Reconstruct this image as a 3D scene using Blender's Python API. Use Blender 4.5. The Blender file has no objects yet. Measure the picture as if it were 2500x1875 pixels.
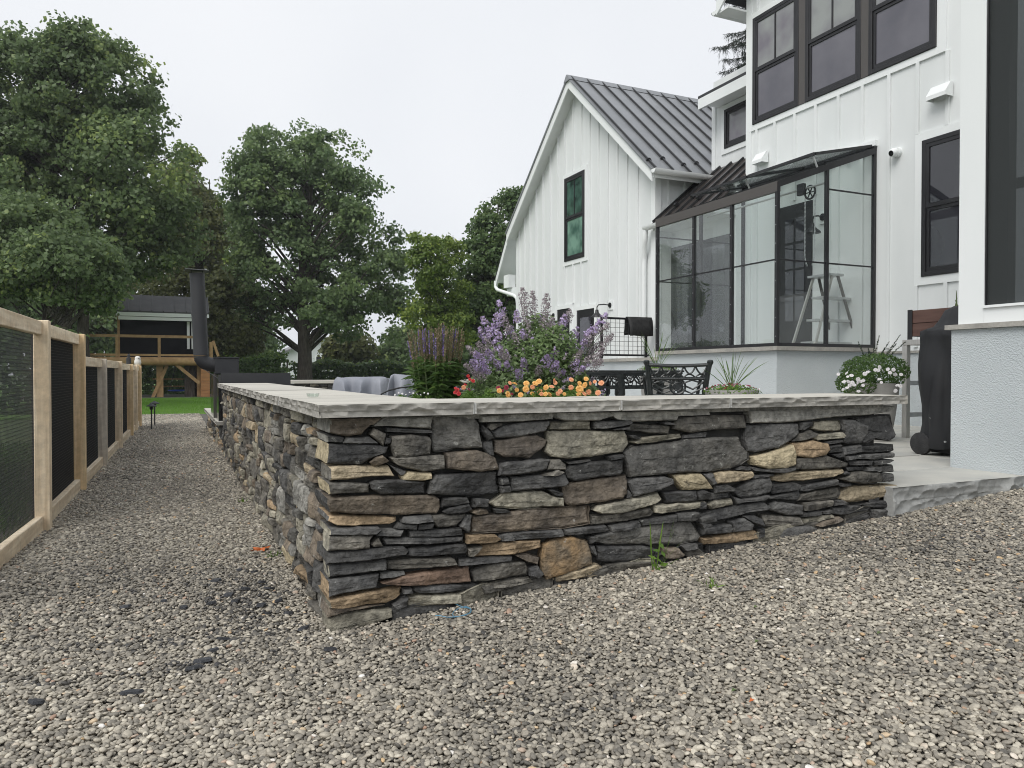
import bpy, bmesh, math, random
import numpy as np
from mathutils import Vector, Matrix, noise as mnoise

R = math.radians
scene = bpy.context.scene

# ------------------------------------------------------------------ camera
YAW, PITCH, FPX = R(24.45), R(0.83), 1830.0
CAM = Vector((-0.5205, -2.9655, 1.05))
cam_data = bpy.data.cameras.new('camera')
cam_data.sensor_width = 36.0
cam_data.lens = 36.0 * FPX / 2500.0
cam_data.clip_start, cam_data.clip_end = 0.05, 2000.0
cam = bpy.data.objects.new('camera', cam_data)
scene.collection.objects.link(cam)
cam.location = CAM
cam.rotation_euler = (math.pi / 2 - PITCH, 0, -YAW)
scene.camera = cam

# ------------------------------------------------------------------ overcast sky
SUN_ELEV, SUN_AZ = R(48), R(236)          # compass-like: light comes from the -X side
world = bpy.data.worlds.new('World')
scene.world = world
world.use_nodes = True
wn, wl = world.node_tree.nodes, world.node_tree.links
for n in list(wn): wn.remove(n)
wout = wn.new('ShaderNodeOutputWorld')
wbg = wn.new('ShaderNodeBackground')
sky = wn.new('ShaderNodeTexSky')
sky.sky_type = 'NISHITA'
sky.sun_disc = False
sky.sun_elevation = SUN_ELEV
sky.sun_rotation = SUN_AZ
sky.air_density, sky.dust_density, sky.ozone_density = 1.0, 4.0, 1.0
whs = wn.new('ShaderNodeHueSaturation')
whs.inputs['Saturation'].default_value = 0.12
wmix = wn.new('ShaderNodeMixRGB')
wmix.inputs['Fac'].default_value = 0.88            # the cloud layer over the sky
# soft cloud structure
wtc = wn.new('ShaderNodeTexCoord')
wnz = wn.new('ShaderNodeTexNoise')
wnz.inputs['Scale'].default_value = 1.6
wnz.inputs['Detail'].default_value = 3.0
wrp = wn.new('ShaderNodeValToRGB')
wrp.color_ramp.elements[0].position = 0.3
wrp.color_ramp.elements[1].position = 0.75
wrp.color_ramp.elements[0].color = (5.75, 6.02, 6.45, 1)
wrp.color_ramp.elements[1].color = (6.95, 7.1, 7.35, 1)
wl.new(wtc.outputs['Generated'], wnz.inputs['Vector'])
wl.new(wnz.outputs['Fac'], wrp.inputs['Fac'])
wl.new(sky.outputs['Color'], whs.inputs['Color'])
wl.new(whs.outputs['Color'], wmix.inputs['Color1'])
wl.new(wrp.outputs['Color'], wmix.inputs['Color2'])
wl.new(wmix.outputs['Color'], wbg.inputs['Color'])
wl.new(wbg.outputs['Background'], wout.inputs['Surface'])
wbg.inputs['Strength'].default_value = 0.10

sun_data = bpy.data.lights.new('sun', 'SUN')
sun_data.energy = 1.5
sun_data.angle = R(38)
sun_data.color = (1.0, 0.97, 0.93)
sun = bpy.data.objects.new('sun', sun_data)
scene.collection.objects.link(sun)
SUN_DIR = Vector((math.sin(SUN_AZ) * math.cos(SUN_ELEV), math.cos(SUN_AZ) * math.cos(SUN_ELEV), math.sin(SUN_ELEV)))
sun.rotation_euler = (-SUN_DIR).to_track_quat('-Z', 'Y').to_euler()

scene.view_settings.view_transform = 'Standard'
scene.view_settings.look = 'None'
scene.view_settings.gamma = 1.0
scene.view_settings.use_curve_mapping = False
scene.view_settings.exposure = 0.52
scene.render.engine = 'CYCLES'
scene.cycles.max_bounces = 8
scene.cycles.diffuse_bounces = 3
scene.cycles.glossy_bounces = 4
scene.cycles.transparent_max_bounces = 16
scene.cycles.transmission_bounces = 6
scene.cycles.filter_width = 1.0
scene.cycles.use_denoising = True
scene.cycles.use_adaptive_sampling = True

# ------------------------------------------------------------------ layout helpers
_F = Vector((math.sin(YAW) * math.cos(PITCH), math.cos(YAW) * math.cos(PITCH), -math.sin(PITCH)))
_Rt = Vector((math.cos(YAW), -math.sin(YAW), 0))
_U = _Rt.cross(_F)
def at(px, py, X=None, Y=None, Z=None, t=None):
    """surveyed point: photograph pixel (2500 wide) + one known coordinate -> place in metres"""
    d = _F + _Rt * ((px - 1250) / FPX) + _U * ((937.5 - py) / FPX)
    if X is not None: t = (X - CAM.x) / d.x
    elif Y is not None: t = (Y - CAM.y) / d.y
    elif Z is not None: t = (Z - CAM.z) / d.z
    return CAM + d * t

def gz(x, y):
    """height of the gravel"""
    sp = 0.15 * math.log1p(math.exp(min(x / 0.15, 40)))
    fy = min(max((1.5 - y) / 1.5, 0), 1)
    fn = min(max((-0.7 - x) / 0.5, 0), 1) * min(max((2.6 - y) / 1.4, 0), 1)
    return 0.07 * fn + 0.073 * min(sp, 6.0) * fy + 0.008 * max(y, 0) * (1 if y < 16 else 16 / y)

COL = scene.collection
ORIGIN = {}
def tag(o, label=None, cat=None, group=None, kind=None):
    if label: o['label'] = label
    if cat: o['category'] = cat
    if group: o['group'] = group
    if kind: o['kind'] = kind
    return o
def empty(name, loc, label=None, cat=None, group=None, rz=0.0):
    o = bpy.data.objects.new(name, None)
    o.empty_display_size = 0.1
    COL.objects.link(o)
    o.location = loc
    o.rotation_euler = (0, 0, rz)
    ORIGIN[o.name] = Vector(loc)
    return tag(o, label, cat, group)
def link_mesh(name, me, material, parent=None, loc=None):
    o = bpy.data.objects.new(name, me)
    if material is not None and len(me.materials) == 0:
        for m in (material if isinstance(material, (list, tuple)) else [material]): me.materials.append(m)
    COL.objects.link(o)
    if parent is not None:
        o.parent = parent
        ORIGIN[o.name] = ORIGIN[parent.name]
    elif loc is not None:
        o.location = loc
        ORIGIN[o.name] = Vector(loc)
    else:
        ORIGIN[o.name] = Vector((0, 0, 0))
    return o
def copy_tree(o, parent=None):
    c = o.copy(); COL.objects.link(c); c.parent = parent
    if parent is None: ORIGIN[c.name] = Vector(c.location)
    for ch in list(o.children): copy_tree(ch, c)
    return c

class MB:
    """collects shapes (world coordinates) for ONE mesh object"""
    def __init__(s): s.v, s.f, s.mi = [], [], []
    def add(s, vs, fs, mi=0):
        b = len(s.v)
        s.v.extend([tuple(p) for p in vs])
        for f in fs: s.f.append(tuple(b + i for i in f)); s.mi.append(mi)
        return s
    def box(s, x0, x1, y0, y1, z0, z1, mi=0):
        if x1 < x0: x0, x1 = x1, x0
        if y1 < y0: y0, y1 = y1, y0
        if z1 < z0: z0, z1 = z1, z0
        return s.add([(x0,y0,z0),(x1,y0,z0),(x1,y1,z0),(x0,y1,z0),(x0,y0,z1),(x1,y0,z1),(x1,y1,z1),(x0,y1,z1)],
                     [(0,3,2,1),(4,5,6,7),(0,1,5,4),(1,2,6,5),(2,3,7,6),(3,0,4,7)], mi)
    def hexa(s, bottom, top, mi=0):
        return s.add(list(bottom) + list(top), [(0,3,2,1),(4,5,6,7),(0,1,5,4),(1,2,6,5),(2,3,7,6),(3,0,4,7)], mi)
    def bar(s, a, b, w, h=None, up=(0,0,1), mi=0):
        """square bar from a to b, w wide (sideways) and h high (along up)"""
        h = w if h is None else h
        a, b, up = Vector(a), Vector(b), Vector(up)
        d = (b - a).normalized()
        sd = d.cross(up)
        if sd.length < 1e-4: sd = d.cross(Vector((1, 0, 0)))
        sd.normalize(); u = sd.cross(d).normalized()
        sd, u = sd * w / 2, u * h / 2
        q = lambda p: [p - sd - u, p + sd - u, p + sd + u, p - sd + u]
        return s.add(q(a) + q(b), [(0,1,2,3)[::-1],(4,5,6,7),(0,1,5,4),(1,2,6,5),(2,3,7,6),(3,0,4,7)], mi)
    def tube(s, pts, rad, n=8, mi=0, caps=True):
        pts = [Vector(p) for p in pts]
        rr = rad if isinstance(rad, (list, tuple)) else [rad] * len(pts)
        b = len(s.v)
        prev = None
        for i, p in enumerate(pts):
            d = (pts[min(i + 1, len(pts) - 1)] - pts[max(i - 1, 0)]).normalized()
            if prev is None:
                side = d.cross(Vector((0, 0, 1)))
                if side.length < 1e-3: side = d.cross(Vector((1, 0, 0)))
            else:
                side = prev - d * prev.dot(d)
            side.normalize(); prev = side
            o = d.cross(side)
            for k in range(n):
                a = 2 * math.pi * k / n
                s.v.append(tuple(p + (side * math.cos(a) + o * math.sin(a)) * rr[i]))
        for i in range(len(pts) - 1):
            for k in range(n):
                s.f.append((b+i*n+k, b+i*n+(k+1)%n, b+(i+1)*n+(k+1)%n, b+(i+1)*n+k)); s.mi.append(mi)
        if caps:
            s.f.append(tuple(b + k for k in range(n))[::-1]); s.mi.append(mi)
            e = b + (len(pts) - 1) * n
            s.f.append(tuple(e + k for k in range(n))); s.mi.append(mi)
        return s
    def lathe(s, c, prof, n=16, mi=0):
        c = Vector(c); b = len(s.v)
        for r, z in prof:
            for k in range(n):
                a = 2 * math.pi * k / n
                s.v.append((c.x + r * math.cos(a), c.y + r * math.sin(a), c.z + z))
        for i in range(len(prof) - 1):
            for k in range(n):
                s.f.append((b+i*n+k, b+i*n+(k+1)%n, b+(i+1)*n+(k+1)%n, b+(i+1)*n+k)); s.mi.append(mi)
        s.f.append(tuple(b + k for k in range(n))[::-1]); s.mi.append(mi)
        e = b + (len(prof) - 1) * n
        s.f.append(tuple(e + k for k in range(n))); s.mi.append(mi)
        return s
    def quad(s, a, b, c, d, mi=0): return s.add([a, b, c, d], [(0,1,2,3)], mi)
    def mesh(s, name, org=(0,0,0), smooth=None):
        me = bpy.data.meshes.new(name)
        o = Vector(org)
        me.from_pydata([(x - o.x, y - o.y, z - o.z) for x, y, z in s.v], [], s.f)
        me.polygons.foreach_set('material_index', s.mi)
        if smooth is not None:
            me.polygons.foreach_set('use_smooth', [True] * len(me.polygons))
            me.set_sharp_from_angle(angle=R(smooth))
        me.update()
        return me
    def build(s, name, material, parent=None, smooth=None, loc=None, bevel=0):
        org = ORIGIN[parent.name] if parent is not None else (Vector(loc) if loc is not None else Vector((0,0,0)))
        me = s.mesh(name, org, smooth)
        if bevel:
            bm = bmesh.new(); bm.from_mesh(me)
            es = [e for e in bm.edges if len(e.link_faces) == 2 and e.calc_face_angle(0) > 0.6]
            bmesh.ops.bevel(bm, geom=es, offset=bevel, segments=1, affect='EDGES', clamp_overlap=True)
            bm.to_mesh(me); bm.free()
        for m in (material if isinstance(material, (list, tuple)) else [material]): me.materials.append(m)
        return link_mesh(name, me, None, parent, loc)

def np_mesh(name, V, F, material, parent=None, attrs=None, smooth=False, loc=None, mi=None):
    """big mesh from numpy arrays: V (n,3), F (m,k)"""
    org = ORIGIN[parent.name] if parent is not None else (Vector(loc) if loc is not None else Vector((0,0,0)))
    me = bpy.data.meshes.new(name)
    V = np.asarray(V, np.float32) - np.array(org, np.float32)
    F = np.asarray(F, np.int32)
    k = F.shape[1]
    me.vertices.add(len(V)); me.vertices.foreach_set('co', V.ravel())
    me.loops.add(F.size); me.loops.foreach_set('vertex_index', F.ravel())
    me.polygons.add(len(F))
    me.polygons.foreach_set('loop_start', np.arange(0, F.size, k, dtype=np.int32))
    me.polygons.foreach_set('loop_total', np.full(len(F), k, np.int32))
    if mi is not None: me.polygons.foreach_set('material_index', np.asarray(mi, np.int32))
    if smooth: me.polygons.foreach_set('use_smooth', np.ones(len(F), bool))
    for nme, arr in (attrs or {}).items():
        a = me.attributes.new(nme, 'FLOAT', 'POINT')
        a.data.foreach_set('value', np.asarray(arr, np.float32))
    me.update(calc_edges=True); me.validate()
    for m in (material if isinstance(material, (list, tuple)) else [material]): me.materials.append(m)
    return link_mesh(name, me, None, parent, loc)

# ------------------------------------------------------------------ materials
def _new(name):
    m = bpy.data.materials.new(name); m.use_nodes = True
    nt = m.node_tree
    for n in list(nt.nodes): nt.nodes.remove(n)
    out = nt.nodes.new('ShaderNodeOutputMaterial')
    return m, nt.nodes, nt.links, out
def mat(name, col, col2=None, rough=0.6, ns=4.0, nd=5.0, stretch=(1,1,1), lo=0.35, hi=0.65, bump=0.0, bs=60.0, bd=4.0,
        bstretch=None, metal=0.0, spec=0.5, rand=0.0, rough2=None, bdist=0.01, speck=None, coat=0.0, grain=0.0, grs=70.0):
    """procedural surface: two tones mixed by noise, fine relief, optional per-object brightness and specks"""
    m, N, L, out = _new(name)
    p = N.new('ShaderNodeBsdfPrincipled')
    L.new(p.outputs[0], out.inputs[0])
    p.inputs['Metallic'].default_value = metal
    p.inputs['Specular IOR Level'].default_value = spec
    p.inputs['Roughness'].default_value = rough
    p.inputs['Coat Weight'].default_value = coat
    tc = N.new('ShaderNodeTexCoord')
    oi = N.new('ShaderNodeObjectInfo')
    ad = N.new('ShaderNodeVectorMath'); ad.operation = 'MULTIPLY_ADD'
    cmb = N.new('ShaderNodeCombineXYZ')
    L.new(oi.outputs['Random'], cmb.inputs[0]); L.new(oi.outputs['Random'], cmb.inputs[1])
    L.new(cmb.outputs[0], ad.inputs[0]); ad.inputs[1].default_value = (37.0, 53.0, 0.0)
    L.new(tc.outputs['Object'], ad.inputs[2])
    mp = N.new('ShaderNodeMapping'); mp.inputs['Scale'].default_value = stretch
    L.new(ad.outputs[0], mp.inputs['Vector'])
    col2 = col if col2 is None else col2
    nz = N.new('ShaderNodeTexNoise'); nz.inputs['Scale'].default_value = ns; nz.inputs['Detail'].default_value = nd
    L.new(mp.outputs[0], nz.inputs['Vector'])
    rp = N.new('ShaderNodeValToRGB')
    rp.color_ramp.elements[0].position, rp.color_ramp.elements[1].position = lo, hi
    rp.color_ramp.elements[0].color, rp.color_ramp.elements[1].color = (*col, 1), (*col2, 1)
    L.new(nz.outputs['Fac'], rp.inputs['Fac'])
    last = rp.outputs['Color']
    if rand:
        mr = N.new('ShaderNodeMapRange')
        mr.inputs['To Min'].default_value, mr.inputs['To Max'].default_value = 1 - rand, 1 + rand
        L.new(oi.outputs['Random'], mr.inputs['Value'])
        mx = N.new('ShaderNodeMixRGB'); mx.blend_type = 'MULTIPLY'; mx.inputs['Fac'].default_value = 1
        L.new(last, mx.inputs['Color1']); L.new(mr.outputs[0], mx.inputs['Color2'])
        last = mx.outputs['Color']
    if speck:                                          # (colour, scale, threshold, amount)
        n2 = N.new('ShaderNodeTexNoise'); n2.inputs['Scale'].default_value = speck[1]; n2.inputs['Detail'].default_value = 8
        n2.inputs['Roughness'].default_value = 0.75
        L.new(ad.outputs[0], n2.inputs['Vector'])
        r2 = N.new('ShaderNodeValToRGB')
        r2.color_ramp.elements[0].position, r2.color_ramp.elements[1].position = speck[2], min(speck[2] + 0.07, 1)
        r2.color_ramp.elements[0].color, r2.color_ramp.elements[1].color = (0,0,0,1), (speck[3],)*3 + (1,)
        L.new(n2.outputs['Fac'], r2.inputs['Fac'])
        m2 = N.new('ShaderNodeMixRGB'); L.new(r2.outputs['Color'], m2.inputs['Fac'])
        L.new(last, m2.inputs['Color1']); m2.inputs['Color2'].default_value = (*speck[0], 1)
        last = m2.outputs['Color']
    if grain:                                          # mineral grain, mottling within the stone
        ng_ = N.new('ShaderNodeTexNoise'); ng_.inputs['Scale'].default_value = grs; ng_.inputs['Detail'].default_value = 9; ng_.inputs['Roughness'].default_value = 0.7
        L.new(ad.outputs[0], ng_.inputs['Vector'])
        gr_ = N.new('ShaderNodeMapRange'); gr_.inputs['From Min'].default_value, gr_.inputs['From Max'].default_value = 0.32, 0.68
        gr_.inputs['To Min'].default_value, gr_.inputs['To Max'].default_value = 1 - grain, 1 + grain
        L.new(ng_.outputs['Fac'], gr_.inputs['Value'])
        m3 = N.new('ShaderNodeMixRGB'); m3.blend_type = 'MULTIPLY'; m3.inputs['Fac'].default_value = 1
        L.new(last, m3.inputs['Color1']); L.new(gr_.outputs[0], m3.inputs['Color2']); last = m3.outputs['Color']
    L.new(last, p.inputs['Base Color'])
    if rough2 is not None:
        rr = N.new('ShaderNodeMapRange'); rr.inputs['To Min'].default_value, rr.inputs['To Max'].default_value = rough, rough2
        L.new(nz.outputs['Fac'], rr.inputs['Value']); L.new(rr.outputs[0], p.inputs['Roughness'])
    if bump:
        mb = N.new('ShaderNodeMapping'); mb.inputs['Scale'].default_value = bstretch or stretch
        L.new(ad.outputs[0], mb.inputs['Vector'])
        nb = N.new('ShaderNodeTexNoise'); nb.inputs['Scale'].default_value = bs; nb.inputs['Detail'].default_value = bd
        L.new(mb.outputs[0], nb.inputs['Vector'])
        bp = N.new('ShaderNodeBump'); bp.inputs['Strength'].default_value = bump; bp.inputs['Distance'].default_value = bdist
        L.new(nb.outputs['Fac'], bp.inputs['Height']); L.new(bp.outputs[0], p.inputs['Normal'])
    return m
def leaf_mat(name, c1, c2, c3=None, trans=0.46, rough=0.45, attr='rnd'):
    """foliage: colour varies from leaf to leaf (point attribute) and a little light passes through"""
    m, N, L, out = _new(name)
    a = N.new('ShaderNodeAttribute'); a.attribute_name = attr
    rp = N.new('ShaderNodeValToRGB')
    e = rp.color_ramp.elements
    e[0].color, e[1].color = (*c1, 1), (*(c3 or c2), 1)
    if c3:
        k = rp.color_ramp.elements.new(0.6); k.color = (*c2, 1)
    L.new(a.outputs['Fac'], rp.inputs['Fac'])
    p = N.new('ShaderNodeBsdfPrincipled'); p.inputs['Roughness'].default_value = rough
    p.inputs['Specular IOR Level'].default_value = 0.35
    t = N.new('ShaderNodeBsdfTranslucent')
    mx = N.new('ShaderNodeMixShader'); mx.inputs[0].default_value = trans
    L.new(rp.outputs['Color'], p.inputs['Base Color']); L.new(rp.outputs['Color'], t.inputs['Color'])
    L.new(p.outputs[0], mx.inputs[1]); L.new(t.outputs[0], mx.inputs[2]); L.new(mx.outputs[0], out.inputs[0])
    return m
def glass_mat(name, tint=(0.965, 0.98, 0.975), ior=1.45, rough=0.0, dirt=0.015):
    m, N, L, out = _new(name)
    lw = N.new('ShaderNodeLayerWeight'); lw.inputs['Blend'].default_value = 0.5
    pwn = N.new('ShaderNodeMath'); pwn.operation = 'POWER'; pwn.inputs[1].default_value = 4.0
    L.new(lw.outputs['Facing'], pwn.inputs[0])
    fr = N.new('ShaderNodeMath'); fr.operation = 'MULTIPLY_ADD'; fr.inputs[1].default_value = 0.9
    fr.inputs[2].default_value = ((ior - 1) / (ior + 1)) ** 2 * 1.6
    L.new(pwn.outputs[0], fr.inputs[0])
    tr = N.new('ShaderNodeBsdfTransparent'); tr.inputs['Color'].default_value = (*tint, 1)
    gl = N.new('ShaderNodeBsdfGlossy'); gl.inputs['Roughness'].default_value = rough
    df = N.new('ShaderNodeBsdfDiffuse'); df.inputs['Color'].default_value = (0.5, 0.55, 0.55, 1)
    m1 = N.new('ShaderNodeMixShader'); m2 = N.new('ShaderNodeMixShader'); m2.inputs[0].default_value = dirt
    L.new(fr.outputs[0], m1.inputs[0]); L.new(tr.outputs[0], m1.inputs[1]); L.new(gl.outputs[0], m1.inputs[2])
    L.new(m1.outputs[0], m2.inputs[1]); L.new(df.outputs[0], m2.inputs[2]); L.new(m2.outputs[0], out.inputs[0])
    # slight waviness of the panes
    tc = N.new('ShaderNodeTexCoord'); nz = N.new('ShaderNodeTexNoise'); nz.inputs['Scale'].default_value = 1.6
    nz.inputs['Detail'].default_value = 1.0
    bp = N.new('ShaderNodeBump'); bp.inputs['Strength'].default_value = 0.12; bp.inputs['Distance'].default_value = 0.05
    L.new(tc.outputs['Object'], nz.inputs['Vector']); L.new(nz.outputs['Fac'], bp.inputs['Height'])
    L.new(bp.outputs[0], gl.inputs['Normal'])
    return m

M = {}
sp = ((0.46, 0.46, 0.43), 22.0, 0.62, 0.65)
sb = dict(bump=0.9, bs=38.0, bd=10.0, bstretch=(0.85, 0.85, 1.15), bdist=0.02, rough=0.75, rand=0.26, spec=0.22, grain=0.50, grs=24.0)
M['d'] = mat('slate_dark', (0.052, 0.052, 0.052), (0.113, 0.111, 0.106), ns=7, speck=sp, **sb)
M['g'] = mat('stone_grey', (0.088, 0.084, 0.076), (0.178, 0.166, 0.142), ns=6, speck=sp, **sb)
M['G'] = mat('stone_big_grey', (0.084, 0.083, 0.079), (0.150, 0.144, 0.130), ns=5, speck=((0.44, 0.44, 0.40), 18.0, 0.60, 0.6), **sb)
M['l'] = mat('stone_olive', (0.195, 0.184, 0.150), (0.325, 0.302, 0.238), ns=6, speck=((0.50, 0.49, 0.44), 22.0, 0.62, 0.5), **sb)
M['b'] = mat('stone_taupe', (0.118, 0.102, 0.086), (0.201, 0.165, 0.124), ns=5, speck=sp, **sb)
M['B'] = mat('stone_rust', (0.159, 0.140, 0.110), (0.281, 0.183, 0.091), ns=6, speck=sp, **sb)
M['t'] = mat('stone_tan', (0.27, 0.225, 0.158), (0.385, 0.32, 0.22), ns=8, speck=((0.12, 0.10, 0.08), 16.0, 0.62, 0.7), **sb)
M['y'] = mat('stone_buff', (0.33, 0.28, 0.185), (0.47, 0.40, 0.27), ns=8, speck=((0.12, 0.11, 0.09), 14.0, 0.60, 0.7), **sb)
M['o'] = mat('stone_ochre', (0.25, 0.185, 0.118), (0.365, 0.272, 0.172), ns=7, speck=((0.12, 0.10, 0.08), 14.0, 0.61, 0.7), **sb)
M['r'] = mat('stone_redbrown', (0.171, 0.120, 0.090), (0.250, 0.171, 0.122), ns=6, speck=sp, **sb)
M['m'] = mat('stone_mortared', (0.205, 0.200, 0.182), (0.335, 0.325, 0.292), ns=7, lo=0.3, hi=0.7, speck=((0.42, 0.41, 0.37), 11.0, 0.58, 0.7), **sb)
M['core'] = mat('dark_gap_core', (0.035, 0.034, 0.032), (0.06, 0.058, 0.052), ns=14, rough=0.95, bump=0.5, bs=60)  # near-black fill: the shade in open gaps is put into its colour
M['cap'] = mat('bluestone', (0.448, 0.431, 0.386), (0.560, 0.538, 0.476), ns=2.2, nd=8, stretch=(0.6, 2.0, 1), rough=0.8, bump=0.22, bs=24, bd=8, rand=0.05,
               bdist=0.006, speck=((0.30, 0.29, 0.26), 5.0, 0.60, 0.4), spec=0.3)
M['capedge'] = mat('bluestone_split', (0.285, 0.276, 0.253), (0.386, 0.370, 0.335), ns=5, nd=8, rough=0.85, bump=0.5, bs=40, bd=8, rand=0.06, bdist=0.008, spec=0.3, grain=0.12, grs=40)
M['joint'] = mat('joint_mortar', (0.42, 0.42, 0.41), (0.55, 0.55, 0.53), ns=30, rough=0.9, bump=0.5, bs=90)
M['slab'] = mat('flagstone', (0.40, 0.40, 0.375), (0.50, 0.49, 0.445), ns=2.6, nd=8, rough=0.75, bump=0.15, bs=30, bd=6, rand=0.08, bdist=0.006, spec=0.35)
M['slabedge'] = mat('flagstone_split', (0.267, 0.271, 0.263), (0.344, 0.348, 0.335), ns=4, nd=8, rough=0.8, bump=0.45, bs=40, bd=6, bdist=0.008, grain=0.12, grs=40)
M['ground'] = mat('gravel_bed', (0.075, 0.070, 0.060), (0.15, 0.142, 0.124), ns=70, nd=4, lo=0.3, hi=0.7, rough=0.9, bump=0.9, bs=75, bd=3, bdist=0.02)
M['soil'] = mat('soil', (0.030, 0.022, 0.016), (0.055, 0.042, 0.03), ns=20, rough=0.95, bump=0.8, bs=60)
M['terrain'] = mat('terrain', (0.045, 0.075, 0.022), (0.07, 0.10, 0.03), ns=1.5, rough=0.95, bump=0.6, bs=20)
M['lawn'] = mat('lawn_ground', (0.075, 0.15, 0.028), (0.11, 0.20, 0.036), ns=3, rough=0.95, bump=0.6, bs=40)
M['white'] = mat('white_siding', (0.702, 0.726, 0.721), (0.764, 0.783, 0.778), ns=1.6, nd=6, stretch=(1, 1, 0.35), rough=0.5, bump=0.05, bs=40, spec=0.35)
M['trim'] = mat('white_trim', (0.78, 0.805, 0.80), (0.81, 0.83, 0.825), ns=1.5, rough=0.45, spec=0.4)
M['stucco'] = mat('stucco', (0.475, 0.515, 0.528), (0.525, 0.562, 0.572), ns=1.4, nd=7, rough=0.9, bump=0.9, bs=95, bd=2, bdist=0.010, spec=0.25)
M['black'] = mat('black_frame', (0.012, 0.012, 0.014), (0.018, 0.018, 0.020), ns=4, rough=0.42, spec=0.45)
M['bronze'] = mat('dark_bronze_mullion', (0.075, 0.068, 0.063), rough=0.45)
M['winglass'] = mat('window_glass', (0.020, 0.021, 0.026), (0.045, 0.045, 0.055), ns=0.7, nd=1, rough=0.03, spec=0.9, bump=0.05, bs=2.2, bd=1, bdist=0.05)
M['screenglass'] = mat('screened_glass', (0.100, 0.098, 0.118), (0.150, 0.146, 0.168), ns=1.6, nd=4, lo=0.3, hi=0.7, rough=0.16, spec=0.55, bump=0.08, bs=3.0, bd=2, bdist=0.05)
M['sashglass'] = mat('upper_sash_glass', (0.150, 0.138, 0.162), (0.27, 0.285, 0.275), ns=1.5, nd=3, lo=0.38, hi=0.62, rough=0.07, spec=0.7, bump=0.05, bs=2.2, bd=1, bdist=0.05)
M['greenglass_dark'] = mat('green_upper_glass', (0.022, 0.04, 0.034), (0.075, 0.15, 0.12), ns=4.0, nd=2, rough=0.05, spec=0.6)
M['greenglass'] = mat('green_curtained_glass', (0.060, 0.125, 0.10), (0.20, 0.34, 0.27), ns=3.5, nd=2, rough=0.05, spec=0.6)
M['roof'] = mat('standing_seam', (0.257, 0.266, 0.275), (0.323, 0.332, 0.342), ns=1.6, nd=6, rough=0.34, metal=0.55, spec=0.5, rough2=0.42)
M['seam'] = mat('seam_metal', (0.045, 0.046, 0.048), rough=0.4, metal=0.4)
M['brownroof'] = mat('brown_standing_seam', (0.080, 0.068, 0.063), (0.105, 0.090, 0.084), ns=2, rough=0.30, metal=0.5)
M['ghglass'] = glass_mat('greenhouse_glass')
M['ghroofglass'] = glass_mat('roof_glass', (0.94, 0.965, 0.96), dirt=0.04)
M['alu'] = mat('aluminium', (0.52, 0.53, 0.53), (0.62, 0.62, 0.62), ns=12, rough=0.35, metal=0.85)
M['steel'] = mat('brushed_steel', (0.50, 0.485, 0.455), (0.60, 0.585, 0.55), ns=30, stretch=(1, 1, 0.1), rough=0.38, metal=0.8)
M['blackmetal'] = mat('matte_black_metal', (0.021, 0.022, 0.025), (0.030, 0.031, 0.034), ns=3, rough=0.5, spec=0.5, rough2=0.62)
M['glossblack'] = mat('gloss_black_steel', (0.012, 0.013, 0.014), rough=0.12, spec=0.7)
M['iron'] = mat('cast_iron', (0.008, 0.011, 0.011), (0.018, 0.022, 0.022), ns=25, rough=0.30, bump=0.3, bs=90, spec=0.6, speck=((0.16, 0.18, 0.18), 60.0, 0.62, 0.5))
M['coverblack'] = mat('black_cover', (0.012, 0.0125, 0.014), (0.020, 0.021, 0.023), ns=3, rough=0.55, bump=0.25, bs=14, spec=0.4)
M['tarp'] = mat('grey_tarp', (0.206, 0.219, 0.251), (0.269, 0.281, 0.314), ns=3, rough=0.6, bump=0.2, bs=10)
M['rubber'] = mat('rubber', (0.014, 0.014, 0.015), (0.03, 0.03, 0.03), ns=20, rough=0.7, bump=0.5, bs=120)
M['concrete'] = mat('pot_concrete', (0.26, 0.255, 0.24), (0.34, 0.33, 0.31), ns=5, rough=0.85, bump=0.2, bs=60)
wb = dict(grain=0.16, grs=18.0, lo=0.40, hi=0.60, ns=3.2, nd=8, stretch=(9, 9, 0.5), rough=0.72, bump=0.45, bs=14, bd=6, bstretch=(8, 8, 0.5), rand=0.08, bdist=0.004, spec=0.3)
M['woodpost'] = mat('larch_post', (0.66, 0.525, 0.36), (0.83, 0.70, 0.52), speck=((0.42, 0.28, 0.17), 4.2, 0.66, 0.6), **wb)
M['woodpost2'] = mat('honey_post', (0.64, 0.46, 0.26), (0.78, 0.60, 0.37), speck=((0.42, 0.27, 0.13), 4.2, 0.67, 0.5), **wb)
M['woodpost3'] = mat('greyed_post', (0.50, 0.435, 0.355), (0.66, 0.595, 0.50), speck=((0.32, 0.25, 0.19), 4.2, 0.65, 0.5), **wb)
wr = dict(wb); wr['stretch'] = (9, 0.55, 9); wr['bstretch'] = (8, 0.5, 8)
M['woodrail'] = mat('larch_rail', (0.69, 0.56, 0.395), (0.84, 0.72, 0.545), speck=((0.48, 0.34, 0.21), 4.2, 0.67, 0.5), **wr)
M['playwood'] = mat('play_timber', (0.31, 0.19, 0.085), (0.42, 0.27, 0.13), ns=3, stretch=(2, 2, 2), rough=0.7, bump=0.2, bs=20, rand=0.1)
M['playorange'] = mat('play_cladding', (0.34, 0.16, 0.06), (0.42, 0.21, 0.085), ns=3, stretch=(1, 1, 6), rough=0.7)
M['darkclad'] = mat('black_cladding', (0.006, 0.0065, 0.009), (0.010, 0.011, 0.014), ns=3, rough=0.75, spec=0.2)
M['shingle'] = mat('dark_metal_roof', (0.050, 0.050, 0.052), (0.075, 0.074, 0.076), ns=2, rough=0.55)
M['wire'] = mat('black_wire', (0.038, 0.041, 0.043), rough=0.30, metal=0.2, spec=0.7)
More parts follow.
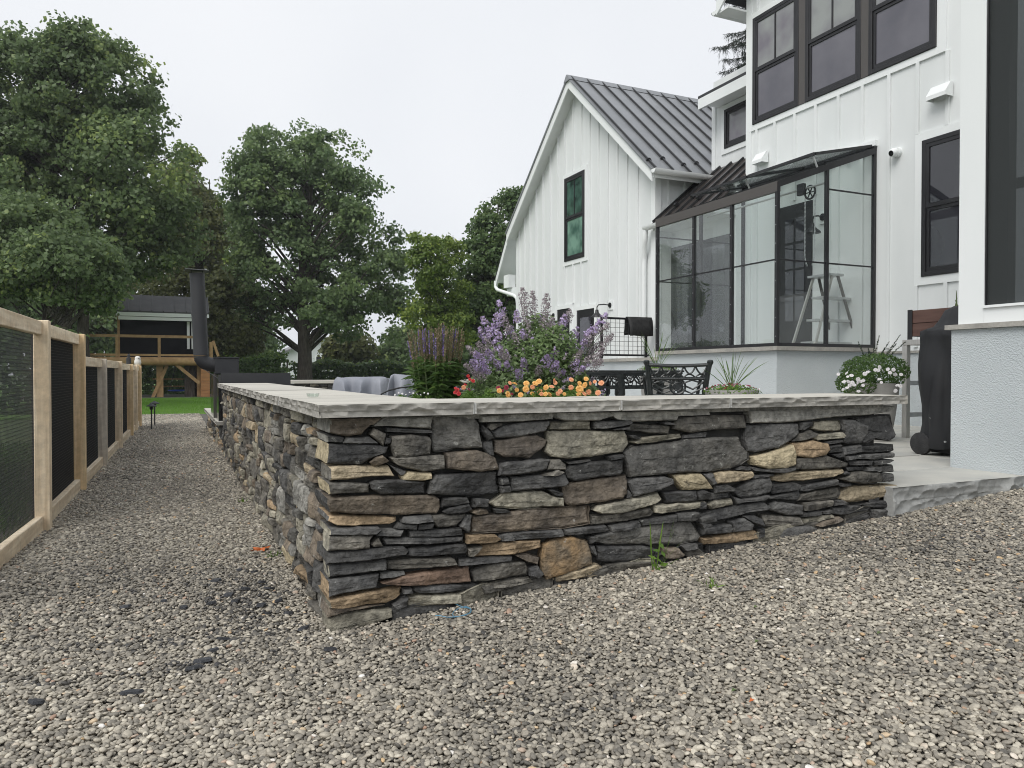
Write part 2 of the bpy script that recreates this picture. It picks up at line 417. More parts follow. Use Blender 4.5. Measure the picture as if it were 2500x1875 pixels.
M['mesh_backing'] = mat('black_weed_fabric', (0.007, 0.008, 0.010), (0.013, 0.014, 0.016), ns=6, rough=0.8, bump=0.3, bs=30)
M['redwood'] = mat('brown_planter_board', (0.085, 0.042, 0.032), (0.125, 0.066, 0.05), ns=2.4, nd=8, stretch=(1.2, 1.2, 10), rough=0.6, bump=0.3, bs=12, bstretch=(1, 1, 10), bdist=0.004)
M['bark'] = mat('bark', (0.040, 0.033, 0.027), (0.085, 0.072, 0.060), ns=6, nd=7, stretch=(3, 3, 0.6), rough=0.9, bump=0.9, bs=8, bstretch=(3, 3, 0.5), bdist=0.05)
M['owl'] = mat('white_owl', (0.66, 0.64, 0.58), (0.74, 0.72, 0.68), ns=14, rough=0.7, bump=0.3, bs=40)
M['blueplastic'] = mat('blue_plastic', (0.015, 0.065, 0.42), rough=0.4)
M['bluecord'] = mat('blue_cord', (0.10, 0.27, 0.40), rough=0.5)
M['chip'] = mat('slate_chip', (0.020, 0.022, 0.026), (0.042, 0.044, 0.05), ns=12, rough=0.5, bump=0.5, bs=60, rand=0.3)
M['clear'] = glass_mat('clear_glass', (0.90, 0.93, 0.90), dirt=0.10)
M['screen'] = glass_mat('insect_screen', (0.33, 0.34, 0.35), ior=1.15, rough=0.4, dirt=0.07)
M['farwhite'] = mat('far_white_house', (0.66, 0.68, 0.70), rough=0.7)
M['farroof'] = mat('far_roof', (0.20, 0.20, 0.21), rough=0.8)
# foliage
M['maple'] = leaf_mat('maple_leaves', (0.109, 0.158, 0.072), (0.177, 0.248, 0.105), (0.348, 0.426, 0.139))
M['maple2'] = leaf_mat('maple_leaves_centre', (0.110, 0.172, 0.077), (0.185, 0.260, 0.110), (0.297, 0.395, 0.144))
M['bronzeleaf'] = leaf_mat('bronze_green_leaves', (0.097, 0.116, 0.048), (0.139, 0.156, 0.059), (0.206, 0.215, 0.074))
M['lightleaf'] = leaf_mat('light_green_leaves', (0.107, 0.172, 0.041), (0.189, 0.262, 0.056), (0.314, 0.372, 0.073))
M['darkleaf'] = leaf_mat('dark_green_leaves', (0.080, 0.132, 0.056), (0.136, 0.208, 0.077), (0.225, 0.298, 0.101))
M['hedgeleaf'] = leaf_mat('hedge_leaves', (0.041, 0.081, 0.024), (0.081, 0.149, 0.035), (0.203, 0.284, 0.041))
M['needle'] = leaf_mat('spruce_needles', (0.014, 0.024, 0.018), (0.028, 0.042, 0.030), trans=0.1)
M['nepleaf'] = leaf_mat('catmint_leaves', (0.12, 0.18, 0.075), (0.22, 0.31, 0.135), (0.36, 0.47, 0.20))
M['verleaf'] = leaf_mat('speedwell_leaves', (0.054, 0.108, 0.030), (0.101, 0.176, 0.046), (0.169, 0.257, 0.068))
M['annleaf'] = leaf_mat('bedding_leaves', (0.068, 0.142, 0.027), (0.128, 0.230, 0.041), (0.216, 0.338, 0.061))
M['grass'] = leaf_mat('grass_blades', (0.095, 0.21, 0.026), (0.15, 0.31, 0.036), (0.21, 0.39, 0.055))
M['lilac'] = leaf_mat('catmint_flowers', (0.37, 0.285, 0.42), (0.50, 0.40, 0.63), (0.64, 0.53, 0.78), trans=0.25)
M['calyx'] = leaf_mat('catmint_calyces', (0.22, 0.185, 0.20), (0.36, 0.31, 0.33), (0.50, 0.44, 0.46), trans=0.2)
M['spikebrown'] = leaf_mat('faded_spikes', (0.17, 0.128, 0.075), (0.27, 0.205, 0.125), (0.36, 0.285, 0.19), trans=0.15)
M['violet'] = leaf_mat('violet_spikes', (0.24, 0.18, 0.36), (0.31, 0.23, 0.50), (0.24, 0.16, 0.60), trans=0.2)
M['stem'] = mat('green_stem', (0.07, 0.11, 0.035), (0.11, 0.15, 0.05), ns=10, rough=0.6)
def petal(name, c1, c2):
    m = leaf_mat(name, c1, c2, trans=0.25, rough=0.55); return m
M['orange'] = petal('orange_petals', (0.80, 0.40, 0.10), (0.93, 0.60, 0.22))
M['peach'] = petal('peach_petals', (0.80, 0.33, 0.16), (0.92, 0.52, 0.30))
M['red'] = petal('red_petals', (0.42, 0.022, 0.028), (0.60, 0.05, 0.05))
M['maroon'] = petal('maroon_petals', (0.20, 0.018, 0.035), (0.33, 0.035, 0.06))
M['whitepetal'] = petal('white_petals', (0.72, 0.70, 0.70), (0.86, 0.84, 0.84))
M['pinkmix'] = petal('pink_petals', (0.30, 0.08, 0.13), (0.55, 0.22, 0.28))
M['deadleaf'] = mat('fallen_leaf_orange', (0.42, 0.09, 0.02), (0.55, 0.16, 0.04), ns=30, rough=0.6)
# ================================================================== GROUND
rng = np.random.default_rng(7)
random.seed(11)
gx = np.concatenate([[-400, -120, -40, -15], np.arange(-6, 8.01, 0.25), [15, 40, 120, 400]])
gy = np.concatenate([[-60, -20, -8], np.arange(-5, 18.01, 0.25), [24, 40, 80, 160, 400]])
V = [(x, y, gz(x, y) - 0.055) for y in gy for x in gx]
nx = len(gx)
F = [(j*nx+i, j*nx+i+1, (j+1)*nx+i+1, (j+1)*nx+i) for j in range(len(gy)-1) for i in range(nx-1)]
me = bpy.data.meshes.new('terrain'); me.from_pydata(V, [], F)
tag(link_mesh('terrain', me, M['terrain']), kind='structure')

# gravel bed sheet (path + forecourt)
gx = np.arange(-1.9, 9.01, 0.2); gy = np.arange(-4.6, 15.61, 0.2)
V = [(x, y, gz(x, y) - 0.012) for y in gy for x in gx]
nx = len(gx)
F = [(j*nx+i, j*nx+i+1, (j+1)*nx+i+1, (j+1)*nx+i) for j in range(len(gy)-1) for i in range(nx-1)
     if not (gy[j] > 0.2 and gx[i] > 0.2)]
me = bpy.data.meshes.new('gravel_path'); me.from_pydata(V, [], F)
tag(link_mesh('gravel_path', me, M['ground']), kind='structure')

# ---- loose pebbles: one object, instanced on points
def pebble_mesh(seed):
    r = random.Random(seed)
    bm = bmesh.new()
    bmesh.ops.create_icosphere(bm, subdivisions=2, radius=1.0)
    ax = (1.0, r.uniform(0.64, 0.9), r.uniform(0.34, 0.52))
    off = Vector((r.random()*50, r.random()*50, r.random()*50))
    for v in bm.verts:
        d = 1 + 0.20 * mnoise.noise(v.co * 1.1 + off) + 0.06 * mnoise.noise(v.co * 3 + off)
        v.co = Vector((v.co.x * ax[0], v.co.y * ax[1], v.co.z * ax[2])) * d
    me = bpy.data.meshes.new('pebble'); bm.to_mesh(me); bm.free()
    me.polygons.foreach_set('use_smooth', [True] * len(me.polygons))
    return me
def pebble_material():
    m, N, L, out = _new('pebble')
    p = N.new('ShaderNodeBsdfPrincipled'); L.new(p.outputs[0], out.inputs[0])
    p.inputs['Roughness'].default_value = 0.62; p.inputs['Specular IOR Level'].default_value = 0.4
    a = N.new('ShaderNodeAttribute'); a.attribute_type = 'INSTANCER'; a.attribute_name = 'pc'
    rp = N.new('ShaderNodeValToRGB'); cr = rp.color_ramp
    stops = [(0.0, (0.049, 0.048, 0.049)), (0.10, (0.107, 0.100, 0.087)), (0.35, (0.218, 0.199, 0.165)), (0.58, (0.332, 0.301, 0.246)),
             (0.75, (0.435, 0.398, 0.325)), (0.88, (0.588, 0.540, 0.443)), (0.945, (0.348, 0.230, 0.166)), (0.965, (0.512, 0.369, 0.208)), (1.0, (0.744, 0.725, 0.688))]
    cr.elements[0].color = (*stops[0][1], 1); cr.elements[1].color = (*stops[-1][1], 1)
    for pos, c in stops[1:-1]:
        e = cr.elements.new(pos); e.color = (*c, 1)
    L.new(a.outputs['Fac'], rp.inputs['Fac'])
    tc = N.new('ShaderNodeTexCoord'); nz = N.new('ShaderNodeTexNoise'); nz.inputs['Scale'].default_value = 2.2; nz.inputs['Detail'].default_value = 4
    L.new(tc.outputs['Object'], nz.inputs['Vector'])
    mr = N.new('ShaderNodeMapRange'); mr.inputs['From Min'].default_value, mr.inputs['From Max'].default_value = 0.3, 0.7
    mr.inputs['To Min'].default_value, mr.inputs['To Max'].default_value = 0.8, 1.18
    L.new(nz.outputs['Fac'], mr.inputs['Value'])
    mx = N.new('ShaderNodeMixRGB'); mx.blend_type = 'MULTIPLY'; mx.inputs['Fac'].default_value = 1
    L.new(rp.outputs['Color'], mx.inputs['Color1']); L.new(mr.outputs[0], mx.inputs['Color2']); L.new(mx.outputs[0], p.inputs['Base Color'])
    return m
M['pebble'] = pebble_material()
peb_col = bpy.data.collections.new('pebble_shapes')
for k in range(10):
    pm = pebble_mesh(100 + k); pm.materials.append(M['pebble'])
    peb_col.objects.link(bpy.data.objects.new('pebble_shape', pm))

def gravel_points():
    pts = []
    Fh = np.array([math.sin(YAW), math.cos(YAW)]); Rh = np.array([math.cos(YAW), -math.sin(YAW)]); C = np.array([CAM.x, CAM.y])
    def field(x0, x1, y0, y1, sp, layers, size, tmin, tmax):
        for lay in range(layers):
            nx_, ny_ = int((x1 - x0) / sp), int((y1 - y0) / sp)
            X, Y = np.meshgrid(np.arange(nx_) * sp + x0, np.arange(ny_) * sp + y0)
            X = X.ravel() + rng.uniform(-.5, .5, X.size) * sp; Y = Y.ravel() + rng.uniform(-.5, .5, Y.size) * sp
            d = np.stack([X, Y], 1) - C
            t = d @ Fh; s = np.abs(d @ Rh)
            k = (t > tmin) & (t <= tmax) & (s < 0.70 * t + 0.9)
            k &= ~((X > 0.06) & (Y > 0.06))                       # under the wall and terrace
            k &= ~((X < -1.30) & (Y > -4))                         # behind the fence
            k &= ~((X > 4.38) & (Y > -1.5))
            X, Y = X[k], Y[k]
            z = np.array([gz(a, b) for a, b in zip(X, Y)]) + (-0.009 if lay == 1 else 0.0) + rng.uniform(-0.005, 0.006, X.size)
            sc = size * np.exp(rng.normal(0, 0.24, X.size))
            pts.append(np.stack([X, Y, z, sc], 1))
    field(-1.9, 6.5, -2.6, 3.8, 0.0138, 2, 0.0091, 0.9, 4.6)
    field(-1.4, 6.5, -1.0, 6.0, 0.0155, 2, 0.0100, 4.6, 7.0)
    field(-1.4, 6.0, 2.5, 15.6, 0.0205, 2, 0.0118, 7.0, 19.0)
    return np.concatenate(pts)
G = gravel_points()
n = len(G)
me = bpy.data.meshes.new('gravel'); me.vertices.add(n); me.vertices.foreach_set('co', G[:, :3].astype(np.float32).ravel())
def fattr(me, nm, arr, typ='FLOAT'):
    a = me.attributes.new(nm, typ, 'POINT')
    a.data.foreach_set('value' if typ != 'FLOAT_VECTOR' else 'vector', np.asarray(arr, np.float32).ravel())
fattr(me, 'ps', G[:, 3])
# tone: random from stone to stone, a little drift over the yard (dust and damp), dark slate spill beside the wall
tone = 0.06 + 0.94 * rng.beta(2.0, 1.9, n)
rare = rng.random(n)
tone = np.where(rare > 0.972, rng.uniform(0.90, 1.0, n), tone * 0.88)
dr = np.array([mnoise.noise(Vector((x * 1.1, y * 1.1, 3.7))) for x, y in G[:, :2]])
tone = np.where(rare <= 0.972, np.clip(tone + 0.20 * dr, 0.02, 0.9), tone)
for (cx, cy, rx, ry, amt) in ((-0.20, 0.55, 0.14, 0.40, 0.55), (-0.55, 0.25, 0.35, 0.08, 0.35), (-0.42, -0.05, 0.22, 0.06, 0.4), (-0.30, -1.05, 0.16, 0.08, 0.2), (-0.9, -0.1, 0.12, 0.05, 0.3)):
    w = np.exp(-(((G[:, 0] - cx) / rx) ** 2 + ((G[:, 1] - cy) / ry) ** 2))
    tone = np.where(rng.random(n) < w * amt, rng.uniform(0.0, 0.10, n), tone)
fattr(me, 'pc', tone)
rot = np.stack([rng.normal(0, 0.30, n), rng.normal(0, 0.30, n), rng.uniform(0, 6.283, n)], 1)
fattr(me, 'pr', rot, 'FLOAT_VECTOR')
gravel = link_mesh('gravel', me, None)
tag(gravel, 'loose grey and beige pea gravel covering the yard and path', 'gravel', kind='stuff')
ng = bpy.data.node_groups.new('gravel_scatter', 'GeometryNodeTree')
ng.interface.new_socket('Geometry', in_out='INPUT', socket_type='NodeSocketGeometry')
ng.interface.new_socket('Geometry', in_out='OUTPUT', socket_type='NodeSocketGeometry')
gi, go = ng.nodes.new('NodeGroupInput'), ng.nodes.new('NodeGroupOutput')
ip = ng.nodes.new('GeometryNodeInstanceOnPoints'); ci = ng.nodes.new('GeometryNodeCollectionInfo')
ci.inputs['Collection'].default_value = peb_col
ci.inputs['Separate Children'].default_value = True; ci.inputs['Reset Children'].default_value = True
ip.inputs['Pick Instance'].default_value = True
def nattr(nm, typ):
    a = ng.nodes.new('GeometryNodeInputNamedAttribute'); a.data_type = typ; a.inputs['Name'].default_value = nm
    return a.outputs['Attribute']
rv = ng.nodes.new('FunctionNodeRandomValue'); rv.data_type = 'INT'
rv.inputs[4].default_value, rv.inputs[5].default_value = 0, 9
ng.links.new(gi.outputs[0], ip.inputs['Points'])
ng.links.new(ci.outputs[0], ip.inputs['Instance'])
ng.links.new(rv.outputs[2], ip.inputs['Instance Index'])
e2r = ng.nodes.new('FunctionNodeEulerToRotation')
ng.links.new(nattr('pr', 'FLOAT_VECTOR'), e2r.inputs[0]); ng.links.new(e2r.outputs[0], ip.inputs['Rotation'])
ng.links.new(nattr('ps', 'FLOAT'), ip.inputs['Scale'])
ng.links.new(ip.outputs[0], go.inputs[0])
gm = gravel.modifiers.new('scatter', 'NODES'); gm.node_group = ng
me.materials.append(M['pebble'])

# ================================================================== STONE WALL
WX, WY = 0.045, 0.045           # planes of the left (-X) and front (-Y) stone faces
CAPZ, CAPT = 0.926, 0.051
wall = empty('stone_wall', (0.3, 0.3, 0), 'dry-laid L-shaped slate seat wall with thick grey bluestone cap', 'stone wall')

CR = {'A': (760, 960), 'B': (760, 1180), 'C': (1240, 960), 'D': (1240, 1080), 'E': (1720, 960)}
S_ = 2212 / 500.0
TR = '''
A b 70,272 760,262 640,330 590,385 550,450 400,468 250,445 140,430 90,380 #mo
A m 770,262 1310,246 1305,388 1110,375 850,358 660,366
A g 680,375 815,440 790,575 640,450
A d 820,375 1010,382 1310,400 1320,435 830,430
A d 160,460 380,475 345,542 180,535 #m
A d 385,475 640,470 735,552 350,545
A d 810,480 870,490 850,545 800,550
A d 180,548 720,560 790,578 850,575 820,640 700,690 560,770 400,780 150,760 #y
A g 870,465 1120,450 1290,480 1305,520 1290,660 1040,690 900,690 860,560
A G 1320,250 1760,243 1830,340 1850,590 1600,605 1340,640 1315,560
A g 850,695 1430,670 1440,820 1210,850 980,800 880,740
A b 640,750 700,690 770,675 850,735 780,770 680,790
A b 1460,650 1800,615 1900,650 2000,700 2040,830 1800,845 1460,815
A t 170,830 230,795 400,785 700,790 850,785 910,905 650,905 400,935 230,945 150,900 #g
A d 840,765 1040,850 1010,890 970,890
A y 975,895 1060,850 1310,860 1315,930 1200,955 990,950
A g 190,960 640,985 640,1085 500,1088 185,1100 #y
A d 640,975 700,945 980,940 1250,965 1255,1100 1000,1106 760,1100 660,1040
A d 1350,880 2020,850 2025,980 2050,1010 2050,1080 1800,1115 1680,1110 1560,1115 1275,1090 1290,960 1330,920
A b 190,1130 440,1120 1000,1112 1340,1107 1400,1150 1410,1240 1370,1310 1000,1326 500,1310 220,1290 160,1200 #d
A o 170,1340 330,1328 700,1332 950,1350 950,1400 870,1440 500,1450 290,1440 160,1390 #d
A d 1420,1190 1440,1140 1700,1135 1730,1190 1600,1220 1420,1245
A d 1430,1290 1500,1250 1720,1205 1755,1260 1680,1300 1480,1315
A d 1755,1145 1930,1150 1930,1235 1755,1235
A b 1750,1300 1830,1250 1920,1270 1940,1310 1820,1330
A d 980,1400 1010,1345 1300,1320 1325,1385 1140,1410 1010,1410
A g 1320,1330 1690,1310 1700,1330 1590,1450 1380,1465 1310,1380
A d 1620,1450 1700,1320 1750,1320 1720,1500 1700,1510
A d 920,1470 960,1412 1160,1416 1150,1485
A d 1170,1415 1340,1405 1330,1475 1155,1485
A d 140,1465 740,1455 760,1475 700,1530 150,1540 #l
A d 710,1560 770,1475 1010,1480 970,1560
A d 1055,1490 1660,1465 1665,1555 1080,1565
C b -365,1340 -20,1300 330,1258 620,1242 905,1222 915,1420 640,1470 250,1490 -20,1510 -385,1530
A d 1850,340 1900,380 1985,485 1920,515 1860,420
A d 1860,540 1970,505 1995,690 1940,690 1870,600
A g 1910,380 1940,325 2080,320 2080,345 1950,410
C d -165,420 -60,360 150,322 470,303 480,340 420,420 250,450 60,480 -130,495
C b -115,510 10,497 200,462 330,452 440,510 430,570 320,650 240,710 150,695 -20,695 -130,640
C m -290,240 510,195 515,285 330,300 0,315 -290,318
C m 520,198 1090,194 1170,230 1000,300 640,300 520,270
C m 1105,198 2200,185 2212,235 1860,250 1850,300 1330,312 1180,285
C l 490,310 920,305 925,400 470,400
C d 940,310 1330,292 1345,325 1240,360 1020,390 945,385
C d 1130,390 1310,362 1310,392 1150,402
C g 1355,322 1800,350 1760,450 1310,415
C d 1680,325 1740,312 1820,338 1700,342
C g 1860,265 2000,255 2250,238 2600,232 2610,290 2590,380 2212,395 1990,430 1810,390 1840,310
C l 450,410 1270,407 1310,460 1330,540 1260,640 900,690 650,710 490,690 430,640 450,540
C l 1350,530 1480,480 1900,435 1915,490 1600,540 1400,550
C d 1310,450 1430,475 1400,500 1330,480
C d 1940,450 2150,415 2160,480 1920,495
C G 1270,640 1380,570 1800,535 2000,497 2300,477 2515,472 2560,560 2635,640 2635,720 2560,775 2430,820 2212,855 1900,860 1330,910 1300,820 1290,710
C d -80,770 0,745 400,712 460,720 430,830 300,855 0,890 -110,890
C g 465,722 570,715 630,770 630,830 530,835 440,825
C d 640,745 900,715 910,738 670,772
C d 640,840 700,782 930,742 1260,722 1265,850 1230,890 940,920 740,960 660,920
C d 1090,690 1250,662 1260,702 1110,730
C g 370,890 540,832 610,850 540,895
C d 40,907 300,892 640,882 680,975 620,1010 300,1040 50,1070
A d 2050,1010 2150,1000 2160,1070 2060,1080
A d 2050,920 2140,905 2150,985 2060,995
C l -170,1200 -30,1090 380,1060 520,1120 610,1130 615,1225 390,1240 220,1265 30,1250 -120,1240
C d -150,1255 0,1262 40,1285 -130,1300
C d 440,1045 480,1035 605,1080 600,1120 520,1110
C b 610,1010 760,962 1310,888 1320,960 1300,1090 1250,1140 1000,1180 690,1235 630,1190
C d 1320,970 1370,920 1700,900 1800,930 1815,980 1650,1050 1370,1120
C d 1310,1050 1345,1120 1300,1135
C y 1790,885 2100,870 2180,960 2235,1040 2060,1045 1910,1055 1840,960
C d 1700,1080 2040,1052 2055,1170 1740,1200
C d 2050,1065 2110,1045 2212,1080 2200,1160 2070,1165
C l 940,1270 980,1220 1650,1082 1690,1150 1640,1200 1200,1300 1000,1300
C g 930,1330 1200,1305 1560,1243 1600,1290 1560,1340 1300,1390 1000,1430 925,1430
C l 1610,1220 2160,1175 2175,1240 1900,1280 1680,1310 1610,1300
C d 1840,1300 2060,1285 2085,1350 2020,1385 1840,1390
C d 1440,1380 1600,1350 1830,1315 1830,1400 1640,1420 1480,1450
C d 1100,1440 1420,1380 1440,1430 1320,1480 1130,1510
C d 630,1480 1060,1430 1090,1470 1040,1510 640,1555
C d -60,1540 0,1520 600,1480 620,1550 400,1580 0,1610 -90,1610
C d 2090,1410 2200,1400 2230,1430 2150,1530
C d 2080,1360 2230,1300 2260,1390 2110,1420
D G 960,1010 1100,970 1900,862 2010,870 2120,1020 2080,1070 1900,1110 1500,1110 1100,1120 950,1090
D o -373,1250 -260,1120 0,1085 375,1065 390,1145 180,1205 0,1225
B g 1700,720 1860,682 1755,808 1720,800
D b 80,1225 240,1210 370,1250 340,1335 200,1290
D g -378,1402 -273,1347 -23,1300 207,1302 240,1360 230,1440 -343,1517
D d 245,1370 340,1342 400,1430 330,1490 250,1450
D B 400,1120 500,1060 720,1030 890,1070 930,1240 920,1330 700,1400 430,1490 390,1430 375,1250
D d 900,1030 950,1020 960,1070 910,1110
D d 905,1130 960,1120 970,1240 930,1200
D d 980,1130 1500,1130 1640,1160 1610,1290 1100,1305 1000,1290
D t 480,1490 700,1402 1000,1327 1080,1370 1040,1440 700,1500 560,1520
D g 1090,1330 1200,1312 1500,1293 1620,1300 1600,1370 1300,1400 1100,1400
D b 1710,1150 1860,1150 1930,1220 1850,1270 1720,1260
D d 1880,1120 2060,1100 2070,1150 1920,1180
D g 1950,1190 2080,1152 2150,1220 2000,1270 1940,1240
D g -250,1530 0,1500 250,1470 310,1520 100,1570 -200,1600
B g 145,575 680,562 640,610 635,710 150,742 #l
B g 650,670 735,605 790,690 680,700
B d 790,620 830,600 1660,585 1665,640 1200,660 820,680
B o 1685,565 2000,562 2060,605 1990,648 1690,658
B d 2075,572 2180,560 2200,625 2080,630
B d 150,770 330,742 1000,687 1060,730 1030,780 500,850 160,882 #d
B d 1065,717 1200,692 1680,667 1705,700 1690,770 1100,802 1040,790
B d 170,892 820,838 830,910 815,945 180,1042 #l
B g 835,852 1100,822 1500,807 1550,820 1585,888 1000,950 830,952
B d 1610,832 1750,817 2100,792 2170,790 2150,840 1700,898 1610,905
B d 185,1057 740,987 745,1050 720,1140 400,1190 175,1238 #o
B d 760,975 1010,960 1020,990 880,1020 755,1030
B r 760,1085 900,1030 1150,980 1720,912 1735,1000 1745,1075 1500,1105 1000,1110 850,1100
B o 200,1260 700,1178 990,1132 990,1220 930,1270 830,1320 600,1330 350,1360 210,1355 #l
B b 205,1360 600,1335 820,1332 500,1370 350,1420 200,1480 #b
B d 1000,1150 1090,1132 1095,1190 1000,1200
B d 1100,1160 1130,1120 1840,1097 1840,1150 1500,1190 1180,1200
B d 890,1330 1050,1230 1040,1330 920,1390
B l 1060,1240 1250,1212 1500,1212 1640,1212 1640,1310 1200,1340 1060,1360
B l 210,1490 400,1430 700,1380 880,1370 880,1450 700,1530 500,1640 300,1720 215,1740 #l
B g 1850,1130 2130,1062 2330,1052 2250,1140 1900,1220
E m 500,188 1200,168 2040,135 2095,147 2040,200 1800,240 1420,260 1100,300 870,320 510,325
E d 470,350 700,330 1030,330 1045,430 960,520 800,590 560,640 490,630 470,500
E d 1065,320 1200,302 1215,350 1100,410 1060,400
E g 970,520 1100,430 1180,400 1245,440 1190,490 1050,515
E l 1220,310 1490,292 1510,330 1490,410 1270,410 1210,390
E l 1230,450 1500,420 1530,460 1510,490 1260,515 1210,490
E d 1340,525 1500,500 1510,530 1340,560
E d 1500,290 1640,292 1760,350 1770,430 1720,540 1580,555 1515,530 1540,460 1510,400
E d 1640,275 1700,272 2040,232 2065,350 2065,480 2000,520 1880,490 1790,540 1740,535 1780,430 1770,350
E o 970,540 1180,515 1320,540 1340,610 1300,670 1100,695 1000,680
E y 530,690 700,642 960,560 985,650 990,770 900,810 700,825 560,780
E d 490,785 540,795 700,832 990,798 980,830 850,865 560,850
E d 1340,580 1480,552 1500,640 1340,655
E g 1000,712 1150,692 1330,672 1400,700 1560,760 1550,800 1100,828 1000,820
E d 1380,665 1500,650 1520,690 1440,700
E d 1495,592 1720,562 1720,640 1505,678
E d 1725,572 2080,557 2090,620 2050,640 1740,653
E d 1530,682 1640,672 1640,715 1540,725
E d 1650,667 2080,647 2075,700 1830,713 1650,715
E d 1570,735 1820,725 1800,780 1580,785
E d 1830,730 2050,717 1990,760 1850,785
E d 1540,800 1750,792 1750,840 1560,845
E d 1760,797 1910,797 1910,845 1760,845
E d 1920,782 2060,777 2055,855 1920,850
E g 1480,930 1620,852 1900,852 1930,900 1920,960 1750,985 1560,960
E d 1935,867 2060,872 2045,955 1935,963
E d 1490,870 1540,842 1570,870 1500,890
E t 120,870 200,852 510,842 530,880 480,940 250,970 140,975
E d 370,830 440,792 490,800 490,835
E d 0,880 90,870 130,975 90,1000
E d 540,890 780,872 780,895 560,935
E t 770,910 900,862 1490,817 1510,850 1400,910 1100,950 850,965 780,950
E d 120,1000 250,980 340,1030 320,1070 130,1080
E d 350,1040 500,952 740,917 770,1000 740,1080 600,1120 430,1140 370,1100
E d 772,990 1000,972 1060,990 1000,1050 770,1100 762,1050
E d 1060,1010 1440,932 1460,990 1300,1030 1130,1072 1060,1060
E d 1465,970 1600,977 1610,1000 1530,1020 1470,1005
E d 0,1092 300,1072 310,1130 100,1165 0,1165
E l 50,1210 150,1162 320,1147 330,1210 100,1265
E d -30,1185 40,1180 40,1260 -30,1262
E d 700,1140 900,1080 1050,1047 1055,1110 1000,1165 800,1150
E g 1020,1165 1080,1100 1250,1062 1500,1017 1510,1090 1480,1140 1200,1178
E t 1515,1080 1600,1012 1800,1002 2095,992 2110,1100 1900,1150 1550,1188 1500,1150
E d 1710,1212 1950,1162 2090,1142 2120,1230 1850,1245
E d -60,1320 150,1262 650,1167 720,1230 680,1270 500,1290 300,1360 50,1420 -60,1400
E d 320,1112 430,1152 700,1105 650,1158 450,1180 370,1205
E d 720,1200 800,1172 1080,1212 1080,1320 900,1320 720,1270
E g 1085,1192 1420,1162 1420,1230 1150,1280 1085,1270
E d 1425,1160 1510,1160 1560,1200 1430,1225
E d 1410,1240 1700,1212 1830,1240 1800,1270 1500,1330 1420,1310
E d 1835,1262 2090,1247 2110,1320 1850,1365
E g 650,1312 1060,1342 1085,1420 1000,1440 700,1445 660,1380
E d 1080,1290 1280,1272 1280,1320 1080,1345
E d 1295,1285 1390,1265 1400,1300 1300,1310
E l 1100,1362 1390,1312 1400,1340 1250,1390 1100,1415
E b 1200,1430 1300,1382 1470,1332 1510,1370 1350,1420 1230,1445
E d 1290,1460 1600,1392 1820,1292 1830,1340 1700,1430 1390,1510
E d 0,1452 300,1422 320,1470 300,1515 0,1535
E d 310,1392 450,1352 540,1420 540,1490 330,1510
E d 430,1332 560,1322 640,1360 650,1440 545,1412 460,1358
E o 0,1580 550,1482 600,1500 600,1580 300,1630 20,1645
E d 615,1480 670,1467 660,1560 620,1585
E d 740,1470 1150,1432 1240,1480 1390,1540 1200,1620 1000,1690 740,1690
E g 380,1655 620,1602 735,1640 600,1710 380,1730
'''
def resample(poly, step):
    out = []
    n = len(poly)
    for i in range(n):
        a, b = poly[i], poly[(i + 1) % n]
        L = math.hypot(b[0] - a[0], b[1] - a[1]); k = max(1, int(round(L / step)))
        for j in range(k): out.append((a[0] + (b[0] - a[0]) * j / k, a[1] + (b[1] - a[1]) * j / k))
    return out
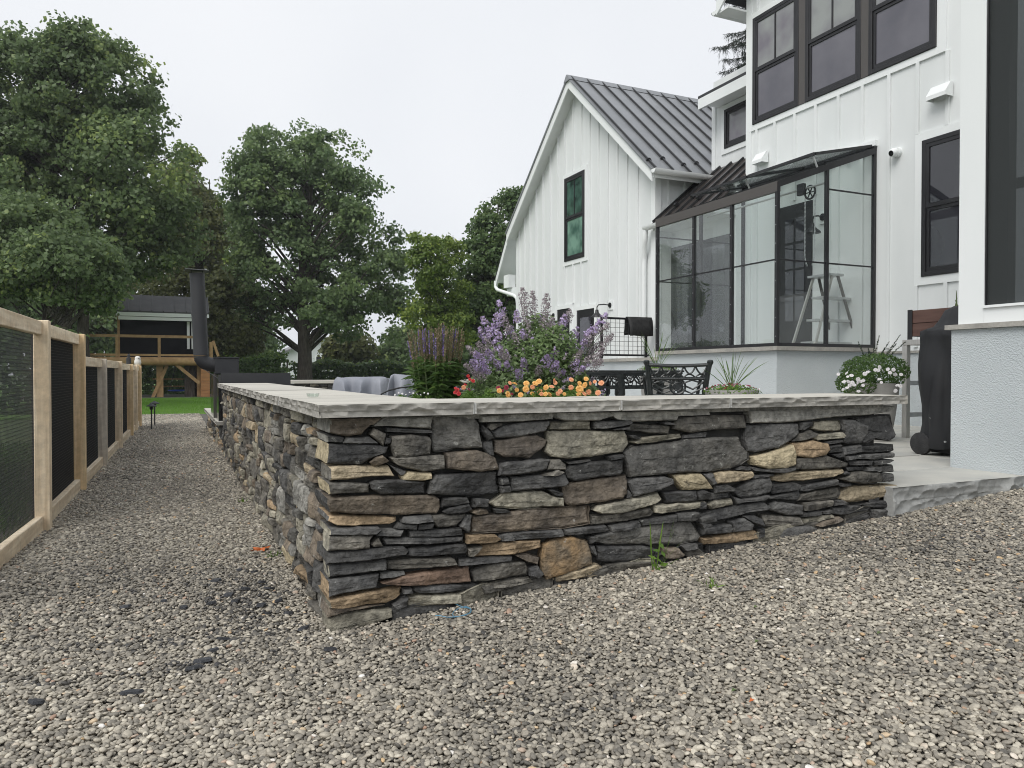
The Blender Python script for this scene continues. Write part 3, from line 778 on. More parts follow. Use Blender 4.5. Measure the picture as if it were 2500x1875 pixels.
def stone_shape(poly, to3d, depth, seed, step=0.017, proud=0.0, rough=1.0, rings=(0.0, 0.05, 0.16, 0.32, 0.5, 0.68, 0.84, 0.95)):
    """one split stone: irregular outline, faceted face with broken edges, rough sides"""
    r = random.Random(seed)
    area = sum(poly[i][0] * poly[(i+1) % len(poly)][1] - poly[(i+1) % len(poly)][0] * poly[i][1] for i in range(len(poly)))
    if area < 0: poly = poly[::-1]
    us = [p[0] for p in poly]; vs = [p[1] for p in poly]
    w, h = max(us) - min(us), max(vs) - min(vs)
    cu, cv = sum(us) / len(us), sum(vs) / len(vs)
    P = resample(poly, step)
    off = r.random() * 100
    Q = []
    for (u, v) in P:
        d = math.hypot(u - cu, v - cv) + 1e-6
        j = 0.0042 * mnoise.noise(Vector((u * 38, v * 38, off))) + 0.002 * mnoise.noise(Vector((u * 110, v * 110, off))) + 0.0012
        Q.append((u + (u - cu) / d * j * 0.7, v + (v - cv) / d * j))
    # spine of the stone, for nesting the outline inwards
    n = len(Q)
    slope = 0.0
    if w > 1.3 * h:
        su = sum((u - cu) ** 2 for u, v in Q); suv = sum((u - cu) * (v - cv) for u, v in Q); slope = suv / su
        e0, e1 = min(us) + h * 0.45, max(us) - h * 0.45
    else: e0 = e1 = cu
    # facets: a few random planes; the face is their lower envelope
    planes = []
    for k in range(r.randint(2, 4)):
        pu, pv = r.uniform(min(us), max(us)), r.uniform(min(vs), max(vs))
        planes.append((pu, pv, r.uniform(-0.22, 0.22), r.uniform(-0.45, 0.45), r.uniform(0.0, 0.008)))
    def face_h(u, v):
        f = min(p[4] + (u - p[0]) * p[2] + (v - p[1]) * p[3] for p in planes)
        f = max(min(f, 0.009), -0.024)
        a = mnoise.noise(Vector((u * 14, v * 18, off))) * 0.0070 + mnoise.noise(Vector((u * 48, v * 55, off + 9))) * 0.0055
        return proud + (f + a) * rough
    nr = len(rings)
    V, F = [], []
    drop = [0.017, 0.0045] + [0.0] * 8 if nr > 3 else [0.009, 0.0, 0.0]
    for dd in (depth, depth * 0.55, depth * 0.22):              # sides, from the back
        for (u, v) in Q:
            jj = 0.006 * mnoise.noise(Vector((u * 20, v * 20, dd * 30 + off))) - 0.002
            d = math.hypot(u - cu, v - cv) + 1e-6
            V.append(to3d(u + (u - cu) / d * jj, v + (v - cv) / d * jj * 0.5, -dd))
    for k, s in enumerate(rings):
        for (u, v) in Q:
            qu = min(max(u, e0), e1) if e1 > e0 else cu
            qv = cv + slope * (qu - cu)
            dq = math.hypot(qu - u, qv - v) + 1e-6
            s_ = s if s > 0.2 else min(s * 0.075 / dq, 0.3) if s else 0.0     # narrow broken arris
            uu, vv = u + (qu - u) * s_, v + (qv - v) * s_
            V.append(to3d(uu, vv, face_h(uu, vv) - drop[k]))
    tot = nr + 3
    for k in range(tot - 1):
        for i in range(n):
            j = (i + 1) % n
            F.append((k*n+i, k*n+j, (k+1)*n+j, (k+1)*n+i))
    F.append(tuple((tot-1)*n + i for i in range(n)))
    return V, F
def place_stone(V, F, key, end_key, parent, name='stone', flip=False, sharp=22):
    me = bpy.data.meshes.new(name)
    o = ORIGIN[parent.name]
    if flip: F = [f[::-1] for f in F]
    me.from_pydata([(p[0]-o.x, p[1]-o.y, p[2]-o.z) for p in V], [], F)
    me.materials.append(M[key])
    if end_key:
        me.materials.append(M[end_key]); me.update()
        for p in me.polygons:
            if p.normal.x < -0.72: p.material_index = 1
    me.polygons.foreach_set('use_smooth', [True] * len(me.polygons))
    me.set_sharp_from_angle(angle=R(sharp))
    return link_mesh(name, me, None, parent)

front3d = lambda u, v, w: (u, WY - w, v)
left3d = lambda u, v, w: (WX - w, u, v)
corner_depth = []
rs = random.Random(5)
for li, line in enumerate(TR.strip().splitlines()):
    tk = line.split()
    ox, oy = CR[tk[0]]
    end = None
    if tk[-1].startswith('#'): end = tk[-1][1]; tk = tk[:-1]
    poly = []
    for s in tk[2:]:
        a, b = s.split(',')
        p = at(ox + float(a) / S_, oy + float(b) / S_, Y=WY)
        poly.append((p.x, p.z))
    dep = rs.uniform(0.09, 0.13)
    if end:
        um = min(p[0] for p in poly)
        poly = [(WX + rs.uniform(-0.006, 0.008) if p[0] - um < 0.045 else p[0], p[1]) for p in poly]
        dep = rs.uniform(0.13, 0.34)
        corner_depth.append((min(p[1] for p in poly), max(p[1] for p in poly), dep))
    V, F = stone_shape(poly, front3d, dep, 300 + li, proud=rs.uniform(-0.010, 0.012) if tk[1] != 'm' else rs.uniform(-0.004, 0.004),
                       rough=0.55 if tk[1] == 'm' else 1.0)
    place_stone(V, F, tk[1], end, wall)
n_front = li + 1

# left face: coursed rubble laid out stone by stone
def rubble(y0, y1, z0f, z1, rgen, start=None):
    """-> list of polygons (u along the wall, v up)"""
    out = []
    z = -0.02
    while z < z1 - 0.02:
        hrow = rgen.uniform(0.10, 0.19)
        if z + hrow > z1 - 0.05: hrow = z1 - z
        y = y0
        if start:
            y = max([y0] + [d + 0.012 for a, b, d in start if b > z + 0.02 and a < z + hrow - 0.02])
            y += WY
        while y < y1:
            L = rgen.uniform(0.14, 0.46)
            if y + L > y1 - 0.1: L = y1 - y
            mode = rgen.random()
            nsub = 1 if (mode < 0.28 or hrow < 0.075) else (2 if mode < 0.80 else 3)
            if hrow < 0.11: nsub = min(nsub, 2)
            cuts = [0.0] + sorted(rgen.uniform(0.2, 0.8) for _ in range(nsub - 1)) + [1.0]
            if nsub == 3 and cuts[2] - cuts[1] < 0.2: cuts[1], cuts[2] = 0.33, 0.66
            for a, b in zip(cuts[:-1], cuts[1:]):
                za, zb = z + a * hrow, z + b * hrow
                parts = [(y, y + L)]
                if (zb - za) * 2.2 < L and rgen.random() < 0.55:
                    m = y + L * rgen.uniform(0.3, 0.7); parts = [(y, m), (m, y + L)]
                for (ya, yb) in parts:
                    g = 0.005; hh = zb - za - 2 * g; ww = yb - ya - 2 * g
                    if hh < 0.018 or ww < 0.04: continue
                    ja = lambda: rgen.uniform(-0.12, 0.12) * hh
                    p = [(ya + g + rgen.uniform(0, .10) * min(hh, ww), za + g + ja() * .5), (ya + g + ww * rgen.uniform(.3, .7), za + g + ja() * .5 - 0.003),
                         (yb - g - rgen.uniform(0, .10) * min(hh, ww), za + g + ja() * .5), (yb - g, za + g + hh * rgen.uniform(.35, .7)),
                         (yb - g - rgen.uniform(0, .14) * min(hh, ww), zb - g + ja() * .5), (ya + g + ww * rgen.uniform(.3, .7), zb - g + ja() * .5 + 0.003),
                         (ya + g + rgen.uniform(0, .10) * min(hh, ww), zb - g + ja() * .5), (ya + g, za + g + hh * rgen.uniform(.3, .65))]
                    if zb > z0f(0.5 * (ya + yb)): out.append(p)
            y += L
        z += hrow
    return out
rg = random.Random(21)
keys = 'dddgggggGGGllllllllmmmmbbbttyo'  # paler mix: the sunlight on this face is put into the stone colours
far = MBfar = None
lst = rubble(0.0, 6.95, lambda y: gz(0, y) - 0.03, 0.868, rg, corner_depth)
lst.sort(key=lambda p: p[0][0])
n_left = 276 - n_front
farV, farF, farM = [], [], []
fk = ['d', 'g', 'l', 'b', 't', 'o']
for i, p in enumerate(lst):
    k = rg.choice(keys)
    far_ = i >= n_left
    V, F = stone_shape(p, left3d, 0.10, 900 + i, step=0.024 if p[0][0] < 1.8 else (0.04 if not far_ else 0.08), proud=rg.uniform(-0.014, 0.014), rough=1.1,
                       rings=(0.0, 0.05, 0.16, 0.40, 0.66, 0.90) if p[0][0] < 1.8 else (0.0, 0.16, 0.6))
    F = [f[::-1] for f in F]
    if not far_: place_stone(V, F, k, None, wall)
    else:
        b = len(farV); farV += V; farF += [tuple(q + b for q in f) for f in F]; farM += [fk.index(k) if k in fk else 1] * len(F)
# lower wall carrying the fire unit, beyond the end of the capped wall
low = rubble(7.05, 11.0, lambda y: gz(0, y) - 0.03, 0.40, rg)
for i, p in enumerate(low):
    V, F = stone_shape(p, left3d, 0.10, 2900 + i, step=0.07, proud=rg.uniform(-0.014, 0.016), rough=1.4, rings=(0.0, 0.16, 0.6))
    k = rg.choice(fk); b = len(farV); farV += V; farF += [tuple(q + b for q in f[::-1]) for f in F]; farM += [fk.index(k)] * len(F)
o = ORIGIN[wall.name]
me = bpy.data.meshes.new('far_stones')
me.from_pydata([(a - o.x, b - o.y, c - o.z) for a, b, c in farV], [], farF)
for k in fk: me.materials.append(M[k])
me.polygons.foreach_set('material_index', farM)
me.polygons.foreach_set('use_smooth', [True] * len(me.polygons)); me.set_sharp_from_angle(angle=R(32))
tag(link_mesh('far_stones', me, None, wall), kind='stuff')
# footing stones half buried in the gravel along the front
rb_ = random.Random(77); xx_ = 0.30
while xx_ < 3.10:
    L_ = rb_.uniform(0.14, 0.34); g0_, g1_ = gz(xx_, 0), gz(min(xx_ + L_, 3.15), 0); h_ = rb_.uniform(0.035, 0.075)
    pl = [(xx_ + .004, g0_ - .06), (xx_ + L_ - .004, g1_ - .06), (xx_ + L_ - .006, g1_ + h_ * rb_.uniform(.6, 1)), (xx_ + L_ * .5, (g0_ + g1_) / 2 + h_), (xx_ + .006, g0_ + h_ * rb_.uniform(.6, 1))]
    V, F = stone_shape(pl, front3d, 0.06, 7000 + int(xx_ * 100), proud=-0.020)
    place_stone(V, F, rb_.choice('ddggl'), None, wall)
    xx_ += L_
# core behind the joints
c = MB()
c.box(WX + 0.055, 3.17, WY + 0.060, 0.50, -0.05, CAPZ - CAPT - 0.004)
c.box(WX + 0.055, 0.52, 0.497, 6.93, -0.05, CAPZ - CAPT - 0.005)
c.box(WX + 0.055, 0.70, 6.933, 11.0, -0.05, 0.395)
c.build('core', M['core'], wall)
# mortar bed under the caps
c = MB()
c.box(WX + 0.012, 3.19, WY + 0.014, 0.50, CAPZ - CAPT - 0.022, CAPZ - CAPT - 0.001)
c.box(WX + 0.012, 0.52, 0.502, 6.94, CAPZ - CAPT - 0.023, CAPZ - CAPT - 0.002)
c.build('mortar_bed', M['m'], wall)
# right end of the front wall: rough return stones
re_ = rubble(0.06, 0.50, lambda y: 0.2, 0.868, random.Random(4))
for i, p in enumerate(re_):
    V, F = stone_shape(p, lambda u, v, w: (3.17 + w, u, v), 0.08, 4000 + i, step=0.05, rough=1.2, rings=(0.0, 0.16, 0.6))
    b = len(farV)
    place_stone(V, F, rg.choice('dddg'), None, wall) if p[0][1] > 0.3 and i < 14 else None

def scoops(u, v, seeds):
    """conchoidal chisel scoops along a split edge: bowls meeting at ridges"""
    d = np.sqrt(((u[:, None] - seeds[None, :, 0]) * 0.52) ** 2 + (v[:, None] - seeds[None, :, 1]) ** 2)
    return np.min((d / seeds[None, :, 2]) ** 2, axis=1)
def split_slab(name, x0, x1, y0, y1, z0, z1, faces, parent, m_top, m_edge, seed, depth=0.018, cell=None):
    """slab with sawn/thermal top and chisel-split edges on the named sides ('-y','-x','+x')"""
    r = np.random.default_rng(seed)
    V, F, mi = [], [], []
    def grid(fn, nu, nv, m, flip=False):
        b = len(V)
        for j in range(nv + 1):
            for i in range(nu + 1): V.append(fn(i / nu, j / nv))
        for j in range(nv):
            for i in range(nu):
                q = (b+j*(nu+1)+i, b+j*(nu+1)+i+1, b+(j+1)*(nu+1)+i+1, b+(j+1)*(nu+1)+i)
                F.append(q[::-1] if flip else q); mi.append(m)
    T = z1 - z0
    wob = lambda u: 0.0028 * mnoise.noise(Vector((u * 14, seed, 0))) + 0.0014 * mnoise.noise(Vector((u * 45, seed, 2)))
    def edge_disp(L):
        c_ = cell or T; k = max(6, int(1.25 * L / c_ * T / c_))
        sd = np.stack([r.uniform(0, L, k * 2), np.where(r.random(k * 2) < 0.5, r.uniform(-0.1, 0.45, k * 2), r.uniform(0.45, 1.0, k * 2)) * T, r.uniform(0.42, 0.66, k * 2) * c_], 1)
        def f(u, v):
            s = float(scoops(np.array([u * L]), np.array([v * T]), sd)[0])
            s = min(s, 1.0)
            n_ = mnoise.noise(Vector((u * L * 30, v * 3, seed))) * 0.0025
            env = 0.25 + 0.75 * math.sin(math.pi * min(max(v * 0.9 + 0.05, 0), 1))
            rmp = min(1.0, u * L / 0.012, (1 - u) * L / 0.012)
            return ((s - 0.55) * depth * env + n_) * rmp - (0.008 * (1 - v) if v < 0.5 else 0) - (0.004 if v > 0.97 else 0)
        return f
    ins = {}
    zt = lambda x, y: z1 + 0.0014 * mnoise.noise(Vector((x * 3, y * 3, seed)))
    lx, ly = x1 - x0, y1 - y0
    # top outline follows the split edges a little
    def tx(a, b):
        x, y = x0 + a * lx, y0 + b * ly
        if '-y' in faces and b == 0: y += 0.003 - wob(x) * 1.2
        if '-x' in faces and a == 0: x += 0.003 - wob(y) * 1.2
        return (x, y, zt(x, y))
    grid(tx, max(4, int(lx / 0.02)) if '-y' in faces else 6, max(2, int(ly / 0.08)) if '-x' not in faces else max(4, int(ly / 0.02)), 0)
    if '-y' in faces:
        f = edge_disp(lx); nu = max(6, int(lx / 0.006)); nv = max(10, int(T / 0.006))
        grid(lambda a, b: (tx(a, 0)[0], tx(a, 0)[1] - (f(a, b) if b < 1 else 0.0), z0 + b * T if b < 1 else tx(a, 0)[2]), nu, nv, 1)
    else: grid(lambda a, b: (x0 + a * lx, y0, z0 + b * T), 2, 1, 1)
    if '-x' in faces:
        f2 = edge_disp(ly); nu = max(6, int(ly / 0.007)); nv = 10
        grid(lambda a, b: (tx(0, a)[0] - (f2(a, b) if b < 1 else 0.0), tx(0, a)[1], z0 + b * T if b < 1 else tx(0, a)[2]), nu, nv, 1, True)
    else: grid(lambda a, b: (x0, y0 + a * ly, z0 + b * T), 2, 1, 1, True)
    grid(lambda a, b: (x1, y0 + a * ly, z0 + b * T), 2, 1, 1)
    grid(lambda a, b: (x0 + a * lx, y1, z0 + b * T), 2, 1, 1, True)
    grid(lambda a, b: (x0 + a * lx, y0 + b * ly, z0), 2, 2, 1, True)
    o = ORIGIN[parent.name] if parent else Vector((0, 0, 0))
    me = bpy.data.meshes.new(name)
    me.from_pydata([(a - o.x, b - o.y, c - o.z) for a, b, c in V], [], F)
    me.materials.append(m_top); me.materials.append(m_edge)
    me.polygons.foreach_set('material_index', mi)
    bm = bmesh.new(); bm.from_mesh(me); bmesh.ops.remove_doubles(bm, verts=bm.verts, dist=0.0004)
    bm.to_mesh(me); bm.free()
    me.polygons.foreach_set('use_smooth', [True] * len(me.polygons)); me.set_sharp_from_angle(angle=R(34))
    return link_mesh(name, me, None, parent)
CZ0 = CAPZ - CAPT
jx = [at(1161, 979, Y=0).x, at(1518, 974, Y=0).x, at(1785.5, 973, Y=0).x]
xs = [0.0] + jx + [3.315]
for i in range(4):
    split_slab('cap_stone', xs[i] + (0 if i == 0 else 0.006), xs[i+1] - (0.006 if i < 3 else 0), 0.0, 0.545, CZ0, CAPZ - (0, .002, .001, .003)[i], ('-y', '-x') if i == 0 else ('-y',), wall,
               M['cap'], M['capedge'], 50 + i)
yj = [0.552, 1.25, 2.75, 4.35, 5.7, 7.0]
for i in range(5):
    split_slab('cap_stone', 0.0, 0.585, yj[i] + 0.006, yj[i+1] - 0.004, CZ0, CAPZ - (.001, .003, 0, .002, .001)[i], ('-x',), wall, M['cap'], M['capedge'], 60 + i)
j = MB()
for x in jx: j.box(x - 0.008, x + 0.008, 0.004, 0.54, CZ0 + 0.002, CAPZ - 0.005)
for y in yj[:-1]: j.box(0.005, 0.58, y - 0.008, y + 0.008, CZ0 + 0.002, CAPZ - 0.005)
j.build('cap_joint', M['joint'], wall)
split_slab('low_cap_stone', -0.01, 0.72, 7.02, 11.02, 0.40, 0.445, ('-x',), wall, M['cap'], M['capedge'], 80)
# ================================================================== TERRACE
TZ = 0.40
terr = MB(); terr.box(0.50, 12.0, 0.48, 10.6, -0.06, TZ - 0.05); terr.box(3.20, 12.0, 0.06, 0.482, -0.06, TZ - 0.05)
terrace = tag(terr.build('terrace', M['core']), kind='structure')
rt = random.Random(3)
slab_cache = {}
def paver(x0, x1, y0, y1):
    w, h = round(x1 - x0, 3), round(y1 - y0, 3)
    key = (w, h)
    if key not in slab_cache:
        b = MB(); b.box(0, w, 0, h, -0.05, 0); me = b.mesh('paving_slab')
        bm = bmesh.new(); bm.from_mesh(me); bmesh.ops.bevel(bm, geom=bm.edges[:], offset=0.004, segments=1, affect='EDGES'); bm.to_mesh(me); bm.free()
        me.materials.append(M['slab']); slab_cache[key] = me
    o = bpy.data.objects.new('paving_slab', slab_cache[key]); COL.objects.link(o); o.parent = terrace
    o.location = (x0, y0, TZ + rt.uniform(-0.003, 0.002))
y = 0.50
row = 0
while y < 10.3:
    h = (0.61, 0.46, 0.76)[row % 3]
    x = 0.60 + (0.0, -0.3, -0.15)[row % 3]
    while x < 7.8:
        w = rt.choice((0.61, 0.91, 0.76))
        if x + w > 0.62: paver(max(x, 0.60) + 0.008, x + w - 0.008, y + 0.008, y + h - 0.008)
        x += w
    y += h; row += 1
# thick entry slab with split front edge
split_slab('entry_slab', 3.20, 6.3, 0.0, 0.495, TZ - 0.165, TZ - 0.001, ('-y',), terrace, M['slab'], M['slabedge'], 91, depth=0.031, cell=0.085)

# ================================================================== HOUSE
XF, YF, XG, FLOOR = 7.84, 6.38, 7.27, 1.37
house = empty('farmhouse', (9.5, 6.0, 0.4), 'white board-and-batten farmhouse with grey standing seam roofs and black windows', 'house')
W_ = []                                     # window openings per wall, to stop battens
def yz(px, py, X): p = at(px, py, X=X); return p.y, p.z
def window(X, y0, y1, z0, z1, rail=None, muntin=True, top='sashglass', low='screenglass', trim=0.09, parent=house, sill=True, upper_open=False):
    """double-hung window in a wall facing -X; part window > frame pieces, panes, trim"""
    fr = 0.055
    b = MB()
    b.box(X - 0.044, X + 0.05, y0, y0 + fr, z0, z1); b.box(X - 0.044, X + 0.05, y1 - fr, y1, z0, z1)
    b.box(X - 0.0442, X + 0.05, y0 + fr, y1 - fr, z0, z0 + fr); b.box(X - 0.0442, X + 0.05, y0 + fr, y1 - fr, z1 - fr, z1)
    w = b.build('window', M['black'], parent, bevel=0.004)
    if rail is None: spans = [(z0 + fr, z1 - fr, low)]
    else: spans = [(z0 + fr, rail, low), (rail, z1 - fr, top)]
    for k, (a, c, g) in enumerate(spans):
        dx = -0.012 if k == 0 else -0.026
        s = MB(); st = 0.042
        s.box(X - 0.012 + dx, X + 0.02 + dx, y0 + fr, y0 + fr + st, a, c); s.box(X - 0.012 + dx, X + 0.02 + dx, y1 - fr - st, y1 - fr, a, c)
        s.box(X - 0.0122 + dx, X + 0.02 + dx, y0 + fr + st, y1 - fr - st, a, a + st * 1.2); s.box(X - 0.0122 + dx, X + 0.02 + dx, y0 + fr + st, y1 - fr - st, c - st, c)
        if k == 1 and muntin:
            ym = (y0 + y1) / 2
            s.box(X - 0.010 + dx, X + 0.015 + dx, ym - 0.011, ym + 0.011, a + st, c - st)
        s.build('sash', M['black'], w)
        p = MB(); p.box(X + 0.002 + dx, X + 0.008 + dx, y0 + fr + st * .5, y1 - fr - st * .5, a + st * .5, c - st * .5)
        p.build('pane', M[g], w)
    t = MB()
    if trim:
        t.box(X - 0.026, X, y0 - trim, y0 - 0.002, z0 - trim, z1 + trim); t.box(X - 0.026, X, y1 + 0.002, y1 + trim, z0 - trim, z1 + trim)
        t.box(X - 0.0262, X, y0 - 0.002, y1 + 0.002, z0 - trim, z0 - 0.002); t.box(X - 0.0262, X, y0 - 0.002, y1 + 0.002, z1 + 0.002, z1 + trim)
        t.build('window_trim', M['trim'], w)
    W_.append((X, y0 - trim, y1 + trim, z0 - trim, z1 + trim))
    return w
def battens(wallpart, X, ys, zlo, zhi, w=0.045):
    """zhi: number or function of y"""
    for y in ys:
        top = zhi(y) if callable(zhi) else zhi
        segs = [(zlo, top)]
        for (wx, a, b, c, d) in W_:
            if abs(wx - X) > 0.01 or not (a - w < y < b + w): continue
            ns = []
            for (s, e) in segs:
                if d <= s or c >= e: ns.append((s, e)); continue
                if c > s: ns.append((s, c))
                if d < e: ns.append((d, e))
            segs = ns
        for s, e in segs:
            if e - s < 0.05: continue
            MB().box(X - 0.028, X + 0.001, y - w / 2, y + w / 2, s, e).build('batten', M['white'], wallpart, bevel=0.002)

# ---- garage wing with the gable towards the yard
GY0, GY1 = 8.05, 13.85
pk = at(1387, 187, X=7.0); ev = at(1591, 408, X=7.0); lv = at(1236, 568, X=7.0)
RY, RZ = pk.y, pk.z
sl_r = (RZ - ev.z) / (RY - ev.y); sl_l = (RZ - lv.z) / (lv.y - RY)
def groof(y): return RZ - (sl_r * (RY - y) if y < RY else sl_l * (y - RY))
g = MB()
zt = lambda y: groof(y) - 0.16
prof = [(GY0, TZ - 0.05), (GY1, TZ - 0.05), (GY1, zt(GY1)), (RY, zt(RY)), (GY0, zt(GY0))]
g.add([(XG, a, b) for a, b in prof] + [(13.0, a, b) for a, b in prof], [(0,4,3,2,1), (5,6,7,8,9), (0,5,9,4), (1,2,7,6), (4,9,8,3), (2,3,8,7), (0,1,6,5)])
gw = g.build('gable_wall', M['white'], house)
y0, z0 = yz(1429.5, 628, XG); y1, z1 = yz(1381.4, 438, XG); zr = yz(1381.4, 538, XG)[1]
zb = yz(1381.4, 640, XG)[1]
window(XG, y0, y1, zb, z1, zr, low='greenglass', top='greenglass_dark')
# garage doors at terrace level
for (pa, pb, nm) in ((1453, 1410, 'door'), (1393, 1362, 'door')):
    ya = at(pa, 752, X=XG).y; yb = at(pb, 752, X=XG).y; ztop = at(pa, 752, X=XG).z
    d = MB(); d.box(XG - 0.012, XG + 0.03, ya, yb, TZ + 0.02, ztop)
    dr_ = d.build('door', M['black'], house)
    p = MB(); p.box(XG - 0.020, XG - 0.011, ya + 0.14, yb - 0.14, TZ + 1.05, ztop - 0.16); p.build('door_pane', M['winglass'], dr_)
    t = MB(); t.box(XG - 0.026, XG, ya - 0.09, ya - 0.002, TZ, ztop + 0.09); t.box(XG - 0.026, XG, yb + 0.002, yb + 0.09, TZ, ztop + 0.09)
    t.box(XG - 0.0262, XG, ya - 0.002, yb + 0.002, ztop + 0.002, ztop + 0.09); t.build('door_trim', M['trim'], dr_)
    W_.append((XG, ya - 0.09, yb + 0.09, 0, ztop + 0.09))
bx = [245, 282, 317, 360, 405, 455, 505, 553, 610, 665, 720, 780, 843, 908, 973, 1045]
battens(gw, XG, [at(1180 + b / 2.765, 600, X=XG).y for b in bx], TZ, lambda y: zt(y) + 0.02)
MB().box(XG - 0.024, XG + 0.10, GY0 - 0.020, GY0 + 0.11, TZ, zt(GY0) - 0.02).build('corner_board', M['trim'], house)
MB().box(XG - 0.024, XG, GY1 - 0.10, GY1 + 0.02, TZ, zt(GY1) - 0.02).build('corner_board', M['trim'], house)
for yy_ in (7.55, 7.9, 8.25): MB().box(yy_ - 0.022, yy_ + 0.022, GY0 - 0.018, GY0 + 0.001, 3.3, zt(GY0)).build('batten', M['white'], gw)
# roof
X0, X1 = 7.0, 12.6
rf = MB()
th = 0.035
def slope_slab(b, X0, X1, ya, za, yb, zb, th):
    b.hexa([(X0, ya, za - th), (X1, ya, za - th), (X1, yb, zb - th), (X0, yb, zb - th)], [(X0, ya, za), (X1, ya, za), (X1, yb, zb), (X0, yb, zb)])
slope_slab(rf, X0 - 0.03, X1, ev.y - 0.04, groof(ev.y - 0.04), RY, RZ, th)
slope_slab(rf, X0 - 0.03, X1, RY, RZ, lv.y, groof(lv.y), th)
roof = rf.build('roof', M['roof'], house)
for k in range(15):
    x = X0 + 0.06 + k * 0.372
    MB().bar((x, ev.y - 0.03, groof(ev.y - 0.03) + 0.016), (x, RY - 0.02, RZ - 0.002), 0.024, 0.045, up=(0, -sl_r, 1)).build('seam', M['seam'], roof)
for k in range(3):
    x = X0 + 0.06 + k * 0.372
    MB().bar((x, lv.y, groof(lv.y) + 0.016), (x, RY + 0.02, RZ - 0.002), 0.024, 0.045, up=(0, sl_l, 1)).build('seam', M['seam'], roof)
MB().hexa([(X0 - 0.04, RY - 0.13, RZ - 0.10), (X1, RY - 0.13, RZ - 0.10), (X1, RY + 0.13, RZ - 0.10), (X0 - 0.04, RY + 0.13, RZ - 0.10)],
          [(X0 - 0.04, RY - 0.02, RZ + 0.03), (X1, RY - 0.02, RZ + 0.03), (X1, RY + 0.02, RZ + 0.03), (X0 - 0.04, RY + 0.02, RZ + 0.03)]).build('ridge_cap', M['roof'], roof)
# white rake boards and soffits under the overhang
rk = MB()
for (ya, yb) in ((ev.y, RY), (RY, lv.y)):
    za, zb_ = groof(ya) - th - 0.002, groof(yb) - th - 0.002
    rk.hexa([(X0, ya, za - 0.20), (X0 + 0.03, ya, za - 0.20), (X0 + 0.03, yb, zb_ - 0.20), (X0, yb, zb_ - 0.20)],
            [(X0, ya, za), (X0 + 0.03, ya, za), (X0 + 0.03, yb, zb_), (X0, yb, zb_)])
rk.build('rake_board', M['trim'], house)
so = MB()
for (ya, yb) in ((ev.y, RY), (RY, lv.y)):
    slope_slab(so, X0 + 0.031, XG + 0.01, ya, groof(ya) - th - 0.10, yb, groof(yb) - th - 0.10, 0.02)
so.build('soffit', M['white'], house)
def snow_guard(x, y, z, parent, m='black'):
    b = MB(); n_ = 7
    pts = [(0.052 * math.cos(math.pi * i / n_), 0.052 * math.sin(math.pi * i / n_)) for i in range(n_ + 1)]
    vs = [(x + a, y, z + c + 0.02) for a, c in pts] + [(x + a, y + 0.03, z + c + 0.02) for a, c in pts]
    k = n_ + 1
    b.add(vs, [tuple(range(k)), tuple(range(2 * k - 1, k - 1, -1))] + [(i, i + k, i + k + 1, i + 1) for i in range(n_)])
    b.tube([(x, y + 0.016, z), (x, y + 0.03, z + 0.05)], 0.022, 6)
    b.build('snow_guard', M[m], parent)
for k in range(4):
    x = X0 + 0.06 + (k if k < 1 else k) * 0.372
    yy_ = ev.y + (0.16 if k in (0, 2) else 0.27)
    snow_guard(x, yy_, groof(yy_), roof)
def half_gutter(name, a, b_, r, parent, m='trim'):
    a, b_ = Vector(a), Vector(b_)
    d = (b_ - a).normalized(); s = Vector((0, 0, 1)).cross(d).normalized()
    b = MB(); n_ = 8; vs = []
    for p in (a, b_):
        for rr in (r, r - 0.006):
            for i in range(n_ + 1):
                t = math.pi + math.pi * i / n_
                vs.append(p + s * rr * math.cos(t) + Vector((0, 0, rr * math.sin(t))))
    k = n_ + 1
    fs = []
    for i in range(n_):
        fs += [(i, i + 1, 2*k + i + 1, 2*k + i), (k + i + 1, k + i, 3*k + i, 3*k + i + 1), (i, k + i, k + i + 1, i + 1), (2*k + i, 2*k + i + 1, 3*k + i + 1, 3*k + i)]
    b.add(vs, fs)
    cap = [a + s * r * math.cos(math.pi + math.pi * i / n_) + Vector((0, 0, r * math.sin(math.pi + math.pi * i / n_))) for i in range(n_ + 1)]
    b.add(cap, [tuple(range(n_ + 1))])
    return b.build(name, M[m], parent, smooth=40)
half_gutter('gutter', (X0 - 0.03, ev.y - 0.09, ev.z - 0.05), (8.35, ev.y - 0.09, ev.z - 0.05), 0.075, house)
MB().box(X0 + 0.031, 8.4, ev.y - 0.015, ev.y + 0.01, ev.z - 0.17, ev.z - 0.03).build('fascia', M['trim'], house)
# side porch roof on the far side of the gable
pr = MB()
xa = 7.35
pa_, pb_ = at(1236, 575, X=xa), at(1209, 676, X=xa)
slope_slab(pr, xa, 12, pa_.y - 0.35, pa_.z + 0.35 * (pa_.z - pb_.z) / (pb_.y - pa_.y), pb_.y, pb_.z, 0.04)
pr.build('side_roof', M['seam'], house)
pr = MB(); k_ = (pa_.z - pb_.z) / (pb_.y - pa_.y)
q0, q1 = (pa_.y - 0.35, pa_.z + 0.35 * k_ - 0.042), (pb_.y, pb_.z - 0.042)
pr.hexa([(xa + 0.01, q0[0], q0[1] - 0.2), (xa + 0.04, q0[0], q0[1] - 0.2), (xa + 0.04, q1[0], q1[1] - 0.2), (xa + 0.01, q1[0], q1[1] - 0.2)],
        [(xa + 0.01, q0[0], q0[1]), (xa + 0.04, q0[0], q0[1]), (xa + 0.04, q1[0], q1[1]), (xa + 0.01, q1[0], q1[1])])
slope_slab(pr, xa + 0.041, 12, q0[0], q0[1] - 0.10, q1[0], q1[1] - 0.10, 0.02)
pr.box(xa + 0.05, xa + 0.25, pb_.y - 0.75, pb_.y - 0.45, pb_.z - 0.35, pb_.z - 0.02)
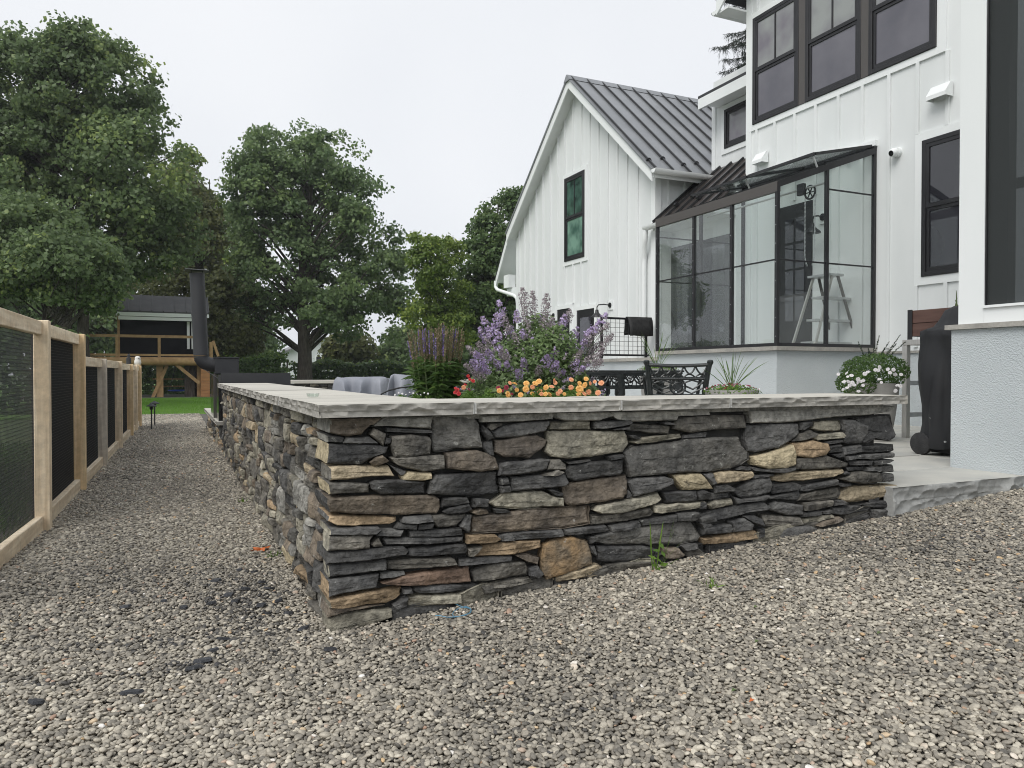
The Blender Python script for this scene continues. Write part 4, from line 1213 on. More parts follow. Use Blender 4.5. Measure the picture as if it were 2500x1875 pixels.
pr.box(7.5, 12, GY1 + 0.02, pb_.y - 0.42, pb_.z - 0.55, pb_.z - 0.36)
pr.build('side_roof_trim', M['trim'], house)
dn = MB()
gx_, gy_, gz_ = xa + 0.03, pb_.y + 0.04, pb_.z - 0.10
dn.tube([(gx_, gy_, gz_), (gx_, gy_, gz_ - 0.16), (gx_ + 0.01, gy_ - 0.10, gz_ - 0.25), (gx_ - 0.05, GY1 + 0.30, gz_ - 0.52), (gx_ - 0.06, GY1 + 0.12, gz_ - 0.60), (gx_ - 0.06, GY1 + 0.08, gz_ - 0.75), (gx_ - 0.06, GY1 + 0.08, TZ)], 0.048, 10)
dn.build('downspout', M['trim'], house, smooth=50)

# ---- recessed entry between the wings
XC = 7.62
e0, e1 = at(1592, 545, Y=GY0 - 0.01), at(1728, 421, Y=GY0 - 0.01)
MB().box(XC, XC + 0.1, YF, GY0, FLOOR - 0.1, 3.93).build('entry_wall', M['white'], house)
yd0, yd1 = YF + 0.05, at(1640, 606, X=XC).y
zd = at(1640, 606, X=XC).z
d = MB(); d.box(XC - 0.015, XC, yd0, yd1, FLOOR, zd); dr_ = d.build('entry_door', M['black'], house)
for a, b in ((0.12, 0.45), (0.55, 0.88)):
    MB().box(XC - 0.022, XC - 0.014, yd0 + (yd1 - yd0) * a, yd0 + (yd1 - yd0) * b, FLOOR + 0.35, zd - 0.14).build('door_pane', M['winglass'], dr_)
er = MB()
dirx, dz_ = e1.x - e0.x, e1.z - e0.z
er.hexa([(e0.x, YF + 0.002, e0.z - 0.03), (e1.x, YF + 0.002, e1.z - 0.03), (e1.x, GY0, e1.z - 0.03), (e0.x, GY0, e0.z - 0.03)],
        [(e0.x, YF + 0.002, e0.z), (e1.x, YF + 0.002, e1.z), (e1.x, GY0, e1.z), (e0.x, GY0, e0.z)])
eroof = er.build('entry_roof', M['brownroof'], house)
for k in range(6):
    y = GY0 - 0.05 - k * 0.30
    MB().bar((e0.x - 0.01, y, e0.z + 0.014), (e1.x, y, e1.z + 0.018), 0.024, 0.05, up=(-dz_, 0, dirx)).build('seam', M['seam'], eroof)
    if k in (1, 2, 3, 4):
        f_ = 0.22 if k % 2 else 0.32
        b = MB(); b.tube([(e0.x + dirx * f_, y - 0.03, e0.z + dz_ * f_ + 0.05), (e0.x + dirx * f_, y + 0.03, e0.z + dz_ * f_ + 0.05)], 0.045, 8)
        b.build('snow_guard', M['black'], eroof)
so = MB(); so.box(e0.x + 0.02, XC, YF + 0.004, GY0 - 0.001, e0.z - 0.13, e0.z - 0.06); so.build('soffit', M['white'], house)
half_gutter('gutter', (e0.x - 0.06, GY0 + 0.12, e0.z - 0.05), (e0.x - 0.06, YF + 0.01, e0.z - 0.05), 0.07, house)
dn = MB(); dx0, dy0, dz0 = e0.x - 0.06, GY0 + 0.10, e0.z - 0.10
dn.tube([(dx0, dy0, dz0), (dx0, dy0 + 0.01, dz0 - 0.14), (dx0 + 0.02, dy0 + 0.05, dz0 - 0.24), (XG - 0.06, dy0 + 0.15, dz0 - 0.42), (XG - 0.055, dy0 + 0.17, dz0 - 0.55), (XG - 0.055, dy0 + 0.17, FLOOR - 0.2)], 0.045, 10)
dn.build('downspout', M['trim'], house, smooth=50)

# ---- upper wall with the small window
XD = 8.46
dtop = at(1740, 243, X=XD)
MB().box(XD, XD + 0.3, YF + 0.002, dtop.y - 0.02, e1.z - 0.3, dtop.z + 0.3).build('upper_wall', M['white'], house)
ya, za = yz(1817, 254, XD); yb, zb2 = yz(1771.8, 364, XD); zc = yz(1771.8, 270, XD)[1]
window(XD, ya - 0.25, yb, zb2, zc, None, low='sashglass')
MB().box(XD - 0.02, XD + 0.1, dtop.y - 0.10, dtop.y, e1.z, dtop.z).build('corner_board', M['trim'], house)
tip = at(1704, 240, X=XD - 0.42)
dr2 = MB(); zE = tip.z
dr2.hexa([(XD - 0.42, YF + 0.003, zE - 0.02), (XD + 1.6, YF + 0.003, zE + 0.9), (XD + 1.6, tip.y, zE + 0.9), (XD - 0.42, tip.y, zE - 0.02)],
         [(XD - 0.42, YF + 0.003, zE + 0.03), (XD + 1.6, YF + 0.003, zE + 0.95), (XD + 1.6, tip.y, zE + 0.95), (XD - 0.42, tip.y, zE + 0.03)])
dr2.build('upper_roof', M['seam'], house)
dr2 = MB(); dr2.box(XD - 0.42, XD - 0.39, YF + 0.003, tip.y, zE - 0.20, zE - 0.021)
dr2.hexa([(XD - 0.39, tip.y - 0.03, zE - 0.20), (XD + 1.5, tip.y - 0.03, zE + 0.65), (XD + 1.5, tip.y, zE + 0.65), (XD - 0.39, tip.y, zE - 0.20)],
         [(XD - 0.39, tip.y - 0.03, zE - 0.021), (XD + 1.5, tip.y - 0.03, zE + 0.83), (XD + 1.5, tip.y, zE + 0.83), (XD - 0.39, tip.y, zE - 0.021)])
dr2.box(XD - 0.389, XD + 0.01, YF + 0.003, tip.y - 0.031, zE - 0.12, zE - 0.10); dr2.build('upper_fascia', M['trim'], house)

# ---- main block
mw = MB(); mw.box(XF, XF + 4.0, -3.0, YF, FLOOR - 0.04, 9.2); main_wall = mw.build('main_wall', M['white'], house)
zs = yz(1841.8, 305.6, XF)[1]; ztp = yz(1843, 47, XF)[1]; zml = yz(1844.5, 178, XF)[1]
wy = [at(p, 200, X=XF).y for p in (1841.5, 1953.7, 1970, 2105.6, 2124.6, 2289)]
window(XF, wy[1], wy[0], zs, ztp, zml, trim=0)
window(XF, wy[3], wy[2], zs, ztp, zml, trim=0)
window(XF, wy[5], wy[4], zs, ztp, zml, trim=0)
MB().box(XF - 0.036, XF + 0.02, wy[2] + 0.002, wy[1] - 0.002, zs, ztp).build('window_mullion', M['bronze'], house)
MB().box(XF - 0.036, XF + 0.02, wy[4] + 0.002, wy[3] - 0.002, zs, ztp).build('window_mullion', M['bronze'], house)
tr = MB(); tr.box(XF - 0.026, XF, wy[0] + 0.003, wy[0] + 0.09, zs - 0.09, ztp + 0.09); tr.box(XF - 0.026, XF, wy[5] - 0.12, wy[5] - 0.003, zs - 0.09, ztp + 0.09)
tr.box(XF - 0.0262, XF, wy[5] - 0.003, wy[0] + 0.003, zs - 0.09, zs - 0.003); tr.box(XF - 0.0262, XF, wy[5] - 0.003, wy[0] + 0.003, ztp + 0.003, ztp + 0.09)
tr.build('window_trim', M['trim'], house)
W_.append((XF, wy[5] - 0.12, wy[0] + 0.09, zs - 0.09, ztp + 0.09))
yR, zR = yz(2256, 345, XF); zRb = yz(2255, 676, XF)[1]; zRm = yz(2258, 510, XF)[1]
window(XF, yR - 1.0, yR, zRb, zR, zRm, top='winglass', low='winglass', muntin=False, trim=0.10)
# facade door inside the glasshouse
fy0, fy1 = at(1984, 600, X=XF).y, at(1905, 600, X=XF).y
fz = at(1940, 500, X=XF).z
d = MB(); d.box(XF - 0.02, XF, fy0, fy1, FLOOR, fz); dr_ = d.build('glasshouse_door', M['black'], house)
pw = (fy1 - fy0 - 0.30) / 2
for i in range(2):
    for k in range(4):
        zz0 = FLOOR + 0.45 + k * (fz - FLOOR - 0.62) / 4
        MB().box(XF - 0.030, XF - 0.019, fy0 + 0.13 + i * (pw + 0.04), fy0 + 0.13 + i * (pw + 0.04) + pw, zz0, zz0 + (fz - FLOOR - 0.62) / 4 - 0.035).build('door_pane', M['winglass'], dr_)
W_.append((XF, fy0 - 0.05, fy1 + 0.05, 0, fz + 0.06))
bt = [535, 675, 828, 990, 1165, 1350, 1555, 1775, 2005]
battens(main_wall, XF, [at(1680 + b / 3.16, 300, X=XF).y for b in bt], FLOOR, 9.0)
MB().box(XF - 0.024, XF + 0.1, YF - 0.10, YF + 0.012, FLOOR, 9.0).build('corner_board', M['trim'], house)
# eaves of the main roof
tipm = at(1752, 38, X=7.45)
ev2 = MB(); sz = tipm.z
ev2.box(7.45, 11, YF + 0.01, tipm.y, sz + 0.02, sz + 0.05)
ev2.hexa([(7.42, tipm.y, sz), (7.45, tipm.y, sz), (7.45, 3.2, sz + 2.9), (7.42, 3.2, sz + 2.9)], [(7.42, tipm.y, sz + 0.24), (7.45, tipm.y, sz + 0.24), (7.45, 3.2, sz + 3.14), (7.42, 3.2, sz + 3.14)])
ev2.hexa([(7.451, YF - .01, sz + 0.55), (7.84, YF - .01, sz + 0.55), (7.84, 3.2, sz + 2.85), (7.451, 3.2, sz + 2.85)], [(7.451, YF - .01, sz + 0.58), (7.84, YF - .01, sz + 0.58), (7.84, 3.2, sz + 2.88), (7.451, 3.2, sz + 2.88)])
ev2.build('main_eave', M['trim'], house)
half_gutter('gutter', (7.44, tipm.y + 0.07, sz + 0.10), (11, tipm.y + 0.07, sz + 0.10), 0.075, house)
mr2 = MB(); mr2.hexa([(7.40, tipm.y + 0.02, sz + 0.245), (12, tipm.y + 0.02, sz + 0.245), (12, 2.0, sz + 4.2), (7.40, 2.0, sz + 4.2)], [(7.40, tipm.y + 0.02, sz + 0.28), (12, tipm.y + 0.02, sz + 0.28), (12, 2.0, sz + 4.24), (7.40, 2.0, sz + 4.24)])
mr2.build('main_roof', M['seam'], house)
# stucco base
st = MB(); st.box(XF - 0.03, XF + 3.9, -2.9, 3.985, TZ - 0.06, FLOOR - 0.075)
st.box(6.42, XF + 0.2, 6.46, 9.2, TZ - 0.06, 1.245)
st.build('stucco_base', M['stucco'], house)
sl = MB(); sl.box(6.37, 7.60, 6.465, 9.25, 1.247, 1.30); sl.box(XF - 0.06, XF + 0.1, -2.9, 3.98, FLOOR - 0.073, FLOOR - 0.042)
sl.build('base_coping', M['capedge'], house)
def vent_hood(px, py, w=0.25):
    p = at(px, py, X=XF - 0.02)
    b = MB(); y, z, x = p.y, p.z, XF - 0.02
    h = 0.17
    b.add([(x, y - w/2, z - h/2), (x, y + w/2, z - h/2), (x - 0.13, y + w/2, z - h/2), (x - 0.13, y - w/2, z - h/2), (x, y - w/2, z + h/2), (x, y + w/2, z + h/2), (x - 0.04, y + w/2, z + h/2), (x - 0.04, y - w/2, z + h/2), (x - 0.13, y + w/2, z - h*.22), (x - 0.13, y - w/2, z - h*.22)],
          [(4,5,6,7), (7,6,8,9), (9,8,2,3), (0,4,7,9,3), (1,2,8,6,5), (0,1,5,4)])
    b.build('vent_hood', M['trim'], house)
vent_hood(2302, 225); vent_hood(1863, 387, 0.22)

# ---- security camera on the facade
p = at(2190, 372, X=XF - 0.02)
sc_ = empty('security_camera', p, 'white dome security camera with black lens beside the glasshouse roof', 'camera')
b = MB(); b.tube([(p.x + 0.02, p.y, p.z), (p.x - 0.03, p.y, p.z)], 0.062, 18); b.build('mount', M['trim'], sc_, smooth=40)
b = MB(); ax = Vector((-0.75, 0.05, -0.25)).normalized(); bs_ = Vector((p.x - 0.03, p.y, p.z))
b.tube([bs_, bs_ + ax * 0.03, bs_ + ax * 0.06, bs_ + ax * 0.075], [0.050, 0.056, 0.052, 0.040], 16); b.build('body', M['trim'], sc_, smooth=50)
b = MB(); b.tube([bs_ + ax * 0.07, bs_ + ax * 0.079], [0.036, 0.034], 16); b.build('lens', M['glossblack'], sc_, smooth=40)

# ---- barn lamps
def barn_lamp(name, px, py, X, label, arm=0.30, drop=0.10):
    p = at(px, py, X=X - 0.02)
    r_ = empty(name, p, label, 'wall lamp', 'black gooseneck wall lamps')
    MB().box(p.x - 0.004, p.x + 0.02, p.y - 0.07, p.y + 0.07, p.z - 0.09, p.z + 0.09).build('mounting_block', M['trim'], r_)
    b = MB(); b.tube([(p.x - 0.003, p.y, p.z), (p.x - 0.02, p.y, p.z)], 0.05, 14)
    b.tube([(p.x - 0.02, p.y, p.z), (p.x - arm * .5, p.y, p.z + 0.01), (p.x - arm * .9, p.y, p.z - 0.005), (p.x - arm, p.y, p.z - 0.05), (p.x - arm, p.y, p.z - drop)], 0.011, 8)
    b.build('arm', M['black'], r_, smooth=40)
    b = MB(); b.lathe((p.x - arm, p.y, p.z - drop - 0.14), [(0.11, 0.0), (0.105, 0.02), (0.06, 0.06), (0.035, 0.09), (0.03, 0.14)], 16); b.build('shade', M['black'], r_, smooth=40)
    return r_
barn_lamp('wall_lamp', 1490, 745, XG, 'black gooseneck lamp on white siding beside the dark door')
barn_lamp('wall_lamp', 1352, 770, XG, 'black gooseneck lamp half hidden behind the purple catmint flowers')
barn_lamp('wall_lamp', 2010, 530, XF, 'black gooseneck lamp seen through the glasshouse panes', arm=0.2)

# ================================================================== GLASSHOUSE
GX0, GX1, HY0, HY1 = 6.17, XF - 0.03, 3.99, 6.44
SILL = 1.378
ZE, ZT = at(1896, 446, X=GX0).z, at(2139, 366, Y=HY0).z
gh = empty('glasshouse', (GX0, HY0, TZ), 'lean-to black framed glass greenhouse on a pale blue stucco plinth', 'greenhouse')
MB().box(GX0 + 0.03, XF, HY0 + 0.03, HY1 + 0.02, TZ - 0.05, SILL - 0.052).build('plinth', M['stucco'], gh)
MB().box(GX0 - 0.03, XF - 0.002, HY0 - 0.03, HY1 + 0.025, SILL - 0.05, SILL).build('sill_slab', M['capedge'], gh)
roofz = lambda x: ZE + (ZT - ZE) * (x - GX0) / (GX1 - GX0)
fpost = [at(p, 700, X=GX0).y for p in (1613, 1694.7, 1786.6, 1896)]
fpost[0], fpost[-1] = HY1, HY0
spost = [GX0, at(2017, 700, Y=HY0).x, GX1]
PW = 0.042
MIDZ = at(1896, 633, X=GX0).z
def gbar(a, b, w=PW, h=None, name='frame_bar'): return MB().bar(a, b, w, h).build(name, M['black'], gh)
for y in fpost: gbar((GX0, y, SILL), (GX0, y, ZE), PW, PW)
for i, x in enumerate(spost):
    if i: gbar((x, HY0, SILL), (x, HY0, roofz(x) - 0.02)); gbar((x, HY1, SILL), (x, HY1, roofz(x) - 0.02))
for (a, b) in (((GX0, HY0, SILL + 0.02), (GX0, HY1, SILL + 0.02)), ((GX0, HY0, SILL + 0.021), (GX1, HY0, SILL + 0.021)), ((GX0, HY1, SILL + 0.021), (GX1, HY1, SILL + 0.021))): gbar(a, b, 0.045, 0.04)
MB().box(GX0 - 0.028, GX0 + 0.03, HY0 - 0.02, HY1 + 0.02, ZE - 0.11, ZE + 0.012).build('eave_channel', M['bronze'], gh)
for y in (HY0, HY1): gbar((GX0, y, ZE - 0.02), (GX1, y, ZT - 0.02), 0.045, 0.075)
for (a, b) in (((GX0, HY0, MIDZ), (GX0, HY1, MIDZ)), ((GX0, HY0, MIDZ), (GX1, HY0, MIDZ)), ((GX0, HY1, MIDZ), (GX1, HY1, MIDZ))): gbar(a, b, 0.016, 0.018)
gbar((spost[1], HY0, 3.36), (GX1, HY0, 3.36), 0.016, 0.018)
gbar((GX0, HY1, 3.1), (GX1, HY1, 3.1), 0.016, 0.018)
for i in range(3):
    for (a, c) in ((SILL + 0.03, MIDZ), (MIDZ, ZE - 0.10)):
        MB().box(GX0 - 0.004, GX0 + 0.002, fpost[i+1] + 0.01, fpost[i] - 0.01, a, c).build('glass_pane', M['ghglass'], gh)
for Yc in (HY0, HY1):
    for i in range(2):
        xa, xb = spost[i] + 0.01, spost[i+1] - 0.01
        MB().box(xa, xb, Yc - 0.003, Yc + 0.003, SILL + 0.03, MIDZ).build('glass_pane', M['ghglass'], gh)
        MB().hexa([(xa, Yc - .003, MIDZ), (xb, Yc - .003, MIDZ), (xb, Yc + .003, MIDZ), (xa, Yc + .003, MIDZ)],
                  [(xa, Yc - .003, roofz(xa) - .04), (xb, Yc - .003, roofz(xb) - .04), (xb, Yc + .003, roofz(xb) - .04), (xa, Yc + .003, roofz(xa) - .04)]).build('glass_pane', M['ghglass'], gh)
for i in range(3):
    ya, yb = fpost[i+1] + 0.012, fpost[i] - 0.012
    MB().hexa([(GX0 + .02, ya, ZE), (GX1, ya, ZT), (GX1, yb, ZT), (GX0 + .02, yb, ZE)], [(GX0 + .02, ya, ZE + .006), (GX1, ya, ZT + .006), (GX1, yb, ZT + .006), (GX0 + .02, yb, ZE + .006)]).build('roof_pane', M['ghroofglass'], gh)
for y in fpost[1:3]: gbar((GX0, y, ZE + 0.01), (GX1, y, ZT + 0.01), 0.035, 0.04)
gbar((GX1, HY0 - 0.02, ZT + 0.01), (GX1, HY1, ZT + 0.01), 0.05, 0.06)
MB().box(GX1 - 0.02, XF, HY0 - 0.03, HY1 - 0.1, ZT + 0.045, ZT + 0.12).build('flashing', M['trim'], gh)
# open roof vents hinged at the wall
for (ya, yb) in ((HY0 + 0.03, HY0 + 1.18), (HY0 + 1.24, HY0 + 2.40)):
    xh, zh, xl = GX1 - 0.02, ZT + 0.05, GX0 + 0.62
    zl = roofz(xl) + 0.20
    v = MB()
    v.bar((xh, ya, zh), (xl, ya, zl), 0.03, 0.035); v.bar((xh, yb, zh), (xl, yb, zl), 0.03, 0.035); v.bar((xl, ya - .015, zl), (xl, yb + .015, zl), 0.035, 0.034); v.bar((xh, ya, zh), (xh, yb, zh), 0.03, 0.034)
    vo = v.build('roof_vent', M['black'], gh)
    MB().hexa([(xl, ya, zl - .003), (xh, ya, zh - .003), (xh, yb, zh - .003), (xl, yb, zl - .003)], [(xl, ya, zl + .003), (xh, ya, zh + .003), (xh, yb, zh + .003), (xl, yb, zl + .003)]).build('vent_pane', M['ghroofglass'], vo)
    MB().bar((xl + 0.03, ya + .04, zl - 0.02), (xl + 0.10, ya + .04, roofz(xl + .1) + 0.02), 0.018).build('vent_stay', M['alu'], vo)
for y in fpost:                                    # screw heads along the glazing bars
    b = MB()
    for k in range(9):
        z = SILL + 0.12 + k * 0.225
        b.tube([(GX0 - 0.0215, y, z), (GX0 - 0.026, y, z)], 0.0055, 6)
    b.build('screw_heads', M['alu'], gh)
# vent winding gear
pw_ = at(1972, 470, Y=HY0 + 0.35)
vg = empty('vent_winder', pw_, 'black chain wheel with long steel shaft hung under the glasshouse roof', 'vent winder')
wx, wyy, wz = pw_
b = MB(); b.tube([(wx, HY0 + 0.05, wz + 0.06), (wx, HY1 - 0.1, wz + 0.06)], 0.014, 8); b.build('shaft', M['alu'], vg, smooth=40)
b = MB(); n_ = 20
ring = [(wx + 0.02, wyy - 0.02 + 0.085 * math.cos(2*math.pi*i/n_), wz + 0.085 * math.sin(2*math.pi*i/n_)) for i in range(n_ + 1)]
b.tube(ring, 0.013, 6)
for i in range(3):
    a = math.pi * i / 3; b.bar((wx + .02, wyy - .02 - .08*math.cos(a), wz - .08*math.sin(a)), (wx + .02, wyy - .02 + .08*math.cos(a), wz + .08*math.sin(a)), 0.012)
b.build('chain_wheel', M['black'], vg, smooth=40)
MB().box(wx - 0.05, wx + 0.01, wyy + 0.03, wyy + 0.15, wz - 0.02, wz + 0.13).build('gearbox', M['black'], vg, bevel=0.01)
b = MB()
zc0, zc1 = wz, at(1975, 650, Y=HY0 + 0.35).z
for s in (-1, 1):
    for k in range(34):
        z = zc0 - (zc0 - zc1) * (k + .5) / 34
        w = 0.083 if k < 28 else 0.083 * math.sqrt(max(0.0, 1 - ((k - 27) / 7) ** 2))
        y = wyy - 0.02 + s * w
        if k % 2: b.box(wx + 0.015, wx + 0.025, y - 0.003, y + 0.003, z - 0.013, z + 0.013)
        else: b.box(wx + 0.018, wx + 0.022, y - 0.009, y + 0.009, z - 0.013, z + 0.013)
b.build('chain', M['alu'], vg)
# plant ladder standing inside
lc = at(2014, 850, Y=HY0 + 0.55)
lad = empty('step_ladder', (lc.x, HY0 + 0.55, SILL), 'grey folding step ladder with flat treads standing inside the glasshouse', 'ladder')
lh = 0.98
for sy in (-0.16, 0.16):
    for sx in (-1, 1):
        MB().bar((lc.x + sx * 0.40, lc.y + sy * 1.25, SILL + 0.002), (lc.x + sx * 0.05, lc.y + sy, SILL + lh), 0.034, 0.022, up=(0, 1, 0)).build('leg', M['steel'] if sx < 0 else M['bronze'], lad)
for k, (zz, hw) in enumerate(((0.06, 0.46), (0.36, 0.36), (0.66, 0.27))):
    MB().box(lc.x - hw, lc.x + hw, lc.y - 0.19, lc.y - 0.02, SILL + zz, SILL + zz + 0.028).build('tread', M['alu'], lad)
MB().box(lc.x - 0.13, lc.x + 0.13, lc.y - 0.19, lc.y + 0.19, SILL + lh - 0.01, SILL + lh + 0.02).build('top_cap', M['alu'], lad)

# ================================================================== LANDING RAILING + MAT
ry_ = 8.0
ra, rb = at(1469, 776, Y=ry_), at(1577, 776, Y=ry_)
rl = empty('wire_railing', (ra.x, ry_, 1.30), 'low black framed wire grid railing on the landing', 'railing')
zt_, zb_ = ra.z, 1.36
b = MB()
b.bar((ra.x, ry_, 1.30), (ra.x, ry_, zt_ + .015), 0.035); b.bar((rb.x, ry_, 1.30), (rb.x, ry_, zt_ - .017), 0.035); b.bar((ra.x - .017, ry_, zt_), (rb.x + .1, ry_, zt_), 0.04, 0.034); b.bar((ra.x - .05, ry_, zb_), (rb.x + .05, ry_, zb_), 0.04, 0.032)
b.build('frame', M['black'], rl)
b = MB()
for k in range(1, 10):
    x = ra.x + (rb.x - ra.x) * k / 10; b.bar((x, ry_, zb_), (x, ry_, zt_), 0.006)
for k in range(1, 8):
    z = zb_ + (zt_ - zb_) * k / 8; b.bar((ra.x, ry_ + .006, z), (rb.x, ry_ + .006, z), 0.006)
b.build('wire_grid', M['wire'], rl)
mx0, mx1 = at(1530, 780, Y=ry_).x, at(1588, 780, Y=ry_).x
b = MB()
prof = [(-0.09, -0.30), (-0.075, -0.15), (-0.05, -0.03), (-0.02, 0.025), (0.02, 0.025), (0.05, -0.03), (0.07, -0.16), (0.085, -0.28)]
nx_ = 6; vs = []
for i in range(nx_ + 1):
    for (dy, dz) in prof: vs.append((mx0 + (mx1 - mx0) * i / nx_ + 0.01 * dz * (i - 3), ry_ + dy + 0.01 * math.sin(i * 1.9 + dz * 9), zt_ + dz + 0.008 * math.sin(i * 1.3) * (dz < -.1)))
k = len(prof)
b.add(vs, [(i*k+j, i*k+j+1, (i+1)*k+j+1, (i+1)*k+j) for i in range(nx_) for j in range(k-1)])
mt = b.build('door_mat', M['rubber'], None, smooth=60, loc=(mx0, ry_, zt_))
mt.modifiers.new('thickness', 'SOLIDIFY').thickness = 0.012
tag(mt, 'black rubber mat folded over the wire railing', 'mat')

# ================================================================== SCREENED PORCH (right edge)
PX, PY = 4.404, 0.507
pz = at(2322, 806, X=PX).z
po = empty('screened_porch', (PX, PY, TZ), 'white screened porch corner on a blue-grey stucco base at the entry slab', 'porch')
MB().box(PX, XF - 0.04, -1.6, PY, -0.05, pz).build('stucco_base', M['stucco'], po)
MB().box(PX - 0.03, XF - 0.04, -1.6, PY + 0.03, pz + 0.001, pz + 0.034).build('coping', M['capedge'], po)
zc_ = pz + 0.035
yc0 = PY - 0.035
yc1 = at(2404, 500, X=PX + 0.02).y
MB().box(PX + 0.02, PX + 0.20, yc1, yc0, zc_, 6.2).build('corner_post', M['trim'], po)
MB().box(PX + 0.022, PX + 0.10, -1.6, yc1 - 0.001, zc_, zc_ + 0.10).build('apron', M['trim'], po)
MB().box(PX + 0.005, PX + 0.10, -1.6, yc1 - 0.001, zc_ + 0.101, zc_ + 0.118).build('sill', M['trim'], po)
MB().box(PX + 0.045, PX + 0.047, -1.6, yc1 - 0.001, zc_ + 0.118, 6.2).build('insect_screen', M['screen'], po)
b = MB(); b.bar((PX + 0.034, yc1 - 0.004, zc_ + 0.118), (PX + 0.034, yc1 - 0.004, 6.2), 0.012); b.build('screen_bead', M['black'], po)
b = MB(); b.box(PX + 0.06, PX + 0.14, yc1 - 0.13, yc1 - 0.003, zc_ + 0.12, 6.2); b.build('inner_post', M['bronze'], po)
MB().box(PX + 0.1, XF - 0.05, -1.6, PY - 0.04, pz + 0.034, pz + 0.06).build('floor', M['bronze'], po)
MB().box(PX + 0.1, XF - 0.05, -1.6, PY - 0.04, 4.05, 4.15).build('ceiling', M['white'], po)
b = MB(); zr_ = at(2450, 455, X=PX + 0.30).z
b.bar((PX + 0.30, yc1 - 0.02, zr_), (PX + 0.30, -1.6, zr_), 0.06, 0.06); b.bar((PX + 0.30, yc1 - 0.24, pz + .06), (PX + 0.30, yc1 - 0.24, zr_ - .03), 0.06)
b.build('inner_rail', M['black'], po)
b = MB()
for k in range(12): b.bar((PX + 0.30, yc1 - 0.28, pz + 0.14 + k * 0.10), (PX + 0.30, -1.5, pz + 0.14 + k * 0.10), 0.005)
for k in range(8): b.bar((PX + 0.305, yc1 - 0.33 - k * 0.10, pz + 0.1), (PX + 0.305, yc1 - 0.33 - k * 0.10, zr_), 0.005)
b.build('wire_grid', M['alu'], po)
b = MB(); b.box(XF - 0.3, XF - 0.05, -1.6, 0.2, pz + .06, 3.2); b.build('inner_door', M['black'], po)
MB().box(PX - 0.1, XF - 0.05, -1.6, PY + 0.02, 6.2, 6.4).build('roof_plate', M['trim'], po)
# ================================================================== FENCE
fence = empty('garden_fence', (-1.3, 2.7, 0), 'stepped timber post and rail fence with black wire mesh along the gravel path', 'fence')
FXR = lambda y: -1.312 + 0.0255 * y
PY_ = [0.75, 2.72, 4.45, 6.2, 8.1, 10.0, 11.0, 12.0]
PT_ = [1.39, 1.394, 1.388, 1.205, 1.205, 1.19, 1.19, 1.185]
PM_ = ['woodpost', 'woodpost', 'woodpost2', 'woodpost3', 'woodpost', 'woodpost2', 'woodpost', 'woodpost2']
pw = 0.089
for y, t_, m_ in zip(PY_, PT_, PM_):
    x1 = FXR(y)
    MB().box(x1 - pw, x1, y, y + pw, gz(x1, y) - 0.15, t_).build('post', M[m_], fence, bevel=0.004)
for i in range(len(PY_) - 1):
    ya, yb = PY_[i] + pw + 0.002, PY_[i+1] - 0.002
    xa, xb = FXR(ya) - pw + 0.050, FXR(yb) - pw + 0.050
    ztop = min(PT_[i], PT_[i+1]) - 0.004
    def rail(z0a, z1a, z0b, z1b, name):
        b = MB(); b.hexa([(xa - .045, ya, z0a), (xa, ya, z0a), (xb, yb, z0b), (xb - .045, yb, z0b)], [(xa - .045, ya, z1a), (xa, ya, z1a), (xb, yb, z1b), (xb - .045, yb, z1b)])
        b.build(name, M['woodrail'], fence, bevel=0.004)
    rail(ztop - 0.088, ztop, ztop - 0.088, ztop, 'top_rail')
    g0, g1 = gz(xa, ya) + 0.0, gz(xb, yb) + 0.0
    rail(g0 - 0.02, g0 + 0.10, g1 - 0.02, g1 + 0.10, 'bottom_rail')
    # welded wire mesh
    b = MB(); sp_ = 0.021 if i < 2 else 0.026
    z_lo = min(g0, g1) + 0.08; z_hi = ztop - 0.07
    n_ = int((z_hi - z_lo) / sp_)
    wr_ = 0.0024
    for k in range(n_ + 1):
        z = z_lo + k * sp_
        b.bar((xa - 0.050, ya, z), (xb - 0.050, yb, z), wr_)
    n_ = int((yb - ya) / sp_)
    for k in range(n_ + 1):
        y = ya + k * sp_; x = xa + (xb - xa) * (y - ya) / (yb - ya) - 0.0485
        b.bar((x, y, z_lo), (x, y, z_hi), wr_)
    b.build('wire_mesh', M['wire'], fence)
    if i >= 1:
        b = MB(); b.hexa([(xa - .075, ya, z_lo - .05), (xa - .072, ya, z_lo - .05), (xb - .072, yb, z_lo - .05), (xb - .075, yb, z_lo - .05)], [(xa - .075, ya, z_hi + .03), (xa - .072, ya, z_hi + .03), (xb - .072, yb, z_hi + .03), (xb - .075, yb, z_hi + .03)])
        b.build('backing_sheet', M['mesh_backing'], fence)
# owl decoy on the last post, small dark finial further back
def blob(c, prof, n=14): return MB().lathe(c, prof, n)
x_ = FXR(12.0) - 0.06
owl = empty('owl_figure', (x_, 12.06, 1.185), 'small white owl figurine perched on the far fence post', 'figurine')
blob((x_, 12.06, 1.185), [(0.025, 0), (0.045, 0.012), (0.058, 0.05), (0.055, 0.085), (0.046, 0.105), (0.045, 0.115), (0.047, 0.135), (0.038, 0.16), (0.012, 0.17)]).build('body', M['owl'], owl, smooth=60)
MB().lathe((x_ + .02, 12.02, 1.30), [(0.006, 0), (0.010, 0.01), (0.006, 0.02)], 8).build('face', M['blackmetal'], owl, smooth=60)
x_ = FXR(10.0) - 0.06
fin = empty('black_lantern', (x_, 10.06, 1.19), 'small black lantern cap on top of a fence post', 'lantern')
MB().lathe((x_, 10.06, 1.19), [(0.035, 0), (0.035, 0.09), (0.02, 0.10), (0.02, 0.14), (0.012, 0.16)], 10).build('body', M['blackmetal'], fin)
